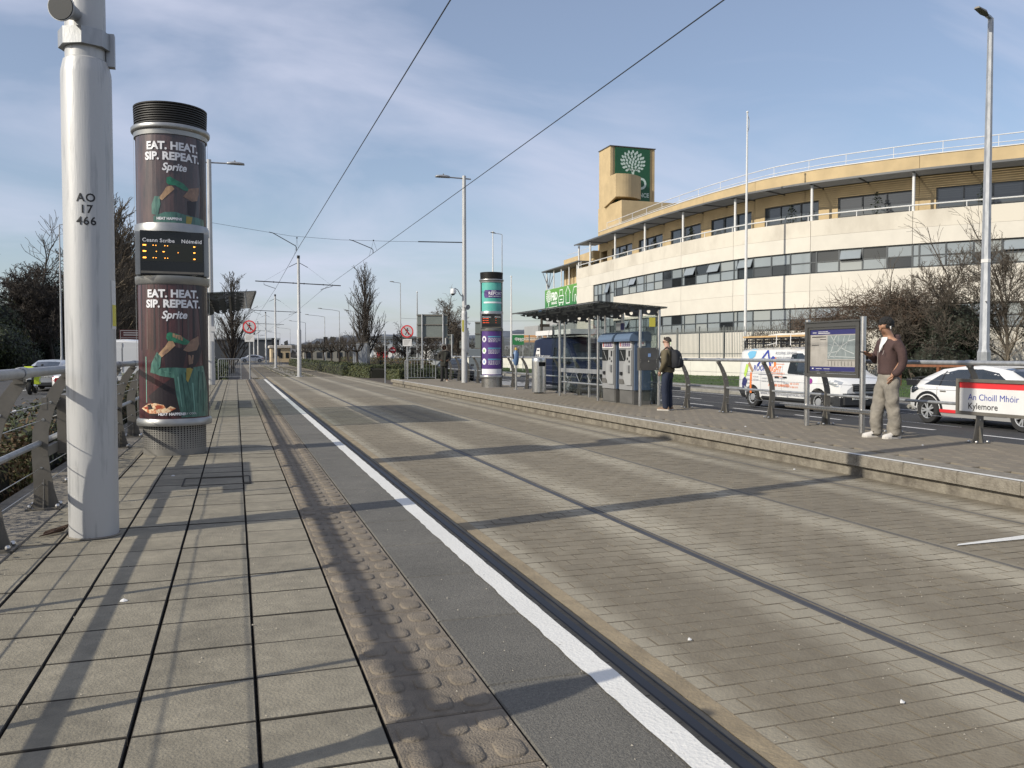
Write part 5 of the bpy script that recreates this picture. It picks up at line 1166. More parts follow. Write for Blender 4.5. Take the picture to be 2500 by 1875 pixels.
# ================================================================== vehicles
def lerp(a, b, t): return a + (b - a) * t
class Body:
    def __init__(s, st): s.st = sorted(st, key=lambda q: q[0])   # (y, half width, z0, belt, top, half roof)
    def at(s, y):
        st = s.st
        if y <= st[0][0]: return st[0]
        for a, b in zip(st[:-1], st[1:]):
            if y <= b[0]:
                t = (y - a[0]) / (b[0] - a[0]); return tuple(lerp(p, q, t) for p, q in zip(a, b))
        return st[-1]
    def half(s, y):
        y, w, z0, zb, zt, wr = s.at(y); h = zt - zb
        return [(0, z0), (w * .90, z0), (w * .985, z0 + .10), (w, lerp(z0, zb, .55)), (w * .985, zb), (lerp(w, wr, .72), zb + h * .66), (wr, zt - min(.10, h * .25)), (wr * .86, zt - min(.03, h * .08)), (0, zt)]
    def side(s, y, z):
        P = s.half(y)
        for a, b in zip(P[1:-2], P[2:-1]):
            if a[1] <= z <= b[1] + 1e-6 and b[1] > a[1]: return lerp(a[0], b[0], (z - a[1]) / (b[1] - a[1]))
        return P[6][0] if z > P[6][1] else P[1][0]
    def mesh(s, name, m, parent, wheels, wr_):
        ys = sorted(set([q[0] for q in s.st] + [s.st[0][0] + (s.st[-1][0] - s.st[0][0]) * i / 24 for i in range(25)]))
        q = MB(); rings = []
        for y in ys:
            P = s.half(y); rings.append([(x, y, z) for x, z in P] + [(-x, y, z) for x, z in reversed(P[1:-1])])
        q.loft(rings); o = q.build(name, m, parent, 32)
        cut = MB()
        for wy, wz in wheels:
            for sg in (-1, 1):
                n = 22; cut.loft([[(sg * x, wy + wr_ * cos(2 * pi * k / n * sg), wz + wr_ * sin(2 * pi * k / n * sg)) for k in range(n)] for x in (.62, 1.3)])
        cm_ = bpy.data.meshes.new('cut'); cm_.from_pydata(cut.v, [], cut.f); co = bpy.data.objects.new('cut', cm_); C.objects.link(co); co.parent = parent
        md = o.modifiers.new('b', 'BOOLEAN'); md.object = co; md.operation = 'DIFFERENCE'; md.solver = 'EXACT'
        dg = bpy.context.evaluated_depsgraph_get(); me = bpy.data.meshes.new_from_object(o.evaluated_get(dg)); o.modifiers.clear(); 
        if len(me.polygons) > 50: o.data = me
        bpy.data.objects.remove(co); s.o = o; return o
    def decal(s, mb, poly, off=.008, side=1, w=.09):
        for P in strips(poly, w):
            Q = [(z, y) for y, z in P]
            for P2 in strips(Q, .07):
                pts = [(side * (s.side(y, z) + off), y, z) for z, y in P2]
                mb.add(pts, [tuple(range(len(pts)))])
    def text(s, mb, tx, size, y0, z0, off=.009, **kw):   # on the driver's side, reading towards the front
        v, f = text(tx, size, **kw); mb.add([(s.side(y0 + a, z0 + b) + off, y0 + a, z0 + b) for a, b in v], f)
    def screen(s, mb, y0, y1, f=.88, off=.008, lo=0):
        n = 6; vs_ = []
        for i in range(n + 1):
            y = lerp(y0, y1, i / n); q = s.at(y); P = s.half(y)
            for u in (-1, -.6, 0, .6, 1):
                x = u * P[7][0] * f; zz = lerp(P[8][1], P[7][1], abs(u) ** 2 * f); vs_.append((x, y, zz + off))
        mb.add(vs_, [(i * 5 + j, i * 5 + j + 1, i * 5 + j + 6, i * 5 + j + 5) for i in range(n) for j in range(4)])
def wheels(t_, ws, rad, track, style, dark='black', width=.2):
    q = MB(); q.lathe([(rad * .62, 0), (rad * .93, 0), (rad, .03), (rad, width - .03), (rad * .93, width), (rad * .62, width)], 28); o = q.build('tyre', 'rubber', t_, 50); tyre = o.data; bpy.data.objects.remove(o)
    q = MB(); rr = rad * .66
    if style == 'alloy':
        q.lathe([(rr, width - .06), (rr, width - .012), (rr * .9, width - .02), (rr * .9, width - .06)], 28)
        for k in range(10):
            a = 2 * pi * k / 10 + (.11 if k % 2 else -.11); c_, s_ = cos(a), sin(a)
            P = [(.03, -.018), (rr * .93, -.022), (rr * .93, .022), (.03, .018)]; q.add([(x * c_ - y * s_, x * s_ + y * c_, width - .02) for x, y in P], [(0, 1, 2, 3)])
        q.lathe([(.055, width - .015), (0, width - .01)], 12)
    elif style == 'steel':
        q.lathe([(rr, width - .05), (rr, width - .01), (rr * .92, width - .015), (rr * .80, width - .03)], 28)
        for k in range(14):
            a = 2 * pi * k / 14; q.add([((rr * .88 + dx) * cos(a) - dy * sin(a), (rr * .88 + dx) * sin(a) + dy * cos(a), width - .008) for dx, dy in circ(0, 0, .024, 8)], [tuple(range(8))])
        q.lathe([(rr * .55, width - .03), (rr * .5, width - .005), (0, width)], 20)
    else: q.lathe([(rr, width - .05), (rr, width - .01), (rr * .8, width - .04), (rr * .3, width - .03), (0, width - .01)], 20)
    o = q.build('rim', 'silver' if style != 'dark' else 'grey_steel', t_, 40); rim = o.data; bpy.data.objects.remove(o)
    q = MB(); q.lathe([(rr * .97, width - .09), (0, width - .09)], 20); o = q.build('hub_shadow', 'matt_black', t_); hs = o.data; bpy.data.objects.remove(o)  # black disc behind the spokes, standing in for the shade inside the wheel
    for wy in ws:
        for sg in (1, -1):
            w_ = bpy.data.objects.new('wheel', None); C.objects.link(w_); w_.parent = t_; w_.location = (sg * (track - width), wy, rad); w_.rotation_euler = (pi / 2, 0, pi / 2 * sg) if False else (0, sg * pi / 2, 0)
            for me, n_ in ((tyre, 'tyre'), (rim, 'rim'), (hs, 'hub_shade')): piece(me, n_, w_, (0, 0, 0))
            q = MB()
    q = MB()
    for wy in ws: q.lathe([], 3) if False else None
def arch_trim(b, mb, wy, rad, side=1, t=.05, a0=0, a1=pi):
    n = 16; z0 = rad
    P0 = [(wy + (rad + .075) * cos(a0 + (a1 - a0) * i / n), z0 + (rad + .075) * sin(a0 + (a1 - a0) * i / n)) for i in range(n + 1)]; P1 = [(wy + (rad + .075 + t) * cos(a0 + (a1 - a0) * i / n), z0 + (rad + .075 + t) * sin(a0 + (a1 - a0) * i / n)) for i in range(n + 1)]
    vs_ = [(side * (b.side(y, z) + .008), y, z) for y, z in P0 + P1]; mb.add(vs_, [(i, i + 1, n + 2 + i, n + 1 + i) for i in range(n)])
V = dict(vw=mat('van white paint', (.66, .66, .65), .3, coat=.5), vb=mat('navy van paint', (.007, .013, .040), .4, var=.1, vs=2, coat=.15), glass=mat('vehicle glass', (.020, .026, .032), .05, coat=.8), lamp=mat('head lamp', (.45, .47, .48), .1, .4, coat=1.), trim=mat('bumper plastic', (.030, .031, .033), .55), orange=mat('orange vinyl', (.75, .20, .05), .45), greytx=mat('grey vinyl', (.25, .26, .30), .45), skyb=mat('blue shirt vinyl', (.16, .42, .62), .45), lime=mat('lime vinyl', (.42, .60, .10), .45), plate=mat('number plate', (.62, .62, .58), .5), tail=mat('tail lamp', (.35, .012, .02), .2, coat=.8), hood=mat('dark interior void', (.01, .01, .011), .8))
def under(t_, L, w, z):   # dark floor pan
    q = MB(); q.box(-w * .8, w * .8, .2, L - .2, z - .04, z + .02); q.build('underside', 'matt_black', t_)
def plate_(t_, x, y, z, s_, fwd):
    q = MB(); q.box(x - .26, x + .26, y - .006, y + .006, z - .055, z + .055); q.build('number_plate', V['plate'], t_); p = q_last(t_)
    q = MB(); put_text(q, s_, .10, lambda u, v: (x - fwd * u, y + fwd * .0085, z - .035 + v), bold=.002, align='CENTER'); q.build('lettering', 'ink', p)
# ---- white roofing van
def van_white(loc, rz):
    t_ = thing('panel_van', 'white roofing van with orange and blue lettering and timber on its roof rack', 'van', loc, rz, None)
    b = Body([(0, .90, .42, 1.05, 1.84, .80), (.06, .94, .34, 1.05, 1.89, .83), (.6, .96, .26, 1.08, 1.93, .84), (2.4, .96, .24, 1.10, 1.95, .84), (3.05, .96, .24, 1.11, 1.90, .83), (3.45, .96, .24, 1.12, 1.74, .80), (4.10, .96, .24, 1.05, 1.22, .76), (4.55, .93, .24, .96, 1.08, .70), (4.85, .86, .26, .84, .98, .62), (4.97, .72, .34, .70, .86, .50)])
    b.mesh('body', V['vw'], t_, [(.84, .34), (4.05, .34)], .40)
    wheels(t_, (.84, 4.05), .335, .96, 'steel'); under(t_, 4.9, .96, .26)
    for sd in (1, -1):
        q = MB(); b.decal(q, [(2.62, 1.16), (2.74, 1.70), (2.80, 1.74), (3.26, 1.74), (3.52, 1.52), (3.95, 1.12), (3.90, 1.08), (2.66, 1.12)], .006, sd); q.build('side_window', V['glass'], t_)
    q = MB(); b.screen(q, 3.36, 4.12, .93); q.build('windscreen', V['glass'], t_)
    q = MB(); b.decal(q, [(.12, .30), (.42, .30), (.42, .62), (.05, .62), (.02, .4)], .012); b.decal(q, [(1.30, .27), (3.60, .27), (3.60, .36), (3.5, .40), (1.36, .40), (1.28, .34)], .012); b.decal(q, [(4.5, .27), (4.86, .29), (4.9, .55), (4.5, .50)], .012)
    q.box(-.80, .80, 4.90, 5.0, .30, .62); q.box(-.9, .9, 4.55, 4.92, .27, .50); q.build('lower_bumper', V['trim'], t_)
    q = MB(); q.box(-.52, .52, 4.93, 5.005, .68, .88); q.build('grille', 'black', t_); gp = q_last(t_)
    q = MB()
    for z in (.73, .78, .83): q.box(-.50, .50, 5.0055, 5.010, z - .008, z + .008)
    q.build('grille_bar', 'soot', gp)
    for sd in (1, -1):
        q = MB(); b.decal(q, [(4.35, .92), (4.60, .99), (4.83, .93), (4.88, .80), (4.70, .80)], .012, sd); q.build('headlight', V['lamp'], t_)
        q = MB(); q.box(sd * 1.0 - .09, sd * 1.0 + .09, 3.62, 3.70, 1.10, 1.36); q.build('wing_mirror', 'black', t_)
    q = MB()
    for y in (2.02, 2.42): b.decal(q, rrect(y, y + .20, .985, 1.03, .02), .02)
    q.build('door_handle', 'black', t_)
    q = MB()
    for y in (1.28, 2.35, 3.42): b.decal(q, rect(y, y + .010, .45, 1.75 if y < 3.4 else 1.1), .004)
    b.decal(q, rect(.5, 2.34, 1.135, 1.147), .004); b.decal(q, rect(1.15, 1.9, 1.06, 1.085), .006); q.build('panel_gap', V['greytx'], t_)
    plate_(t_, .30, 5.012, .50, '12-D-23281', 1)
    # livery
    q = MB(); b.decal(q, [(1.00, 1.35), (1.10, 1.35), (1.55, 1.80), (1.48, 1.84)], .010); b.decal(q, [(1.48, 1.84), (1.55, 1.84), (1.78, 1.34), (1.68, 1.34)], .010); b.decal(q, [(1.62, 1.80), (1.70, 1.58), (1.82, 1.66), (1.94, 1.60), (1.80, 1.40), (1.66, 1.68)], .012); q.build('roof_emblem', 'sign blue' if 0 else bpy.data.materials['sign blue'], t_)
    q = MB(); b.text(q, 'ROOF', .24, .86, 1.19, bold=.004, sx=.98); q.build('lettering', bpy.data.materials['sign blue'], t_)
    q = MB(); b.text(q, 'RIGHT', .24, 1.66, 1.17, bold=.004, sx=.92); b.decal(q, [(1.86, 1.58), (1.98, 1.62), (2.02, 1.34), (1.92, 1.34)], .010); b.decal(q, rect(2.0, 2.42, 1.40, 1.415), .010)
    b.text(q, '24 HOUR EMERGENCY', .075, 1.74, 1.09); b.text(q, 'CALL OUT SERVICE', .07, 1.80, 1.00); b.text(q, 'ALL WORK GUARANTEED', .105, 1.70, .72, bold=.002, sx=.85); b.text(q, '087 122 0733', .075, 2.78, .80); b.text(q, '01 866 5110', .075, 2.78, .70)
    b.decal(q, rect(.70, .80, .46, 1.12), .010); q.build('lettering', V['orange'], t_)
    q = MB(); b.text(q, 'ROOFING SERVICES', .125, 1.92, 1.70, sx=.92, shear=.1); b.text(q, 'DOMESTIC & COMMERCIAL', .09, 1.90, 1.57, sx=.86, shear=.1); b.text(q, 'TILE ROOF', .06, .86, .97); b.text(q, 'FLAT ROOF', .06, .86, .88); b.text(q, 'CHIMNEY REPAIR', .065, 1.34, .93); b.text(q, 'CHIMNEY LEADS FITTED', .06, 1.34, .84); b.text(q, 'ROOFING SERVICES', .06, 2.0, .95); b.text(q, 'GUTTERS & FASCIA', .06, 2.0, .85)
    b.text(q, 'MOBILE:', .075, 2.46, .80); b.text(q, 'OFFICE:', .075, 2.46, .70); b.text(q, 'www.roofrightroofingservices.com', .17, 1.30, .445, bold=.002, sx=.92)
    for k in range(5): b.decal(q, rect(.36, .70, .50 + k * .13, .53 + k * .13), .008)
    q.build('lettering', V['greytx'], t_)
    q = MB(); b.decal(q, [(.42, 1.72), (.60, 1.88), (.92, 1.86), (.86, 1.64), (.62, 1.52), (.52, 1.62)], .010); q.build('print_shape', V['skyb'], t_)
    q = MB(); b.decal(q, [(.34, 1.05), (.44, .95), (.52, 1.1), (.56, 1.36), (.42, 1.40)], .012); q.build('print_shape', V['lime'], t_)
    q = MB(); b.decal(q, [(.24, .72), (.46, .66), (.56, .86), (.40, .98), (.28, .90)], .012); b.decal(q, [(.26, .5), (.34, .5), (.36, .72), (.26, .72)], .012); q.build('print_shape', 'navy', t_)
    q = MB(); b.decal(q, [(.50, 1.40), (.60, 1.46), (.86, 1.20), (.80, 1.12)], .012); q.build('print_shape', PS['skin'], t_)
    q = MB(); b.decal(q, circ(3.72, .93, .085, 16), .010); q.build('round_badge', mat('purple badge', (.28, .04, .25), .4), t_)
    # roof rack with timber
    q = MB()
    for sd in (-.80, .80): q.tube([(sd, .18, 1.9), (sd, .16, 2.10), (sd, .30, 2.22), (sd, 3.0, 2.22)], .022, 6); q.tube([(sd, .2, 2.05), (sd, 3.0, 2.05)], .02, 6)
    for k in range(7): q.tube([(-.8, .3 + k * .45, 2.14), (.8, .3 + k * .45, 2.14)], .022, 6); q.tube([(.80, .3 + k * .45, 1.92), (.80, .3 + k * .45, 2.2)], .03, 6)
    q.build('roof_rack', 'black', t_); rk = q_last(t_)
    wood = mat('planed timber', (.52, .35, .17), .7, var=.2, vs=6, stretch=(6, .6, 6))
    for k, x in enumerate((.66, .48, .30)):
        tb = thing('timber_plank', ('outermost long pale plank on the van roof rack', 'middle plank lying on the van roof rack', 'inner plank lying on the van roof rack')[k], 'plank', (0, 0, 0), 0, 'planks on the van roof rack'); tb.matrix_world = t_.matrix_basis @ Matrix.Translation((x, .02, 2.243)); tb.location = (Matrix.Translation(loc) @ Matrix.Rotation(rz, 4, 'Z') @ Vector((x, .0, 2.243))); tb.rotation_euler.z = rz
        q = MB(); q.bbox(-.08, .08, -.05, 3.9, 0, .055, .004); q.build('board', wood, tb)
    tb = thing('wrapped_sheet', 'pale wrapped sheet lying on the planks on the van', 'sheet', Matrix.Translation(loc) @ Matrix.Rotation(rz, 4, 'Z') @ Vector((.42, 1.3, 2.30)), rz); q = MB(); q.loft([[(-.3, y, .0), (.3, y, .0), (.26, y, .06 * k_), (-.26, y, .05 * k_)] for y, k_ in ((0, .4), (.5, 1), (1.2, .8), (2.2, 1.2), (2.5, .5))]); q.build('sheet', mat('pale plastic sheet', (.60, .57, .52), .6, var=.2, vs=5), tb)
    q = MB(); q.tube([(.82, 1.9, 2.28), (.9, 2.0, 1.98)], .015, 5); q.tube([(.82, 2.6, 2.28), (.9, 2.7, 1.98)], .015, 5); q.tube([(.82, 1.4, 2.0), (.82, 1.9, 2.06)], .015, 5); q.build('tie_strap', 'white_matt', t_)
    return t_
van_white((16.8, 24.15, ZR), pi)
# ---- navy builders' van with a white roof board
def van_blue(loc, rz):
    t_ = thing('panel_van', 'dark blue high roof van with a white barrel emblem, behind the shelter', 'van', loc, rz)
    b = Body([(0, .93, .45, 1.2, 2.36, .80), (.08, .98, .36, 1.2, 2.46, .84), (.7, 1.0, .30, 1.25, 2.52, .86), (3.6, 1.0, .28, 1.25, 2.52, .86), (4.2, 1.0, .28, 1.25, 2.42, .85), (4.55, 1.0, .28, 1.25, 2.16, .83), (5.2, .99, .28, 1.20, 1.42, .80), (5.6, .95, .28, 1.08, 1.24, .74), (5.85, .86, .30, .94, 1.08, .62), (5.95, .74, .38, .80, .95, .52)])
    b.mesh('body', V['vb'], t_, [(1.15, .36), (4.85, .36)], .43)
    wheels(t_, (1.15, 4.85), .36, 1.0, 'steel'); under(t_, 5.8, 1.0, .3)
    for sd in (1, -1):
        q = MB(); b.decal(q, [(4.0, 1.30), (4.06, 2.0), (4.46, 2.0), (4.75, 1.72), (5.06, 1.36), (5.0, 1.28)], .006, sd); b.decal(q, rrect(2.92, 3.32, 1.34, 2.02, .06), .006, sd); q.build('side_window', V['glass'], t_)
        q = MB(); q.box(sd * 1.06 - .10, sd * 1.06 + .10, 4.86, 4.95, 1.25, 1.6); q.build('wing_mirror', 'black', t_)
        q = MB(); b.decal(q, [(5.35, 1.05), (5.62, 1.15), (5.80, 1.02), (5.84, .86), (5.6, .88)], .012, sd); q.build('headlight', V['lamp'], t_)
    q = MB(); b.screen(q, 4.50, 5.24, .93); q.build('windscreen', V['glass'], t_)
    q = MB(); q.box(-.55, .55, 5.90, 5.985, .62, .82); q.box(-.85, .85, 5.80, 5.97, .32, .52); q.build('grille', V['trim'], t_)
    q = MB()
    for y in (2.7, 3.6): b.decal(q, rect(y, y + .012, .5, 2.2), .005)
    for k in range(4): b.decal(q, rect(.5 + .7 * k, .515 + .7 * k, 1.75, 2.28), .008)
    b.decal(q, rect(.2, 2.68, 1.24, 1.26), .005); q.build('panel_gap', 'black', t_)
    q = MB(); b.decal(q, [(.62, 1.15), (.98, 1.15), (1.0, 1.22), (.60, 1.22)], .010); b.decal(q, [(.60, 1.26), (1.02, 1.26), (1.16, 1.62), (1.02, 2.0), (.60, 2.0), (.46, 1.62)], .010); b.text(q, 'TIMBER & BUILDING', .22, 1.28, 1.50, bold=.006, sx=.62); b.text(q, 'SUPPLIES', .13, 1.62, 1.33, bold=.004, sx=.8); b.decal(q, [(4.95, .92), (5.5, .95), (5.62, 1.0), (5.5, 1.05), (4.95, 1.02)], .012); b.text(q, 'www', .1, 4.3, .9); q.build('emblem', 'white_matt', t_)
    q = MB(); b.text(q, 'BROOKS', .19, .50, 1.57, off=.014, bold=.006, sx=.74); b.decal(q, rect(.66, .98, 1.86, 1.92), .013); q.build('lettering', 'ink', t_)
    q = MB(); b.decal(q, [(.60, 1.28), (1.02, 1.28), (1.08, 1.46), (.54, 1.46)], .013); q.build('emblem_band', mat('emblem blue', (.05, .20, .48), .4), t_)
    q = MB(); q.box(-.7, .95, .5, 5.0, 2.60, 2.82)
    for k in range(6): q.box(.90, .955, .7 + k * .7, .75 + k * .7, 2.5, 2.60)
    q.build('roof_board', 'white_matt', t_); q = MB(); q.tube([(.98, 2.9, 2.4), (.98, 2.95, 2.95), (.98, 3.0, 2.95)], .03, 5); q.build('roof_bracket', 'black', t_)
    return t_
van_blue((14.9, 39.2, ZR), pi)
# ---- hatchbacks
def hatch(loc, rz, label, paint, trim=False, style='alloy', L=4.3, Hh=1.46, est=False, group=None, plate='191-D-4207'):
    t_ = thing('parked_car' if False else 'hatchback_car', label, 'car', loc, rz, group); k = L / 4.3; h = Hh / 1.46
    b = Body([(0, .72, .42, .78 * h, .98 * h, .52), (.08, .82, .34, .86 * h, 1.06 * h, .60), (.35, .88, .26, .90 * h, 1.18 * h, .62), (.85 * k, .90, .22, .92 * h, 1.37 * h, .62), (1.5 * k, .90, .20, .92 * h, 1.45 * h, .64), (2.2 * k, .90, .20, .92 * h, 1.46 * h, .64), (2.75 * k, .90, .20, .92 * h, 1.36 * h, .62), (3.35 * k, .89, .20, .90 * h, 1.02 * h, .62), (3.9 * k, .86, .22, .76 * h, .90 * h, .58), (4.2 * k, .76, .26, .62 * h, .76 * h, .50), (4.3 * k, .60, .34, .52 * h, .66 * h, .40)])
    b.mesh('body', paint, t_, [(.72 * k, .33), (3.38 * k, .33)], .375)
    wheels(t_, (.72 * k, 3.38 * k), .33, .90, style); under(t_, L, .9, .24)
    for sd in (1, -1):
        q = MB(); b.decal(q, [(.55 * k, .96 * h), (1.0 * k, 1.24 * h), (1.4 * k, 1.34 * h), (2.1 * k, 1.36 * h), (2.55 * k, 1.28 * h), (3.10 * k, .97 * h), (1.9 * k, .94 * h)], .006, sd); q.build('side_window', V['glass'], t_)
        q = MB(); b.decal(q, rect(1.05 * k, 1.09 * k, .95 * h, 1.30 * h), .010, sd); b.decal(q, rect(1.85 * k, 1.92 * k, .94 * h, 1.36 * h), .010, sd); q.build('door_pillar', 'black', t_)
        q = MB(); q.box(sd * .99 - .10, sd * .99 + .10, 2.85 * k, 2.95 * k, .92 * h, 1.05 * h); q.build('wing_mirror', 'black' if trim else paint, t_)
        q = MB(); b.decal(q, [(3.72 * k, .72 * h), (3.95 * k, .80 * h), (4.17 * k, .68 * h), (4.15 * k, .58 * h)], .012, sd); q.build('headlight', V['lamp'], t_)
        q = MB(); b.decal(q, [(.03, .76 * h), (.06, .94 * h), (.34, .92 * h), (.42, .84 * h), (.2, .74 * h)], .012, sd); q.box(min(sd * .50, sd * .74), max(sd * .50, sd * .74), -.012, .03, .72 * h, .88 * h); q.build('tail_light', V['glass'] if trim else V['tail'], t_)
        q = MB(); b.decal(q, rect(1.86 * k, 1.87 * k, .42, .92 * h), .004, sd); b.decal(q, rect(2.9 * k, 2.91 * k, .42, .92 * h), .004, sd); b.decal(q, rect(1.0 * k, 1.01 * k, .5, .92 * h), .004, sd); b.decal(q, rrect(2.0 * k, 2.18 * k, .78 * h, .81 * h, .012), .012, sd); b.decal(q, rrect(1.1 * k, 1.28 * k, .80 * h, .83 * h, .012), .012, sd); q.build('panel_gap', 'grey_steel', t_)
    q = MB(); b.screen(q, 2.58 * k, 3.30 * k, .93); q.build('windscreen', V['glass'], t_)
    q = MB(); b.screen(q, .14, .82 * k, .90); q.build('rear_window', V['glass'], t_)
    q = MB(); q.box(-.55, .55, L - .08, L + .01, .40, .52); q.box(-.42, .42, L - .16, L - .0, .58 * h, .65 * h); q.build('grille', 'black', t_)
    q = MB(); q.box(-.62, .62, -.02, .05, .28, .40); q.build('rear_valance', V['trim'], t_)
    plate_(t_, 0, -.012, .66 * h, plate, -1)
    if trim:
        q = MB(); b.decal(q, rect(1.1 * k, 2.98 * k, .30, .38), .014); q.build('red_sill', 'red', t_)
        q = MB()
        for wy in (.72 * k, 3.38 * k): arch_trim(b, q, wy, .33, 1, .07)
        q.build('arch_trim', 'black', t_)
        q = MB()
        rings = []
        for y, z in ((-.10, 1.02), (.30, 1.12)): rings.append([(-.80, y, z), (.80, y, z), (.80, y, z + .035), (-.80, y, z + .035)])
        q.loft(rings)
        for sd in (-.78, .78): q.box(sd - .03, sd + .03, -.06, .30, .92, 1.10)
        q.build('rear_wing', 'black', t_)
    return t_
hatch((17.2, 17.27, ZR), pi, 'white hatchback with black rear wing and red sill behind the station name sign', V['vw'], True, 'alloy', plate='162-D-3318')
hatch((-8.25, 43.0, ZR), 0, 'silver hatchback seen from behind beside the motorcycle', 'silver', plate='08-D-61922')
hatch((-5.35, 33.2, ZR), 0, 'pale silver hatchback hidden behind the thick pole', 'silver', L=4.1, plate='10-D-1147')
hatch((13.6, 55.5, ZR), pi, 'black car approaching on the road behind the hooded person', V['trim'], plate='141-D-990')
hatch((5.0, 165, ZR + .1), pi / 2, 'tiny white car crossing the tracks far away', V['vw'], plate='12-D-1')
hatch((-8.7, 58, ZR), 0, 'white hatchback farther up the left road', V['vw'], plate='15-D-207')
def van_plain(loc, rz):
    t_ = thing('panel_van', 'plain white van seen from behind just left of the advertising column', 'van', loc, rz)
    b = Body([(0, .88, .42, 1.1, 2.25, .72), (.06, .95, .36, 1.15, 2.32, .78), (.6, .98, .30, 1.2, 2.38, .82), (3.6, .98, .28, 1.2, 2.38, .82), (4.5, .98, .28, 1.2, 2.1, .8), (5.2, .97, .28, 1.15, 1.35, .76), (5.8, .85, .34, .85, 1.0, .6)])
    b.mesh('body', V['vw'], t_, [(1.0, .34), (4.6, .34)], .41); wheels(t_, (1.0, 4.6), .34, .98, 'steel'); under(t_, 5.6, .98, .3)
    for x0, x1 in ((-.66, -.03), (.03, .66)):
        q = MB(); q.box(x0, x1, -.012, -.004, 1.25, 2.0); q.build('rear_window', V['glass'] if x0 > 9 else V['vw'], t_)
    q = MB()
    for x in (-.7, .7): q.box(x - .02, x + .02, -.03, 0, .5, 2.15); 
    q.box(-.008, .008, -.016, 0, .5, 2.2); q.box(-.75, .75, -.016, 0, 1.2, 1.212); q.build('door_hinge', 'grey_steel', t_)
    for sd in (1, -1): q = MB(); q.box(min(sd * .80, sd * .93), max(sd * .80, sd * .93), -.02, .05, .75, 1.15); q.build('tail_light', V['tail'], t_)
    q = MB(); q.box(-.9, .9, -.06, .05, .38, .55); q.build('rear_bumper', V['trim'], t_); plate_(t_, 0, -.02, .85, '07-D-5521', -1)
van_plain((-4.75, 40.6, ZR), 0)
# ---- motorcycle with yellow cases
t_ = thing('motorcycle', 'black motorcycle with high visibility yellow cases on the left road', 'motorcycle', (-8.2, 39.5, ZR), radians(4))
for y in (.33, 1.80):
    w_ = bpy.data.objects.new('wheel', None); C.objects.link(w_); w_.parent = t_; w_.location = (0, y, .32); w_.rotation_euler = (0, pi / 2, 0)
    q = MB(); q.lathe([(.24, -.07), (.30, -.07), (.325, 0), (.30, .07), (.24, .07)], 24); q.build('tyre', 'rubber', w_, 50); q = MB(); q.lathe([(.245, -.03), (.235, .03)], 24); q.lathe([(.05, -.06), (.05, .06)], 10)
    for k in range(10): a = 2 * pi * k / 10; q.tube([(.05 * cos(a), .05 * sin(a), 0), (.24 * cos(a + .1), .24 * sin(a + .1), 0)], .01, 4)
    q.build('rim', 'grey_steel', w_)
q = MB(); q.tube([(0, .33, .32), (0, .8, .42), (0, 1.3, .75), (0, 1.42, .9)], .05, 6); q.tube([(.09, 1.80, .32), (.09, 1.45, 1.0)], .03, 6); q.tube([(-.09, 1.80, .32), (-.09, 1.45, 1.0)], .03, 6); q.box(-.18, .18, .75, 1.25, .28, .62); q.build('frame', 'black', t_)
q = MB(); q.loft([[(x * w, y, z + dz * hh) for x, dz in ((-1, 0), (-.8, 1), (.8, 1), (1, 0), (.6, -.6), (-.6, -.6))] for y, w, z, hh in ((.95, .12, .78, .08), (1.15, .2, .84, .16), (1.35, .16, .9, .12))]); q.build('fuel_tank', 'black', t_, 50)
q = MB(); q.loft([[(x * w, y, z + dz) for x, dz in ((-1, 0), (-.9, .07), (.9, .07), (1, 0))] for y, w, z in ((.1, .12, .82), (.5, .17, .78), (.98, .12, .80))]); q.build('seat', 'rubber', t_)
HV = mat('hi-vis yellow', (.48, .58, .03), .5)
q = MB(); q.bbox(.19, .38, .05, .55, .45, .80, .05); q.build('side_case', HV, t_); q = MB(); q.bbox(-.38, -.19, .05, .55, .45, .80, .05); q.build('side_case', HV, t_); q = MB(); q.bbox(-.2, .2, -.12, .25, .88, 1.2, .06); q.build('top_case', HV, t_)
q = MB()
for sd in (-1, 1): q.box(min(sd * .381, sd * .384), max(sd * .381, sd * .384), .15, .45, .55, .70)
q.build('reflector', 'silver', t_)
q = MB(); q.tube([(-.36, 1.3, 1.06), (-.15, 1.42, 1.02), (.15, 1.42, 1.02), (.36, 1.3, 1.06)], .015, 6); q.tube([(.3, 1.34, 1.05), (.34, 1.4, 1.2)], .008, 4); q.ball((.34, 1.4, 1.24), .06, 8, 5, (1, .3, .7)); q.ball((-.34, 1.4, 1.24), .06, 8, 5, (1, .3, .7)); q.build('handlebar', 'black', t_)
q = MB(); q.loft([[(x * w, y, z) for x, z in ((-1, z0), (1, z0), (.8, z1), (-.8, z1))] for y, w, z0, z1 in ((1.40, .2, .8, 1.2), (1.62, .16, .78, 1.05), (1.72, .08, .84, .95))]); q.build('fairing', 'black', t_); q = MB(); q.box(-.08, .08, -.14, -.12, .78, .84); q.build('tail_light', V['tail'], t_)
q = MB(); q.tube([(.16, 1.0, .35), (.2, .5, .32), (.22, .05, .42)], .05, 8); q.build('exhaust', 'steel', t_)
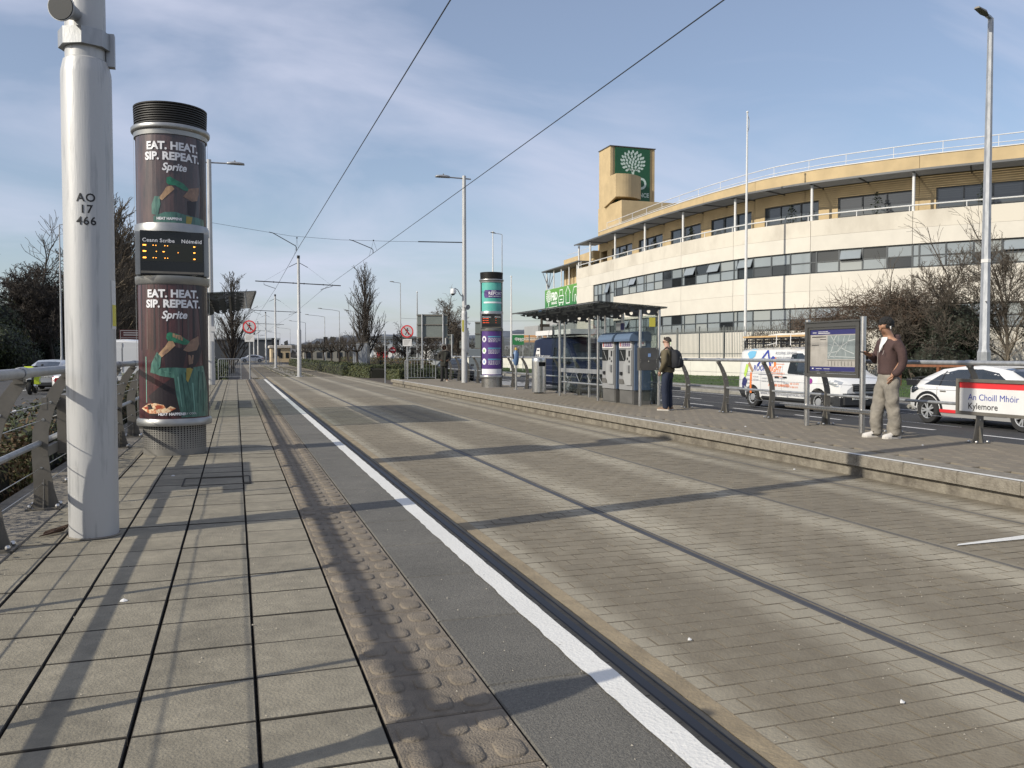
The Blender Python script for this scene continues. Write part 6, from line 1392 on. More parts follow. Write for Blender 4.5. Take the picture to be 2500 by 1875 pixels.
# ================================================================== people
def skin(name, V_, E_, m, parent, root=0, lev=2, noise=0., nscale=8., seed=0):
    me = bpy.data.meshes.new(name); me.from_pydata([v[:3] for v in V_], E_, []); o = bpy.data.objects.new(name, me); C.objects.link(o)
    o.modifiers.new('s', 'SKIN'); sv = me.skin_vertices[0].data if me.skin_vertices else None
    if sv is None: me.skin_vertices.new(); sv = me.skin_vertices[0].data
    for i, v in enumerate(V_): r = v[3]; sv[i].radius = (r, v[4] if len(v) > 4 else r); sv[i].use_root = (i == root)
    md = o.modifiers.new('u', 'SUBSURF'); md.levels = lev; md.render_levels = lev
    if noise:
        tx = bpy.data.textures.new(name, 'CLOUDS'); tx.noise_scale = 1.0 / nscale; tx.noise_depth = 2
        dm = o.modifiers.new('d', 'DISPLACE'); dm.texture = tx; dm.strength = noise; dm.mid_level = .5; dm.texture_coords = 'LOCAL'
    dg = bpy.context.evaluated_depsgraph_get(); nm = bpy.data.meshes.new_from_object(o.evaluated_get(dg)); o.modifiers.clear(); o.data = nm
    nm.materials.clear()
    for q in (m if isinstance(m, list) else [m]): nm.materials.append(M[q] if isinstance(q, str) else q)
    nm.polygons.foreach_set('use_smooth', [True] * len(nm.polygons)); o.parent = parent; return o
class Sk:
    def __init__(s): s.v = []; s.e = []
    def p(s, x, y, z, r, r2=None, to=None):
        s.v.append((x, y, z, r, r2 if r2 else r)); i = len(s.v) - 1
        if to is not None: s.e.append((to, i))
        return i
    def chain(s, to, pts):
        for q in pts: to = s.p(*q[:3], q[3], q[4] if len(q) > 4 else None, to)
        return to
PM = dict(skin=mat('warm skin', (.34, .185, .115), .55, var=.08, vs=12), skin_p=mat('fair skin', (.42, .25, .185), .55, var=.08, vs=12), skin_d=mat('dark skin', (.10, .055, .035), .55),
 hair=mat('black hair', (.010, .009, .008), .7, bump=.9, bs=70), hair_b=mat('short brown hair', (.045, .035, .028), .8, bump=.7, bs=90), hoodie=mat('maroon hoodie cloth', (.066, .038, .035), .9, var=.18, vs=9, bump=.3, bs=40), tee=mat('white cotton', (.64, .63, .62), .9, bump=.2, bs=30), jean_l=mat('faded grey denim', (.27, .245, .205), .9, col2=(.15, .137, .117), vs=6, bump=.5, bs=25), denim=mat('dark indigo denim', (.017, .023, .045), .9, var=.25, vs=7, bump=.4, bs=30), shoe=mat('white shoe', (.60, .57, .53), .6), sole=mat('shoe sole', (.55, .52, .47), .7), olive=mat('olive jacket cloth', (.105, .086, .050), .85, var=.15, vs=8, bump=.3, bs=30), parka=mat('dark green parka', (.028, .027, .022), .9, var=.25, vs=8, bump=.4, bs=25), fur=mat('grey fur trim', (.26, .24, .215), .95, var=.4, vs=60, bump=1, bs=120), pack=mat('black rucksack cloth', (.012, .013, .017), .8, var=.2, vs=10, bump=.3, bs=50), tan=mat('tan shoe', (.21, .135, .085), .7), black_t=mat('black trousers', (.013, .013, .014), .85))
def hand(sk, to, wr, dirv, up, side, curl=.6, s_=1.):
    """palm and five fingers growing from a wrist vertex; dirv = forward, up = back of hand, side = thumb side"""
    w = Vector(wr); d = Vector(dirv).normalized(); u = Vector(up).normalized(); t = Vector(side).normalized()
    p1 = sk.p(*(w + d * .035 * s_), .024 * s_, .016 * s_, to); p2 = sk.p(*(w + d * .075 * s_), .034 * s_, .014 * s_, p1)
    for k, (off, ln) in enumerate(((.028, .068), (.010, .076), (-.010, .070), (-.028, .054))):
        b = w + d * .085 * s_ + t * off * s_; c1 = b + (d * cos(curl * .6) - u * sin(curl * .6)) * ln * .5 * s_; c2 = c1 + (d * cos(curl * 1.5) - u * sin(curl * 1.5)) * ln * .5 * s_
        a = sk.p(*b, .0095 * s_, None, p2); e = sk.p(*c1, .0085 * s_, None, a); sk.p(*c2, .007 * s_, None, e)
    a = sk.p(*(w + d * .045 * s_ + t * .034 * s_), .012 * s_, None, p1); e = sk.p(*(w + d * .075 * s_ + t * .052 * s_ - u * .012), .0095 * s_, None, a); sk.p(*(w + d * .10 * s_ + t * .045 * s_ - u * .022), .008 * s_, None, e)
def head(sk, to, c, tilt):
    """neck to crown, leaning forward by tilt; faces -y"""
    R_ = Matrix.Rotation(tilt, 3, 'X'); c = Vector(c)
    P = lambda x, y, z: c + R_ @ Vector((x, y, z))
    a = sk.p(*P(0, .012, .0), .056, .060, to); j = sk.p(*P(0, -.012, .075), .060, .072, a); m_ = sk.p(*P(0, -.006, .135), .072, .092, j); t_ = sk.p(*P(0, .008, .195), .066, .080, m_)
    sk.p(*P(0, -.055, .045), .034, .030, j)
    n = sk.p(*P(0, -.088, .125), .016, .018, m_); sk.p(*P(0, -.112, .098), .0135, .014, n)
    for s_ in (-1, 1): sk.p(*P(s_ * .078, .018, .112), .011, .024, m_)
    return P, R_
def face_bits(P, t_, dark, lip, brow=True):
    q = MB()
    for s_ in (-1, 1):
        a = P(s_ * .031, -.071, .130); q.ball(a, .007, 8, 5, (1.3, .5, .45)); 
    q.build('eyes', dark, t_)
    q = MB()
    for s_ in (-1, 1): q.tube([P(s_ * .014, -.081, .146), P(s_ * .032, -.075, .150), P(s_ * .049, -.056, .146)], [.0022, .0032, .002], 5)
    q.build('eyebrows', dark, t_)
    q = MB(); q.tube([P(-.020, -.076, .062), P(0, -.086, .064), P(.020, -.076, .062)], [.003, .0055, .003], 5); q.build('mouth', lip, t_)
def shoe(t_, x, y, rz, m_, L=.29, mats=('shoe', 'sole')):
    q = MB(); rings = []
    for u, w, h in ((-.10, .030, .05), (-.085, .040, .085), (-.03, .043, .095), (.03, .045, .078), (.09, .052, .058), (.15, .050, .048), (.19, .030, .035)):
        rings.append([(w * cos(a), -u, .022 + (h - .0) * max(0, sin(a)) ** .8 - .004 * (sin(a) < 0)) for a in [2 * pi * i / 14 for i in range(14)]])
    q.loft(rings); o = q.build('shoe', PM[m_], t_, True, (x, y, 0), rz)
    q = MB(); P = [(w, -u) for u, w in ((-.105, .025), (-.08, .043), (-.02, .044), (.03, .046), (.09, .054), (.15, .053), (.195, .028))]; P = P + [(-x_, y_) for x_, y_ in reversed(P)]
    q.prism(P, lambda u, v, w: (u, v, w), .026); q.build('sole', PM['sole' if m_ != 'black_t' else 'black_t'], o)
    return o
# ---- young man with a phone
def youth():
    t_ = thing('person', 'young man in a maroon hoodie and baggy grey jeans looking at a phone', 'person', (9.22, 10.12, 0), radians(-97), None)
    b = Sk(); pel = b.p(0, 0, .96, .10, .08); ch = b.chain(pel, [(0, .01, 1.15, .10, .08), (0, .005, 1.34, .11, .08), (0, .01, 1.47, .075, .065)])
    P, R_ = head(b, ch, (0, -.012, 1.535), radians(17))
    for s_ in (-1, 1):
        h = b.p(s_ * .10, 0, .90, .075, .08, pel); yy = .03 if s_ > 0 else -.10; b.chain(h, [(s_ * .115, -.01 + yy * .5, .50, .05), (s_ * .12, .015 + yy, .10, .04), ])
    e = b.chain(ch, [(.16, .01, 1.43, .045), (.255, .06, 1.17, .034), (.185, -.045, .95, .032)]); hand(b, e, (.185, -.045, .95), (-.1, -.3, -1), (1, 0, 0), (0, -1, 0), .5)
    e = b.chain(ch, [(-.16, .01, 1.43, .045), (-.24, .0, 1.17, .034), (-.14, -.19, 1.23, .030)]); hand(b, e, (-.14, -.19, 1.23), (.25, -1, .12), (0, .1, -1), (1, 0, .2), .7)
    skin('body', b.v, b.e, PM['skin'], t_)
    face_bits(P, t_, PM['hair'], mat('lips', (.30, .13, .10), .5))
    # curly hair: a knobbly cap of small curls
    q = MB(); rr = random.Random(3)
    for k in range(330):
        a = rr.uniform(0, 2 * pi); ph = rr.uniform(0, 1.0) ** .8 * 2.0
        x, y, z = .080 * sin(ph) * cos(a), .097 * sin(ph) * sin(a) + .017, .152 + .102 * cos(ph)
        if y < -.03 and z < .185: continue
        if z < .125 and y < .03 or z < .085: continue
        c_ = P(x, y, z); q.ball(c_, rr.uniform(.015, .026), 7, 5)
    q.build('hair', PM['hair'], t_, True)
    q = MB(); q.tube([P(.094, .010, .112), P(.098, .004, .085)], [.010, .006], 7); q.ball(P(.092, .012, .115), .013, 8, 5); q.build('earbud', 'white', t_)
    # hoodie
    j = Sk(); a = j.p(0, 0, .915, .178, .145); c1 = j.chain(a, [(0, 0, .96, .180, .150), (0, .01, 1.10, .178, .150), (0, .01, 1.25, .182, .142), (0, .012, 1.38, .18, .128)]); c2 = j.p(0, .025, 1.475, .105, .088, c1)
    j.chain(c1, [(.185, .015, 1.40, .078, .082), (.238, .05, 1.28, .068), (.262, .072, 1.15, .072), (.248, .03, 1.05, .062), (.228, -.03, .975, .062), (.205, -.045, .93, .058)])
    j.chain(c1, [(-.185, .015, 1.405, .080, .085), (-.24, .0, 1.28, .072), (-.25, -.02, 1.16, .078), (-.21, -.09, 1.16, .064), (-.158, -.165, 1.21, .050), (-.142, -.205, 1.232, .042)])
    skin('hoodie', j.v, j.e, PM['hoodie'], t_, noise=.05, nscale=6); hd = q_last(t_)
    q = MB(); n = 16; rings = []   # hood folded behind the neck
    for k in range(9):
        u = k / 8; a = pi * (-.62 + 1.24 * u) + pi / 2; r0 = .115 + .018 * sin(pi * u); cx_, cy_ = r0 * cos(a), .02 + r0 * .85 * sin(a); zz = 1.44 + .055 * sin(pi * u) - .03 * (1 - sin(pi * u)); rr_ = .026 + .016 * sin(pi * u)
        rings.append([(cx_ * (1 + rr_ / r0 * cos(b_)), (cy_ - .02) * (1 + rr_ / r0 * cos(b_)) + .02, zz + rr_ * 1.2 * sin(b_)) for b_ in [2 * pi * i / 10 for i in range(10)]])
    q.loft(rings); q.build('hood', PM['hoodie'], hd, True)
    q = MB(); z0 = 1.485   # white tee in the open neck
    F = lambda x, z: (x, -(.118 + .045 * (1.47 - z) / .2) - .012 + abs(x) * .42, z)
    rows = [(1.500, .066), (1.46, .074), (1.42, .058), (1.37, .038), (1.32, .020), (1.275, .005)]
    rg = []
    for z, w in rows: rg.append([(w * u, -(.088 + .30 * (1.50 - z)) + .35 * abs(w * u) if z > 1.4 else -(.118 + .19 * (1.40 - z)) + .35 * abs(w * u) - .012, z) for u in (-1, -.5, 0, .5, 1)])
    q.loft(rg, False, False); q.build('tee_shirt', PM['tee'], t_, True)
    q = MB(); q.tube([(0, -.168, 1.29), (0, -.176, 1.2), (0, -.178, 1.1), (0, -.172, .97)], .0045, 5); q.tube([(.07, -.14, 1.36), (.075, -.17, 1.30)], .004, 5); q.tube([(.10, -.14, 1.30), (.10, -.165, 1.24)], .004, 5); q.build('zip', mat('zip metal', (.42, .36, .32), .4, .5), hd)
    # trousers
    j = Sk(); a = j.p(0, .0, 1.02, .165, .125); a2 = j.p(0, 0, .92, .175, .135, a)
    for s_, yy in ((1, .03), (-1, -.10)): j.chain(a2, [(s_ * .10, -.005, .80, .104, .120), (s_ * .122, -.015 + yy * .5, .50, .092, .108), (s_ * .128, .0 + yy, .26, .096, .110), (s_ * .122, .01 + yy, .13, .102, .108), (s_ * .122, .005 + yy, .07, .092, .105), (s_ * .122, .0 + yy, .03, .088, .10)])
    skin('jeans', j.v, j.e, PM['jean_l'], t_, noise=.075, nscale=7)
    for s_, yy in ((1, 0.03), (-1, -.11)): o = shoe(t_, s_ * .125, -.0 + yy, radians(6 * s_), 'shoe', mats=None); q = MB(); q.box(.044, .050, -.08, .02, .03, .05); q.box(.043, .0475, -.06, -.035, .075, .095); q.build('shoe_panel', 'ink', o)
    ph = thing('phone', 'dark phone held in the young man\'s hand', 'phone', (0, 0, 0)); ph.location = Matrix.Translation((9.22, 10.12, 0)) @ Matrix.Rotation(radians(-97), 4, 'Z') @ Vector((-.108, -.315, 1.262)); ph.rotation_euler = (radians(-14), 0, radians(-97))
    q = MB(); q.prism(rrect(-.038, .038, -.078, .078, .012), lambda u, v, w: (u, v, w), .009); q.build('case', 'black', ph); q = MB(); q.add([(-.034, -.072, .0095), (.034, -.072, .0095), (.034, .072, .0095), (-.034, .072, .0095)], [(0, 1, 2, 3)]); q.build('screen', V['glass'], ph)
youth()
# ---- man with a rucksack
def man():
    t_ = thing('person', 'man in an olive jacket and dark jeans with a black rucksack seen from behind', 'person', (9.10, 16.62, 0), radians(-141), None); k = .915
    b = Sk(); pel = b.p(0, 0, .96, .10, .08); ch = b.chain(pel, [(0, .01, 1.15, .10, .08), (0, .005, 1.34, .11, .08), (0, .01, 1.47, .09, .075)])
    P, R_ = head(b, ch, (0, -.005, 1.535), radians(3))
    for s_ in (-1, 1):
        h = b.p(s_ * .10, 0, .90, .085, .09, pel); b.chain(h, [(s_ * .115, -.01, .50, .055), (s_ * .12, .015, .10, .04)])
        e = b.chain(ch, [(s_ * .16, .01, 1.43, .045), (s_ * .26, .035, 1.17, .034), (s_ * .22, -.08, .96, .032)]); hand(b, e, (s_ * .22, -.08, .96), (-s_ * .2, -.4, -1), (s_, 0, 0), (0, -1, 0), .5)
    skin('body', b.v, b.e, PM['skin_p'], t_); face_bits(P, t_, PM['hair_b'], bpy.data.materials['lips'])
    q = MB(); rings = []
    for ph in range(0, 9):
        a = .02 + ph / 8 * 1.85; rings.append([P(.080 * sin(a) * cos(2 * pi * i / 16), (.096 * sin(a)) * sin(2 * pi * i / 16) + .012, (.148 + .100 * cos(a)) + (.055 * max(0, -sin(2 * pi * i / 16)) if ph > 4 else 0)) for i in range(16)])
    q.loft(rings); q.build('hair', PM['hair_b'], t_, True)
    q = MB()
    for s_ in (-1, 1): q.prism([(P(s_ * .036, 0, .128) - P(0, 0, 0)).xz[:] if False else (s_ * .036 + dx, dz) for dx, dz in circ(0, 0, .024, 10, .018)], lambda u, v, w: tuple(P(u, -.094 + w, .128 + v)), .004); q.tube([P(s_ * .06, -.088, .132), P(s_ * .083, .0, .135)], .003, 5)
    q.build('sunglasses', 'black', t_)
    j = Sk(); a = j.p(0, .0, .90, .205, .17); c1 = j.chain(a, [(0, .0, .95, .205, .175), (0, .0, 1.10, .21, .18), (0, .01, 1.25, .195, .155), (0, .015, 1.38, .19, .13)]); j.chain(c1, [(0, .02, 1.46, .11, .10), (0, .01, 1.53, .076, .078)])
    for s_ in (-1, 1): j.chain(c1, [(s_ * .185, .015, 1.40, .088), (s_ * .26, .03, 1.28, .082), (s_ * .29, .045, 1.16, .078), (s_ * .26, -.02, 1.06, .064), (s_ * .232, -.075, .975, .055), (s_ * .222, -.085, .94, .05)])
    skin('jacket', j.v, j.e, PM['olive'], t_, noise=.03, nscale=8)
    j = Sk(); a = j.p(0, .0, 1.02, .165, .14); a2 = j.p(0, 0, .92, .175, .145, a)
    for s_ in (1, -1): j.chain(a2, [(s_ * .10, -.005, .80, .108, .118), (s_ * .115, -.015, .50, .092, .098), (s_ * .12, .0, .26, .086, .092), (s_ * .12, .01, .10, .080, .09), (s_ * .12, .01, .03, .076, .088)])
    skin('jeans', j.v, j.e, PM['denim'], t_, noise=.025, nscale=8)
    for s_ in (1, -1): shoe(t_, s_ * .125, 0, radians(8 * s_), 'tan')
    t_.scale = (k, k, k)
    r_ = thing('rucksack', 'black rucksack worn by the man in the olive jacket', 'rucksack', t_.location, t_.rotation_euler.z); r_.scale = (k, k, k)
    q = MB(); rings = []
    for z, w, d0, d1 in ((1.02, .13, .15, .29), (1.05, .165, .14, .335), (1.2, .17, .135, .35), (1.36, .155, .13, .325), (1.44, .12, .13, .27), (1.47, .06, .15, .22)):
        rings.append([((w) * (abs(cos(a)) ** .6) * (1 if cos(a) > 0 else -1), (d0 + d1) / 2 + (d1 - d0) / 2 * (abs(sin(a)) ** .6) * (1 if sin(a) > 0 else -1), z) for a in [2 * pi * i / 20 for i in range(20)]])
    q.loft(rings); q.build('bag', PM['pack'], r_, 50); q = MB(); rings = []
    for z, w, d1 in ((1.05, .10, .35), (1.08, .125, .375), (1.2, .125, .385), (1.24, .10, .36)): rings.append([(w * (abs(cos(a)) ** .6) * (1 if cos(a) > 0 else -1), .32 + (d1 - .32) * (abs(sin(a)) ** .6) * (1 if sin(a) > 0 else -1), z) for a in [2 * pi * i / 16 for i in range(16)]])
    q.loft(rings); q.build('front_pocket', PM['pack'], r_, 50)
    q = MB()
    for s_ in (-1, 1): q.tube([(s_ * .09, .14, 1.43), (s_ * .125, .04, 1.535), (s_ * .13, -.10, 1.42), (s_ * .15, -.155, 1.25), (s_ * .185, -.06, 1.10), (s_ * .14, .14, 1.06)], .017, 6)
    q.build('strap', PM['pack'], r_, True); q = MB(); q.tube([(-.06, .392, 1.16), (-.055, .392, 1.12)], .004, 4); q.tube([(.09, .36, 1.3), (.085, .36, 1.26)], .004, 4); q.build('zip_pull', 'silver', r_)
man()
# ---- hooded person
def hooded():
    t_ = thing('person', 'person in a dark parka with a fur trimmed hood standing by the far pole', 'person', (9.05, 37.4, 0), radians(-10), None); k = .94
    b = Sk(); pel = b.p(0, 0, .96, .10, .08); ch = b.chain(pel, [(0, .01, 1.15, .10, .08), (0, .005, 1.34, .11, .08), (0, .01, 1.47, .09, .075)])
    P, R_ = head(b, ch, (0, -.01, 1.535), radians(14))
    for s_ in (-1, 1):
        h = b.p(s_ * .09, 0, .90, .085, .09, pel); b.chain(h, [(s_ * .105, -.01, .50, .055), (s_ * .11, .015, .10, .04)])
        e = b.chain(ch, [(s_ * .16, .01, 1.43, .045), (s_ * .29, .035, 1.17, .034), (s_ * .19, -.13, 1.02, .032)]); hand(b, e, (s_ * .19, -.13, 1.02), (-s_ * 1, -.3, -.3), (0, -1, 0), (0, 0, 1), .5)
    skin('body', b.v, b.e, PM['skin_d'], t_); face_bits(P, t_, PM['hair'], PM['skin_d'])
    j = Sk(); a = j.p(0, .0, .70, .225, .18); c1 = j.chain(a, [(0, .0, .76, .225, .18), (0, .0, .95, .215, .17), (0, .01, 1.2, .20, .15), (0, .015, 1.38, .195, .135)]); j.p(0, .02, 1.47, .12, .11, c1)
    for s_ in (-1, 1): j.chain(c1, [(s_ * .19, .015, 1.41, .085), (s_ * .25, .03, 1.28, .085), (s_ * .27, .04, 1.16, .085), (s_ * .27, -.06, 1.07, .07), (s_ * .20, -.12, 1.03, .06)])
    skin('parka', j.v, j.e, PM['parka'], t_, noise=.04, nscale=8)
    q = MB(); rings = []
    for u, r_, y in ((0, .02, .13), (.2, .10, .12), (.5, .135, .06), (.8, .135, -.02), (1, .125, -.085)): rings.append([tuple(P(r_ * cos(2 * pi * i / 18), y, .12 + r_ * 1.15 * sin(2 * pi * i / 18))) for i in range(18)])
    q.loft(rings, True, False); q.build('hood', PM['parka'], t_, True)
    q = MB(); rr = random.Random(5)
    for i in range(140): a = rr.uniform(0, 2 * pi); c_ = P(.125 * cos(a), -.085 + rr.uniform(-.02, .02), .12 + .14 * sin(a)); q.ball(c_, rr.uniform(.016, .028), 6, 4)
    q.build('fur_trim', PM['fur'], t_, True)
    q = MB(); q.prism([(-.03, .86), (.03, .86), (.035, 1.42), (-.02, 1.44)], lambda u, v, w: (u + .02 + .06 * (v - 1.2), -.182 + w * .5, v), .03); q.build('scarf', mat('grey green scarf', (.06, .062, .05), .9, var=.2, vs=10), t_)
    j = Sk(); a = j.p(0, .0, .965, .14, .11); a2 = j.p(0, 0, .90, .14, .11, a)
    for s_ in (1, -1): j.chain(a2, [(s_ * .09, -.005, .80, .088, .095), (s_ * .105, -.015, .50, .07, .08), (s_ * .11, .01, .11, .064, .075), (s_ * .11, .01, .03, .06, .072)])
    skin('trousers', j.v, j.e, PM['black_t'], t_, noise=.02, nscale=8)
    for s_ in (1, -1): shoe(t_, s_ * .12, 0, radians(14 * s_), 'tan' if s_ > 0 else 'black_t')
    t_.scale = (k, k, k)
hooded()
# ================================================================== trees and hedges
def seg_tube(mb, pts, rs, n):
    mb.tube(pts, rs, n, False)
def grow(mb, rr, p, d, L, r, lev, o):
    """recursive bare branch: o has wob, up, nb, ang, lr, rr, min levels"""
    k = 4 if lev >= 2 else 3; pts = [Vector(p)]; dirs = [d.copy()]; dd = d.copy()
    for i in range(k):
        dd = (dd + Vector((rr.gauss(0, 1), rr.gauss(0, 1), rr.gauss(0, 1))) * o['wob'] + Vector((0, 0, o['up'] * (1.0 if lev < o['lev'] else .3)))).normalized()
        pts.append(pts[-1] + dd * L / k); dirs.append(dd.copy())
    r1 = max(r * o.get('tap', .55), o['rmin']); rs = [lerp(r, r1, i / k) for i in range(k + 1)]
    seg_tube(mb, pts, rs, 6 if r > .06 else 4 if r > .02 else 3)
    if lev <= 0: return
    nb = o['nb'][o['lev'] - lev]; st = o['st'] if lev == o['lev'] else .18
    for j in range(nb):
        f = st + (1 - st) * (j + rr.random() * .8) / nb; i = min(k - 1, int(f * k)); t = f * k - i
        q = pts[i].lerp(pts[i + 1], t); b = dirs[i + 1]; a = b.orthogonal().normalized(); a = Matrix.Rotation(rr.uniform(0, 2 * pi), 3, b) @ a
        an = radians(o['ang'] * rr.uniform(.7, 1.25)); nd = (b * cos(an) + a * sin(an)).normalized()
        ln = L * o['lr'] * rr.uniform(.7, 1.15) * (1.0 - (o['shape'] * f if lev == o['lev'] else .25 * f))
        grow(mb, rr, q, nd, ln, max(o['rmin'], lerp(r, r1, f) * o['rr']), lev - 1, o)
def bare_tree(loc, label, H, seed, o, bark='bark', group=None, name='bare_tree', trunk_r=.14, lean=(0, 0), twig=None):
    t_ = thing(name, label, 'tree', loc, 0, group); rr = random.Random(seed); O = dict(wob=.16, up=.05, nb=(10, 6, 5, 4), ang=48, lr=.5, rr=.55, rmin=.006, st=.28, shape=.5, lev=4); O.update(o)
    tr = MB(); cr = MB(); d = Vector((lean[0], lean[1], 1)).normalized()
    # trunk separately, then its limbs as the crown
    k = 6; pts = [Vector((0, 0, -.1))]; dirs = [d]; dd = d.copy(); L = H * O.get('tl', .62)
    for i in range(k):
        dd = (dd + Vector((rr.gauss(0, 1), rr.gauss(0, 1), 0)) * O['wob'] * .5 + Vector((0, 0, .1))).normalized(); pts.append(pts[-1] + dd * L / k); dirs.append(dd.copy())
    rs = [lerp(trunk_r, trunk_r * O.get('ttap', .35), i / k) for i in range(k + 1)]; rs[0] *= 1.3; tr.tube(pts, rs, 8); tr.build('trunk', bark, t_, True)
    nb = O['nb'][0]; lev = O['lev'] - 1
    for j in range(nb):
        f = O['st'] + (1 - O['st']) * (j + rr.random() * .5) / nb; i = min(k - 1, int(f * k)); q = pts[i].lerp(pts[i + 1], f * k - i); b = dirs[i + 1]; a = b.orthogonal().normalized(); a = Matrix.Rotation(j * 2.4 + rr.uniform(-.4, .4), 3, b) @ a
        an = radians(O['ang'] * rr.uniform(.75, 1.2)) * (1 - .3 * f); nd = (b * cos(an) + a * sin(an)).normalized()
        O2 = dict(O); O2['lev'] = lev; O2['lr'] = O.get('lrs', .56); O2['nb'] = O['nb'][1:]; O2['st'] = .15
        grow(cr, rr, q, nd, H * O['lr'] * rr.uniform(.8, 1.1) * (1 - O['shape'] * f * .8), rs[i] * O['rr'], lev - 0, O2) if lev >= 0 else None
    grow(cr, rr, pts[-1], dirs[-1], H - L if H - L > .5 else .8, rs[-1], max(lev - 1, 0), dict(O, lr=O.get('lrs', .56), lev=max(lev - 1, 0), nb=O['nb'][2:] + (3, 3)))
    cr.build('crown', twig or bark, t_); return t_
def columnar(loc, label, H, seed, bark, group, name, tr=.15, spread=1., n=70, fine=.008, twig=None, sub=(9, 5)):
    t_ = thing(name, label, 'tree', loc, 0, group); rr = random.Random(seed); q = MB(); q.tube([(0, 0, -.1), (.02, .01, H * .3), (-.02, .02, H * .65), (0, 0, H * .93)], [tr * 1.15, tr * .8, tr * .4, .012], 7); q.build('trunk', bark, t_, True)
    q = MB()
    for k in range(n):
        f = .05 + .80 * ((k + rr.random()) / n) ** 1.15; a = k * 2.4 + rr.uniform(-.4, .4); an = radians(rr.uniform(20, 33)) * spread; d = Vector((cos(a) * sin(an), sin(a) * sin(an), cos(an)))
        L = H * rr.uniform(.30, .44) * (1 - .72 * f) + H * .03; grow(q, rr, (0, 0, H * f), d, L, (tr * .30) * (1 - f) + fine * 1.5, 2, dict(wob=.10, up=.07, nb=sub, ang=24, lr=.34, rr=.45, rmin=fine, st=.2, shape=.25, lev=2, tap=.35))
    q.build('crown', twig or bark, t_); return t_
def leaves(mb, rr, n, fn, size, flat_=.6):
    for k in range(n):
        c, nrm = fn(); u = Vector((rr.gauss(0, 1), rr.gauss(0, 1), rr.gauss(0, 1))); u = (u - nrm * u.dot(nrm) * flat_).normalized() * size * rr.uniform(.6, 1.3); v = u.cross(nrm + Vector((rr.gauss(0, .3), rr.gauss(0, .3), .01))).normalized() * size * .45
        mb.add([c - u, c + v - u * .1, c + u, c - v - u * .1], [(0, 1, 2, 3)])
def hedge(path, w, h, label, n, size, mats=('leaf',), z0=-.36, seed=1, name='hedge', group=None, twigs=0, cat='hedge', rough=.1):
    """clipped hedge along a path of (x, y): dark core and leaf faces all over"""
    rr = random.Random(seed); c0 = path[0]; t_ = thing(name, label, cat, (c0[0], c0[1], z0), 0, group); P = [Vector((x - c0[0], y - c0[1])) for x, y in path]
    ls = [0]
    for a, b in zip(P[:-1], P[1:]): ls.append(ls[-1] + (b - a).length)
    def at(s_):
        for i in range(len(P) - 1):
            if s_ <= ls[i + 1] or i == len(P) - 2:
                t = (s_ - ls[i]) / (ls[i + 1] - ls[i]); d = (P[i + 1] - P[i]).normalized(); return P[i].lerp(P[i + 1], t), Vector((d.y, -d.x))
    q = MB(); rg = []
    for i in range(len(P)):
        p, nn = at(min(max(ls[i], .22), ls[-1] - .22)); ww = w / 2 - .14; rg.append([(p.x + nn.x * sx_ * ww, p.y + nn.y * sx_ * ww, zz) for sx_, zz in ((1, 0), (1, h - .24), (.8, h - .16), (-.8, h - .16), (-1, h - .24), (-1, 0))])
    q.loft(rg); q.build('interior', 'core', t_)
    hn = lambda s_: h * (1 + rough * (.5 * sin(s_ * 1.7 + seed) + .5 * sin(s_ * .6 + 2 * seed)))
    for mi, m_ in enumerate(mats):
        q = MB()
        def fn():
            s_ = rr.random() * ls[-1]
            if rr.random() < min(.3, 2.2 * w / ls[-1]):
                e_ = rr.random() < .5; p, nn = at(0 if e_ else ls[-1]); x = (rr.random() - .5) * w; ins = abs(rr.gauss(0, .05)) * (1 if e_ else -1); dd_ = Vector((-nn.y, nn.x))
                return Vector((p.x + nn.x * x + dd_.x * ins, p.y + nn.y * x + dd_.y * ins, max(.02, rr.random() * hn(s_)))), Vector((dd_.x * (-1 if e_ else 1), dd_.y * (-1 if e_ else 1), .2)).normalized()
            p, nn = at(s_); hh = hn(s_); u = rr.random() * (w + 2 * hh)
            if u < hh: x, z, nr = w / 2, u, Vector((nn.x, nn.y, .2))
            elif u < hh + w: x, z, nr = (u - hh) - w / 2, hh, Vector((0, 0, 1))
            else: x, z, nr = -w / 2, u - hh - w, Vector((-nn.x, -nn.y, .2))
            ins = -abs(rr.gauss(0, .06)) if rr.random() < .8 else rr.uniform(0, .07)
            x += ins * (1 if x > 0 else -1) * (abs(x) > w / 2 - .01); z += ins * (z > hh - .01)
            return Vector((p.x + nn.x * x, p.y + nn.y * x, max(.02, z))), nr.normalized()
        leaves(q, rr, n // len(mats), fn, size); q.build('foliage', m_, t_)
    return t_
def bush(loc, label, rx, ry, rz, n, size, mats, seed, name='bush', group=None, cat='bush', core=.72, lumps=7):
    rr = random.Random(seed); t_ = thing(name, label, cat, loc, 0, group)
    L = [(Vector((rr.uniform(-.55, .55) * rx, rr.uniform(-.55, .55) * ry, rr.uniform(.25, .8) * rz)), rr.uniform(.35, .6)) for k in range(lumps)] + [(Vector((0, 0, rz * .42)), .62)]
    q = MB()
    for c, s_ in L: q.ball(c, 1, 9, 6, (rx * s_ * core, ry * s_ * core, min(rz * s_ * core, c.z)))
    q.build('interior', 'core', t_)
    for m_ in mats:
        q = MB()
        def fn():
            c, s_ = rr.choice(L); v = Vector((rr.gauss(0, 1), rr.gauss(0, 1), rr.gauss(0, 1))).normalized(); k = rr.uniform(.78, 1.06)
            p = c + Vector((v.x * rx * s_ * k, v.y * ry * s_ * k, v.z * rz * s_ * k)); p.z = max(.02, p.z); return p, v
        leaves(q, rr, n // len(mats), fn, size); q.build('foliage', m_, t_)
    return t_
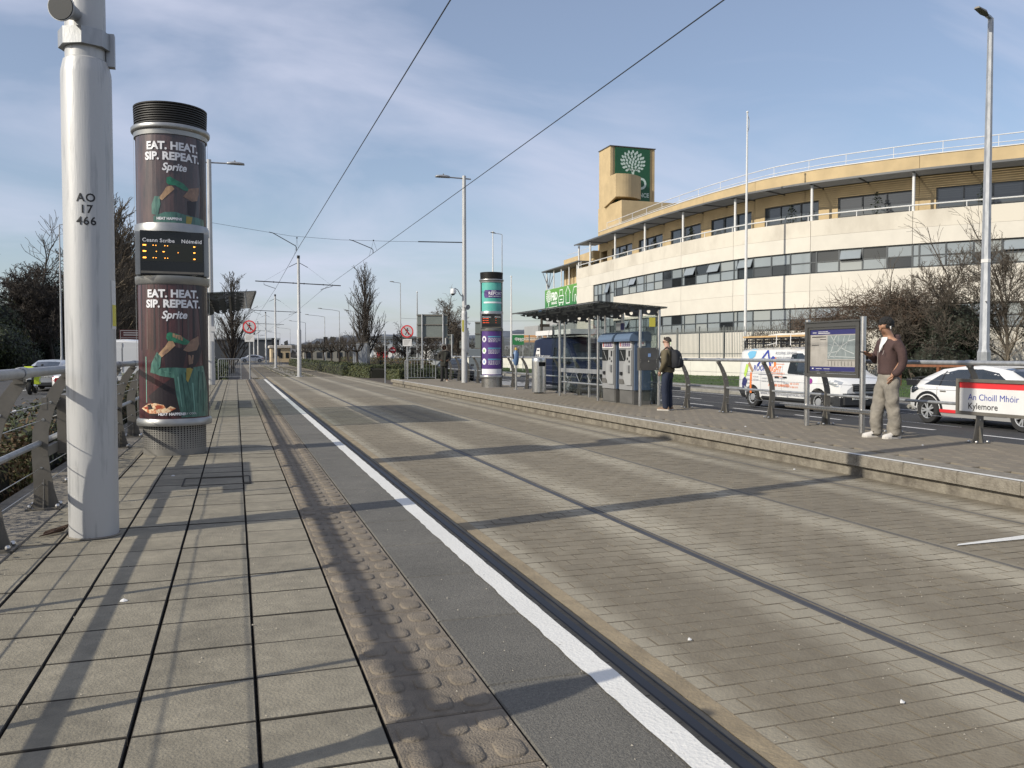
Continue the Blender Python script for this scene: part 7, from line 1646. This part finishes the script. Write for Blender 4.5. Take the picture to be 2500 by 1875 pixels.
def tangle(mb, rr, n, ell, L, r, up=.1):   # loose twigs inside an ellipsoid
    c, (a, b, h) = ell
    for k in range(n):
        v = Vector((rr.gauss(0, 1), rr.gauss(0, 1), rr.gauss(0, 1))).normalized() * rr.random() ** .4; p = Vector(c) + Vector((v.x * a, v.y * b, v.z * h)); d = Vector((rr.gauss(0, 1), rr.gauss(0, 1), rr.gauss(0, .8) + up)).normalized(); pts = [p]
        for i in range(3): d = (d + Vector((rr.gauss(0, .35), rr.gauss(0, .35), rr.gauss(0, .3)))).normalized(); pts.append(pts[-1] + d * L / 3 * rr.uniform(.6, 1.3))
        mb.tube(pts, [r, r * .8, r * .6, r * .4], 3, False)
COLU = dict(wob=.07, up=.16, nb=(34, 6, 4), ang=24, lr=.26, rr=.42, rmin=.008, st=.12, shape=.55, lev=3, tl=.93, ttap=.12)
# columnar hornbeams left and right of the tracks
columnar((11.0, 75.5, -.3), 'tall narrow bare tree standing behind the median hedge right of the masts', 9.3, 5, 'bark_dk', 'narrow upright bare trees', 'columnar_tree', .17, .85, 80, .011)
columnar((-.25, 73.7, -.4), 'narrow bare tree beyond the end gate, crown behind the left shelter roof', 8.3, 6, 'bark_dk', 'narrow upright bare trees', 'columnar_tree', .16, .95, 72, .011)
# tall poplars between the thick pole and the advertising column
for i, (x, y, H, lb) in enumerate(((-17.3, 136, 24.5, 'tallest slender bare poplar right behind the thick pole'), (-17.0, 143, 22.0, 'second bare poplar just right of the thick pole'), (-16.8, 150, 18.5, 'third bare poplar showing beside the advertising column'), (-16.6, 158, 15.5, 'farthest bare poplar low beside the advertising column'), (-17.8, 127, 22.0, 'bare poplar hidden by the thick pole'))):
    columnar((x, y, -.4), lb, H, 20 + i, 'bark', 'row of bare poplars by the left road', 'poplar_tree', .30, 1.1, 130, .032, 'bark_lt', (11, 6))
BT = dict(wob=.17, nb=(17, 11, 8, 4), ang=50, lr=.36, rr=.42, tap=.4, rmin=.020, st=.32, shape=.3, lev=4, tl=.50)
bare_tree((-17.4, 86, -.4), 'bare round headed tree left of the thick pole with a forked trunk', 12.6, 31, BT, 'bark_dk', None, 'bare_tree', .30)
bare_tree((-19.8, 82, -.4), 'bare spreading tree at the left edge of the picture', 10.6, 33, BT, 'bark_dk', None, 'bare_tree', .26)
bare_tree((-17.0, 93, -.4), 'bare tree partly hidden behind the left of the thick pole', 14.0, 35, dict(BT, ang=44), 'bark_dk', None, 'bare_tree', .28)
for i, (x, y, rx, ry, h, lb) in enumerate(((-21.5, 84, 4.2, 4.5, 5.4, 'dark evergreen mass low at the left edge'), (-20.0, 95, 4.0, 4.2, 5.6, 'dark evergreen mass under the bare tree'), (-19.0, 108, 2.6, 4.4, 9.0, 'dark ivy clad evergreen beside the thick pole'), (-19.0, 126, 3.6, 5.6, 9.0, 'dark evergreen between the thick pole and the column'), (-18.0, 145, 3.5, 6.6, 8.6, 'far dark evergreen behind the brown sign'), (-24, 80, 4.5, 5, 6.5, 'dark evergreen beyond the left edge'), (-18.4, 78, 2.6, 5, 3.4, 'lower olive green shrub in front of the left evergreens'))):
    bush((x, y, -.45), lb, rx, ry, h, 15000, .13, ('leaf_dk',) if i not in (0, 6) else ('leaf_dk', 'leaf'), 40 + i, 'evergreen_shrub', 'dark evergreens along the left road')
hedge([(-18.9, 50), (-18.9, 90), (-18.6, 150)], 1.6, 2.6, 'dark hedge along the far footpath of the left road', 12000, .17, ('leaf_dk',), -.42, 50)
# low hedge behind the left railing: brown and olive leaves
hedge([(-2.45, 2.5), (-2.45, 9.5)], .95, .62, 'low dry brown hedge behind the left railing nearest the camera', 9500, .030, ('leaf_br', 'leaf_br', 'leaf_ol'), -.2, 51, group='low hedges behind the left railing')
hedge([(-2.45, 9.8), (-2.45, 26)], .95, .72, 'low olive and brown hedge behind the railing by the advertising column', 11000, .040, ('leaf_ol', 'leaf_br', 'leaf'), -.2, 52, group='low hedges behind the left railing')
hedge([(-2.6, 26.5), (-2.6, 42)], 1.0, .8, 'low hedge behind the far stretch of the left railing', 5000, .06, ('leaf_ol', 'leaf'), -.2, 53, group='low hedges behind the left railing')
hedge([(-2.6, 45.5), (-.4, 45.3)], 1.2, 1.05, 'dark green hedge behind the end railing of the left platform', 3500, .07, ('leaf',), -.4, 54)
hedge([(-2.0, 46.5), (-1.6, 60), (-1.5, 100)], 1.6, 1.0, 'hedge running on beside the left track beyond the stop', 6000, .10, ('leaf_dk', 'leaf'), -.4, 55)
# hedges of the right median
hedge([(8.3, 58.5), (9.3, 55.0), (12.5, 55.5)], 2.2, .80, 'olive clipped hedge at the near corner of the median', 15000, .06, ('leaf_ol', 'leaf'), -.34, 56, group='clipped hedges of the median')
hedge([(8.2, 61), (8.0, 80), (8.0, 120)], 2.0, .85, 'long clipped hedge beside the right track', 9000, .08, ('leaf_ol', 'leaf'), -.34, 57, group='clipped hedges of the median')
hedge([(12.2, 57), (12.8, 64), (13.2, 80), (13.6, 110)], 1.6, 1.15, 'brown green hedge along the far side of the median', 8000, .08, ('leaf_br', 'leaf_ol'), -.34, 58, group='clipped hedges of the median')
hedge([(9.2, 46.5), (11.3, 46.2)], 1.6, .75, 'dark low hedge behind the hooded person', 7500, .05, ('leaf_dk', 'leaf'), -.34, 59, group='clipped hedges of the median')
hedge([(9.0, 50.5), (12.6, 51.5)], 1.8, .62, 'low olive hedge in front of the big sign backs', 7500, .06, ('leaf_ol', 'leaf'), -.34, 60, group='clipped hedges of the median')
# pollarded trees in the median
rr = random.Random(8)
for i, (x, y) in enumerate(((9.35, 68.5), (9.2, 73.5), (9.1, 78.8), (9.0, 84.5), (9.0, 92), (9.1, 108), (9.2, 118), (9.5, 130))):
    t_ = thing('pollarded_tree', 'pollarded tree with knuckled bare head in the median, %s from the cabinet' % ('nearest', 'second', 'third', 'fourth', 'fifth', 'sixth', 'seventh', 'eighth')[i], 'tree', (x, y, -.3), 0, 'pollarded trees in the median')
    q = MB(); q.tube([(0, 0, -.1), (.03, 0, .9), (-.02, .02, 1.75)], [.10, .085, .10], 7); q.build('trunk', 'bark_dk', t_, True); q = MB()
    for k in range(13):
        a = 2 * pi * k / 13 + rr.uniform(-.2, .2); el = rr.uniform(.25, 1.2); d = Vector((cos(a) * cos(el), sin(a) * cos(el), sin(el)))
        p0 = Vector((0, 0, 1.7)); p1 = p0 + d * rr.uniform(.45, .7); p2 = p1 + (d + Vector((0, 0, .7))).normalized() * .35; q.tube([p0, p1, p2], [.05, .035, .035], 5, False)
        for m_ in range(9): dd = (d * .6 + Vector((rr.gauss(0, .5), rr.gauss(0, .5), rr.uniform(.3, 1.2)))).normalized(); q.tube([p2, p2 + dd * .3, p2 + (dd + Vector((0, 0, .3))).normalized() * rr.uniform(.5, .85)], [.014, .010, .006], 3, False)
    q.build('crown', 'bark_dk', t_)
# bare trees round the big sign
for i, (x, y, H, lb, o) in enumerate(((17.2, 69, 7.2, 'bare tree with a straight leader behind the hooded person', {}), (15.2, 78, 4.6, 'low bare tree left of the big sign back', dict(ang=55)), (18.6, 72, 5.6, 'bare tree between the far pole and the purple column', {}), (16.2, 74, 5.0, 'rounded bare tree directly behind the big sign back', dict(ang=55)), (14.6, 88, 3.8, 'small bare tree beside the no entry sign', {}), (19.8, 76, 5.2, 'bare tree right behind the purple column', {}))):
    bare_tree((x, y, -.35), lb, H, 60 + i, dict(dict(wob=.15, nb=(15, 9, 7, 4), rr=.42, tap=.4, ang=46, lr=.38, rmin=.010, st=.25, shape=.45, lev=4, tl=.66), **o), 'bark_dk' if i % 2 else 'bark', 'bare trees near the big sign', 'bare_tree', .12)
# thicket and ivy bank in front of the office, on the right
bush((40.3, 40.0, -.4), 'dark ivy bank below the bare trees behind the young man', 3.6, 5.2, 4.3, 16000, .085, ('leaf_dk',), 71, 'ivy_bank'); bush((44.5, 33.0, -.4), 'dark ivy bank at the right edge behind the white hatchback', 4.0, 5.5, 4.2, 16000, .085, ('leaf_dk', 'leaf'), 72, 'ivy_bank')
bush((36.6, 43.6, -.4), 'low ivy hedge beside the end of the palisade fence', 2.4, 3.0, 3.4, 9000, .09, ('leaf_dk', 'leaf_br'), 73, 'ivy_bank')
t_ = thing('bare_thicket', 'dense brown bare thicket hanging over the ivy bank in front of the office', 'shrub', (37.0, 42.5, 0)); rr = random.Random(9); q = MB()
tangle(q, rr, 1700, ((.6, -.6, 3.7), (3.2, 3.2, 1.5)), 1.3, .014); tangle(q, rr, 1000, ((-1.9, 2.2, 2.6), (2.0, 2.4, 1.5)), 1.0, .014); tangle(q, rr, 900, ((2.6, -2.4, 3.6), (2.4, 2.6, 1.9)), 1.2, .016); q.build('twigs', mat('reddish brown twigs', (.085, .058, .040), .95, var=.4, vs=3), t_)
q = MB(); tangle(q, rr, 420, ((-3.9, 4.2, 2.0), (1.2, 2.6, 1.0)), .8, .014); q.build('twigs', 'bark', t_)
OT = dict(wob=.17, nb=(14, 10, 7, 4), rr=.42, tap=.4, ang=36, lr=.40, rmin=.009, st=.12, shape=.35, lev=4, tl=.55, up=.08)
for i, (x, y, H, lb, ln) in enumerate(((39.2, 37.6, 9.4, 'bare arching tree left of the tall grey street lamp', (-.1, .1)), (41.2, 36.0, 9.8, 'bare tree right behind the tall grey street lamp', (0, 0)), (41.9, 33.2, 10.2, 'bare tree at the right edge in front of the cream wall', (.05, -.05)), (38.3, 39.8, 7.4, 'low leaning bare tree reaching left over the thicket', (-.3, .25)))):
    bare_tree((x, y, -.3), lb, H, 80 + i, OT, 'bark_lt' if i == 2 else 'bark', 'bare trees in front of the office', 'bare_tree', .13, ln, twig='bark')
bare_tree((36.6, 32.2, -.3), 'thin pale sapling right of the tall grey street lamp', 3.8, 91, dict(wob=.12, nb=(8, 4, 3), ang=40, lr=.3, rmin=.008, st=.4, shape=.4, lev=3), 'bark_lt', None, 'sapling', .05)
# weeds in the track and grass tufts on the verge
rr = random.Random(12); q = MB()
for k in range(900):
    y = 57 + rr.random() ** 1.5 * 60; x = rr.choice((3.3, 3.35, 4.2, 4.7, 5.1)) + rr.gauss(0, .12); h = rr.uniform(.04, .16); a = rr.uniform(0, 6.3); q.add([(x - .02 * cos(a), y - .02 * sin(a), -.33), (x + .02 * cos(a), y + .02 * sin(a), -.33), (x + rr.gauss(0, .05), y + rr.gauss(0, .05), -.33 + h)], [(0, 1, 2)])
tag(q.build('weeds', 'leaf_ol'), kind='stuff'); q = MB()
for k in range(26000):
    y = 16 + rr.random() ** 1.2 * 75; x = 23.25 + rr.random() * (10 + .05 * y); h = rr.uniform(.03, .09); a = rr.uniform(0, 6.3); z = -.37 + .05 * sin(x * 1.3) * cos(y * .7) + .006 * (x - 23); q.add([(x - .018 * cos(a), y - .018 * sin(a), z), (x + .018 * cos(a), y + .018 * sin(a), z), (x + rr.gauss(0, .03), y + rr.gauss(0, .03), z + h)], [(0, 1, 2)])
tag(q.build('grass_blades', mat('grass blade', (.075, .13, .028), .9, col2=(.04, .08, .018), vs=1)), kind='stuff')
q = MB()
for k in range(5):
    a = rr.uniform(-.5, .5); q.tube([(-1.16 + .0 * k, 6.55, .012), (-1.21 + .02 * k, 6.45 + .03 * k, .02 + .006 * k), (-1.28 + .02 * rr.random(), 6.38 + .04 * k, .012)], [.006, .010, .004], 4)
tag(q.build('fallen_stick', mat('wet leaf brown', (.055, .03, .018), .8)), 'dark fallen stick lying at the foot of the thick pole', 'stick')
# scraps of litter
for i, (x, y, z, lb) in enumerate(((2.75, 2.9, -.272, 'small white paper scrap on the nearest setts'), (3.9, 2.62, -.272, 'crumpled white scrap between the rails'), (2.28, 3.9, -.272, 'flattened white scrap beside the second rail'), (6.98, 9.3, -.272, 'white scrap near the right platform wall'), (8.3, 12.4, .002, 'white scrap on the right platform near the map board'), (8.9, 9.1, .002, 'white scrap on the right platform near the name sign'), (-.55, 4.6, .002, 'tiny white scrap on the left pavers'), (-.62, 9.2, .002, 'pale scrap on a joint near the advertising column'))):
    q = MB(); w = .013 if i < 3 else .02; q.loft([[(x - w, y, z), (x - w * .6, y + w * .5, z + .008), (x - w * .7, y - .4 * w, z + .001)], [(x, y + .01, z + .012), (x + .004, y + w * .8, z + .006), (x, y - w * .7, z + .001)], [(x + w, y, z + .003), (x + w * .8, y + w * .3, z + .004), (x + w * .7, y - w * .3, z)]]); tag(q.build('litter_scrap', 'white_matt'), lb, 'litter', 'scraps of litter')
# little grit over the setts and pavers
q = MB()
for k in range(1500):
    y = 1.5 + rr.random() ** 1.6 * 10; left = rr.random() < .3; x = rr.uniform(-1.3, 1.28) if left else rr.uniform(1.9, 7.2); z = .0015 if left else -.274; s_ = rr.uniform(.0015, .0045); q.add([(x - s_, y, z), (x + s_, y - s_, z), (x, y + s_, z), (x, y, z + s_ * 1.4)], [(0, 1, 3), (1, 2, 3), (2, 0, 3)])
tag(q.build('grit', mat('pale grit', (.36, .33, .28), .9)), kind='stuff')
# ================================================================== street lamps, masts, far things
def lamp(loc, label, h, arm, r=.075, group=None, rz=0, head=.5, tilt=.12, octa=False):
    t_ = thing('street_lamp', label, 'street lamp', loc, rz, group)
    q = MB(); q.lathe([(r * 1.35, 0), (r * 1.3, h * .13), (r, h * .14), (r * .55, h), (0, h)], 8 if octa else 10); q.build('column', 'galv', t_, 20 if octa else True)
    q = MB(); q.tube([(0, 0, h - .12), (0, 0, h), (-arm * .4, 0, h + arm * tilt * .6), (-arm, 0, h + arm * tilt)], r * .4, 6); q.build('arm', 'galv', t_, True)
    q = MB(); z = h + arm * tilt; q.loft([[(x, w, zz), (x, -w, zz), (x, -w * .7, zz + hh), (x, w * .7, zz + hh)] for x, w, zz, hh in ((-arm, .06, z - .02, .07), (-arm - head * .3, .12, z + .01, .09), (-arm - head, .09, z + .05, .05))]); q.build('lantern', 'grey_steel', t_); return t_
lamp((24.0, 21.96, -.35), 'tall grey tapered street lamp on the right verge', 12.75, .30, .17, None, radians(20), .75, .10, True)
q = MB(); t_ = [o for o in C.objects if o.get('label', '').startswith('tall grey tapered')][0]
q.lathe([(.150, 4.66), (.158, 4.665), (.158, 4.775), (.150, 4.78)], 8); q.build('band', 'white_matt', t_); q = MB(); q.tube([(-.2, -.1, 3.35), (.18, -.05, 3.35)], .02, 4); q.build('cable_tie', 'black', t_)
lamp((-11.2, 63.7, -.35), 'thin street lamp rising left of the thick pole', 10.3, 1.0, .07, None, pi)
for i, (x, y, h, a) in enumerate(((17.8, 94.5, 9.6, .7), (12.7, 96, 6.4, .5), (12.3, 106, 6.9, 2.1), (12.0, 121, 6.8, 2.2), (11.6, 150, 7.0, 2.3), (11.4, 190, 7.0, 2.3), (11.2, 230, 7.0, 2.3), (25.6, 81, 13.6, .7))):
    lamp((x, y, -.35), 'street lamp along the far road, %s' % ('just right of the narrow tree', 'short one left of the narrow tree', 'with long arm by the pollards', 'second with long arm', 'third with long arm', 'fourth with long arm', 'fifth and farthest with long arm', 'tall one behind the purple column')[i], h, a, .07, 'street lamps along the far road')
for i, (x, y, h) in enumerate(((34.3, 51.4, 18.5), (26.3, 86.5, 14.6), (25.0, 76.2, 8.9), (19.2, 92, 8.4))):
    t_ = thing('flagpole' if i < 3 else 'lighting_column', ('tall white flagpole in front of the office windows', 'white flagpole behind the purple column', 'shorter white flagpole beside the green sign', 'plain thin column behind the big sign back')[i], 'flagpole' if i < 3 else 'pole', (x, y, -.35), 0, 'white flagpoles' if i < 3 else None)
    q = MB(); q.lathe([(.11, 0), (.095, h * .5), (.05, h), (0, h)], 10); q.build('shaft', 'white' if i < 3 else 'galv', t_, True)
    q = MB(); q.ball((0, 0, h + .05), .09, 8, 6); q.build('finial', 'white', t_)
    if i == 0: q = MB(); q.tube([(.02, 0, h - .1), (.16, 0, h - .5), (.16, 0, h - .9), (.06, 0, h - 1.3)], .025, 5); q.build('halyard', 'white', t_)
# big road sign seen from behind, smaller ones near it
def sign_back(loc, w, h, z, label, posts, rz=0, group='road signs seen from behind'):
    t_ = thing('road_sign', label, 'road sign', loc, rz, group); q = MB(); q.box(0, w, 0, .02, z, z + h); q.build('panel', mat('sign back grey green', (.15, .17, .158), .6, var=.08, vs=2) if 'sign back grey green' not in bpy.data.materials else bpy.data.materials['sign back grey green'], t_); q = MB()
    for k in (z + .04, z + h * .56, z + h - .06): q.box(-.02, w + .02, -.05, -.001, k - .03, k + .03)
    q.build('stiffener', 'grey_steel', t_); q = MB()
    for x in posts: q.tube([(x, -.09, 0), (x, -.09, z + h)], .05, 8)
    q.build('post', 'galv', t_); return t_
sign_back((10.35, 49.6, -.35), 1.80, 1.42, 2.55, 'large grey road sign back on two posts behind the no walking sign', (.30, 1.55), radians(-17))
sign_back((13.2, 54.5, -.35), .62, .7, 2.2, 'small grey sign back right of the hooded person', (.1, .5), radians(-17))
sign_back((14.2, 50.5, -.35), .75, 1.7, 1.9, 'tall narrow grey sign back right of the far pole', (.55,), radians(-17))
sign_back((16.2, 62, -.35), .6, .6, 2.0, 'grey sign back beside the purple column', (.3,), radians(-17))
t_ = thing('marker_post', 'slender bare galvanised post left of the no walking sign', 'post', (7.55, 44.5, -.3)); q = MB(); q.tube([(0, 0, 0), (0, 0, 2.75)], .035, 8); q.build('shaft', 'galv', t_)
t_ = thing('tourist_sign', 'brown tourist sign behind the white van on the left road', 'sign', (-7.0, 58.5, -.35), radians(8)); q = MB(); q.box(0, 1.6, -.03, 0, 1.75, 3.15); q.build('panel', mat('tourist brown', (.075, .022, .018), .5), t_); pn = q_last(t_); q = MB(); q.box(.06, 1.54, -.034, -.0305, 3.07, 3.10); q.box(.06, 1.54, -.034, -.0305, 2.62, 2.64); q.box(.06, .08, -.034, -.0305, 1.8, 3.07); put_text(q, 'Museum', .2, lambda u, v: (.2 + u, -.034, 2.75 + v)) if False else None
for z in (2.92, 2.78): q.box(.25, 1.2, -.034, -.0305, z, z + .05)
for k in range(4):
    for x in range(3): q.box(.18 + .34 * x, .36 + .34 * x, -.034, -.0305, 1.88 + .18 * k, 1.96 + .18 * k)
q.build('print_lines', mat('sign print', (.5, .48, .46), .5), pn); q = MB(); q.tube([(.2, .04, 0), (.2, .04, 3)], .05, 6); q.tube([(1.4, .04, 0), (1.4, .04, 3)], .05, 6); q.build('post', 'galv', t_)
t_ = thing('no_entry_sign', 'small red no entry sign over a striped keep left post', 'sign', (13.75, 77, -.3), radians(-15)); q = MB(); q.tube([(0, 0, 0), (0, 0, 2.1)], .04, 6); q.build('post', 'grey_steel', t_); q = MB(); q.prism(circ(0, 1.9, .3, 18), lambda u, v, w: (u, -.05 + w, v), .01); q.build('disc', 'red_dk', t_); q = MB(); q.box(-.2, .2, -.056, -.0505, 1.85, 1.95); q.build('bar', 'white_matt', t_); q = MB(); q.prism([(-.2, 1.0), (.2, 1.25), (.2, 1.5), (-.2, 1.25)], lambda u, v, w: (u, -.05 + w, v), .01); q.build('stripe', 'white_matt', t_)
# metal cabinet in the median
t_ = thing('equipment_cabinet', 'tall ribbed pale metal cabinet beside the narrow tree in the median', 'cabinet', (9.75, 74.2, -.35), radians(-18)); q = MB(); q.bbox(0, 1.25, 0, 1.6, 0, 2.55, .03); q.build('case', 'galv', t_); q = MB()
for k in range(7): q.box(.08 + .17 * k, .11 + .17 * k, -.03, -.001, .1, 2.4)
q.build('rib', 'galv', t_); q = MB(); q.box(-.03, 1.3, -.05, 1.65, 2.553, 2.65); q.build('lid', 'grey_steel', t_)
t_ = thing('utility_cabinet', 'wide grey green cabinet between the far pole and the purple column', 'cabinet', (15.7, 57.5, -.35), radians(-18)); q = MB(); q.bbox(0, 1.9, 0, 1.0, 0, 1.95, .04); q.build('case', mat('cabinet blue grey', (.13, .15, .165), .55), t_); q = MB(); q.box(.93, .97, -.02, -.001, .1, 1.9); q.box(.80, .86, -.03, -.001, .9, 1.1); q.build('door_gap', 'matt_black', t_)
# traffic lights at the far junction
for i, (x, y, h, sd) in enumerate(((5.1, 124, 3.6, 0), (9.6, 96, 3.25, 1), (5.6, 118, 2.0, 0))):
    t_ = thing('traffic_light', ('traffic signal head left of the second mast', 'traffic signal head on a side arm above the pollards', 'low traffic signal at the crossing')[i], 'traffic light', (x, y, -.35), 0, 'traffic signals at the far crossing'); q = MB(); q.tube([(0, .1, 0), (0, .1, h)], .05, 6)
    if sd: q.v.clear(); q.f.clear(); q.m.clear(); q.tube([(0, .1, h - .35), (2.6, .1, h - .45), (2.6, .1, 0)], .05, 6)
    q.build('post', 'grey_steel', t_); q = MB(); q.box(-.22, .22, -.15, .15, h - .75, h + .25); q.build('backing_board', 'black', t_); q = MB()
    for k in range(3): q.lathe([(.0, 0), (.10, .0)], 10, (0, 0)) if False else q.ball((0, -.16, h + .05 - .3 * k), .09, 8, 4, (1, .4, 1))
    q.build('lens', 'matt_black', t_)
for i in range(6):
    guard((1.0 + i * .95, 133 if i < 5 else 134, -.35), .9, 6, 'far guard rail at the crossing beyond the masts, panel %s from the left' % ('first', 'second', 'third', 'fourth', 'fifth', 'sixth')[i])
# wires to the telegraph pole behind the banner
t_ = thing('telegraph_pole', 'dark telegraph pole with a cross box behind the orange banner', 'pole', (31.7, 86.0, -.4)); q = MB(); q.tube([(0, 0, 0), (0, 0, 5.6)], .14, 7); q.box(-.2, .9, -.1, .1, 4.6, 4.9); q.build('shaft', 'bark_dk', t_)
t_ = thing('floodlight', 'small black floodlight on a thin pole behind the orange banner', 'floodlight', (32.7, 84.6, -.4)); q = MB(); q.tube([(0, 0, 0), (0, 0, 4.5), (.3, 0, 4.75)], .05, 6); q.build('post', 'grey_steel', t_); q = MB(); q.ball((.45, 0, 4.75), .25, 8, 5, (1, .8, .6)); q.build('lamp_head', 'black', t_)
wire('service_cable', 'thin service cable running to the dark telegraph pole', [(17, 90, 5.1), (24, 87, 4.75), (31.7, 86, 4.85), (40, 84, 5.2)], .012, None)
# brown timber rail along the far verge
t_ = thing('timber_rail', 'brown timber knee rail along the verge behind the white hatchback', 'timber rail', (0, 0, 0)); wd = mat('stained brown timber', (.19, .075, .035), .8, var=.25, vs=6); RC = Curve([(31.2, 33.6), (32.2, 30.5), (33.6, 26.8), (35.5, 22.5)])
q = MB(); RC.slab(q, 0, RC.L, .07, -.07, .62, .76); q.build('rail', wd, t_)
for k in range(7): p = RC.pt(k * 1.95 + .1, 0, -.4); q = MB(); q.box(p[0] - .07, p[0] + .07, p[1] - .07, p[1] + .07, -.4, .618); q.build('post', wd, t_)
# far buildings beyond the junction
def far_box(loc, sx_, sy_, h, col, label, roof=None, win=0, rz=0):
    t_ = thing('industrial_building', label, 'building', loc, rz); q = MB(); q.box(0, sx_, 0, sy_, 0, h); q.build('wall', mat('far wall ' + label[:12], col, .9, var=.08, vs=.3), t_); q = MB(); q.bbox(-.3, sx_ + .3, -.3, sy_ + .3, h + .002, h + .5, .1); q.build('roof', mat('far roof ' + label[:12], roof or tuple(c * .5 for c in col), .9), t_)
    for k in range(win): q = MB(); q.box(sx_ * (k + .25) / win, sx_ * (k + .75) / win, -.05, -.01, h * .35, h * .7); q.build('window', pane_m[2], t_)
    return t_
far_box((6.5, 168, -.6), 3.6, 8, 3.0, (.50, .40, .26), 'cream unit lit by the sun behind the second mast', (.45, .42, .38), 3)
far_box((12.0, 160, -.6), 7.5, 8, 3.1, (.30, .28, .23), 'long dull cream shed behind the pollarded trees', None, 4)
far_box((-22, 230, -.6), 33, 20, 5.6, (.06, .066, .074), 'long dark grey warehouse across the end of the tracks', (.34, .36, .38), 0)
far_box((19, 124, -.6), 13, 9, 4.0, (.48, .50, .51), 'white low unit right of the narrow tree', (.15, .16, .17), 5)
far_box((26.5, 118, -.6), 6, 9, 2.6, (.60, .60, .60), 'white shed behind the bare trees by the hooded person', None, 3)
far_box((-16, 180, -.6), 8, 8, 4.2, (.55, .55, .56), 'pale block behind the left narrow tree', None, 3)
far_box((-34, 330, -.6), 14, 14, 15, (.20, .21, .23), 'grey flats on the skyline behind the round sign', None, 4)
rr = random.Random(21)
t_ = thing('fuel_kiosk', 'low white and red kiosk glimpsed left of the hooded person', 'kiosk', (15.6, 100, -.5), radians(-15)); q = MB(); q.box(0, 3, 0, 2, 0, 2.2); q.build('wall', 'white_matt', t_); q = MB(); q.box(.4, 1.6, -.05, -.01, .6, 2.0); q.build('panel', 'red', t_); q = MB(); q.bbox(-.2, 3.2, -.2, 2.2, 2.203, 2.4, .05); q.build('roof', 'grey_steel', t_)
# wooded skyline, a ridge with ragged tree tops, air haze mixed into its colour
rr = random.Random(4); q = MB(); n = 240; rg = []
for i in range(n + 1):
    x = -700 + 1700 * i / n; hh = 17 + 9 * sin(i * .045 + .8) + 4 * sin(i * .17) + rr.uniform(0, 4.5); rg.append([(x, 1000, -2), (x, 1005, hh * .7), (x, 1030, hh), (x, 1120, hh * 1.1), (x, 1300, 0)])
q.loft(rg, False, False); struct('hills', q, mat('haze blue wooded hill', (.070, .084, .108), .95, var=.4, vs=.04))
q = MB()
for k in range(260):
    x = rr.uniform(-400, 700); w = rr.uniform(5, 16); h = rr.uniform(3.5, 9); y = rr.uniform(560, 900); q.add([(x - w, y, -1), (x + w, y, -1), (x + w, y + 8, -1), (x - w, y + 8, -1), (x - w, y, h * .8), (x + w, y, h), (x + w * .8, y + 8, h), (x - w * .8, y + 8, h * .9)], [(0, 1, 5, 4), (1, 2, 6, 5), (4, 5, 6, 7), (3, 0, 4, 7)])
tag(q.build('far_rooftops', mat('far mixed roofs', (.15, .155, .165), .9, col2=(.30, .30, .31), vs=.05)), kind='stuff')
q = MB()
for k in range(2600):
    x = rr.uniform(-260, 420); y = rr.uniform(300, 520); h = rr.uniform(3, 8.5); z = -1 + rr.random() * h; c = Vector((x, y, z)); s_ = rr.uniform(.7, 1.8); u = Vector((rr.gauss(0, 1), .2 * rr.gauss(0, 1), rr.gauss(0, 1))).normalized() * s_; v = Vector((-u.z, 0, u.x)); q.add([c - u, c + v * .7, c + u, c - v * .7], [(0, 1, 2, 3)])
tag(q.build('far_trees', mat('far bare woodland', (.062, .060, .058), .95, var=.4, vs=.1)), kind='stuff')
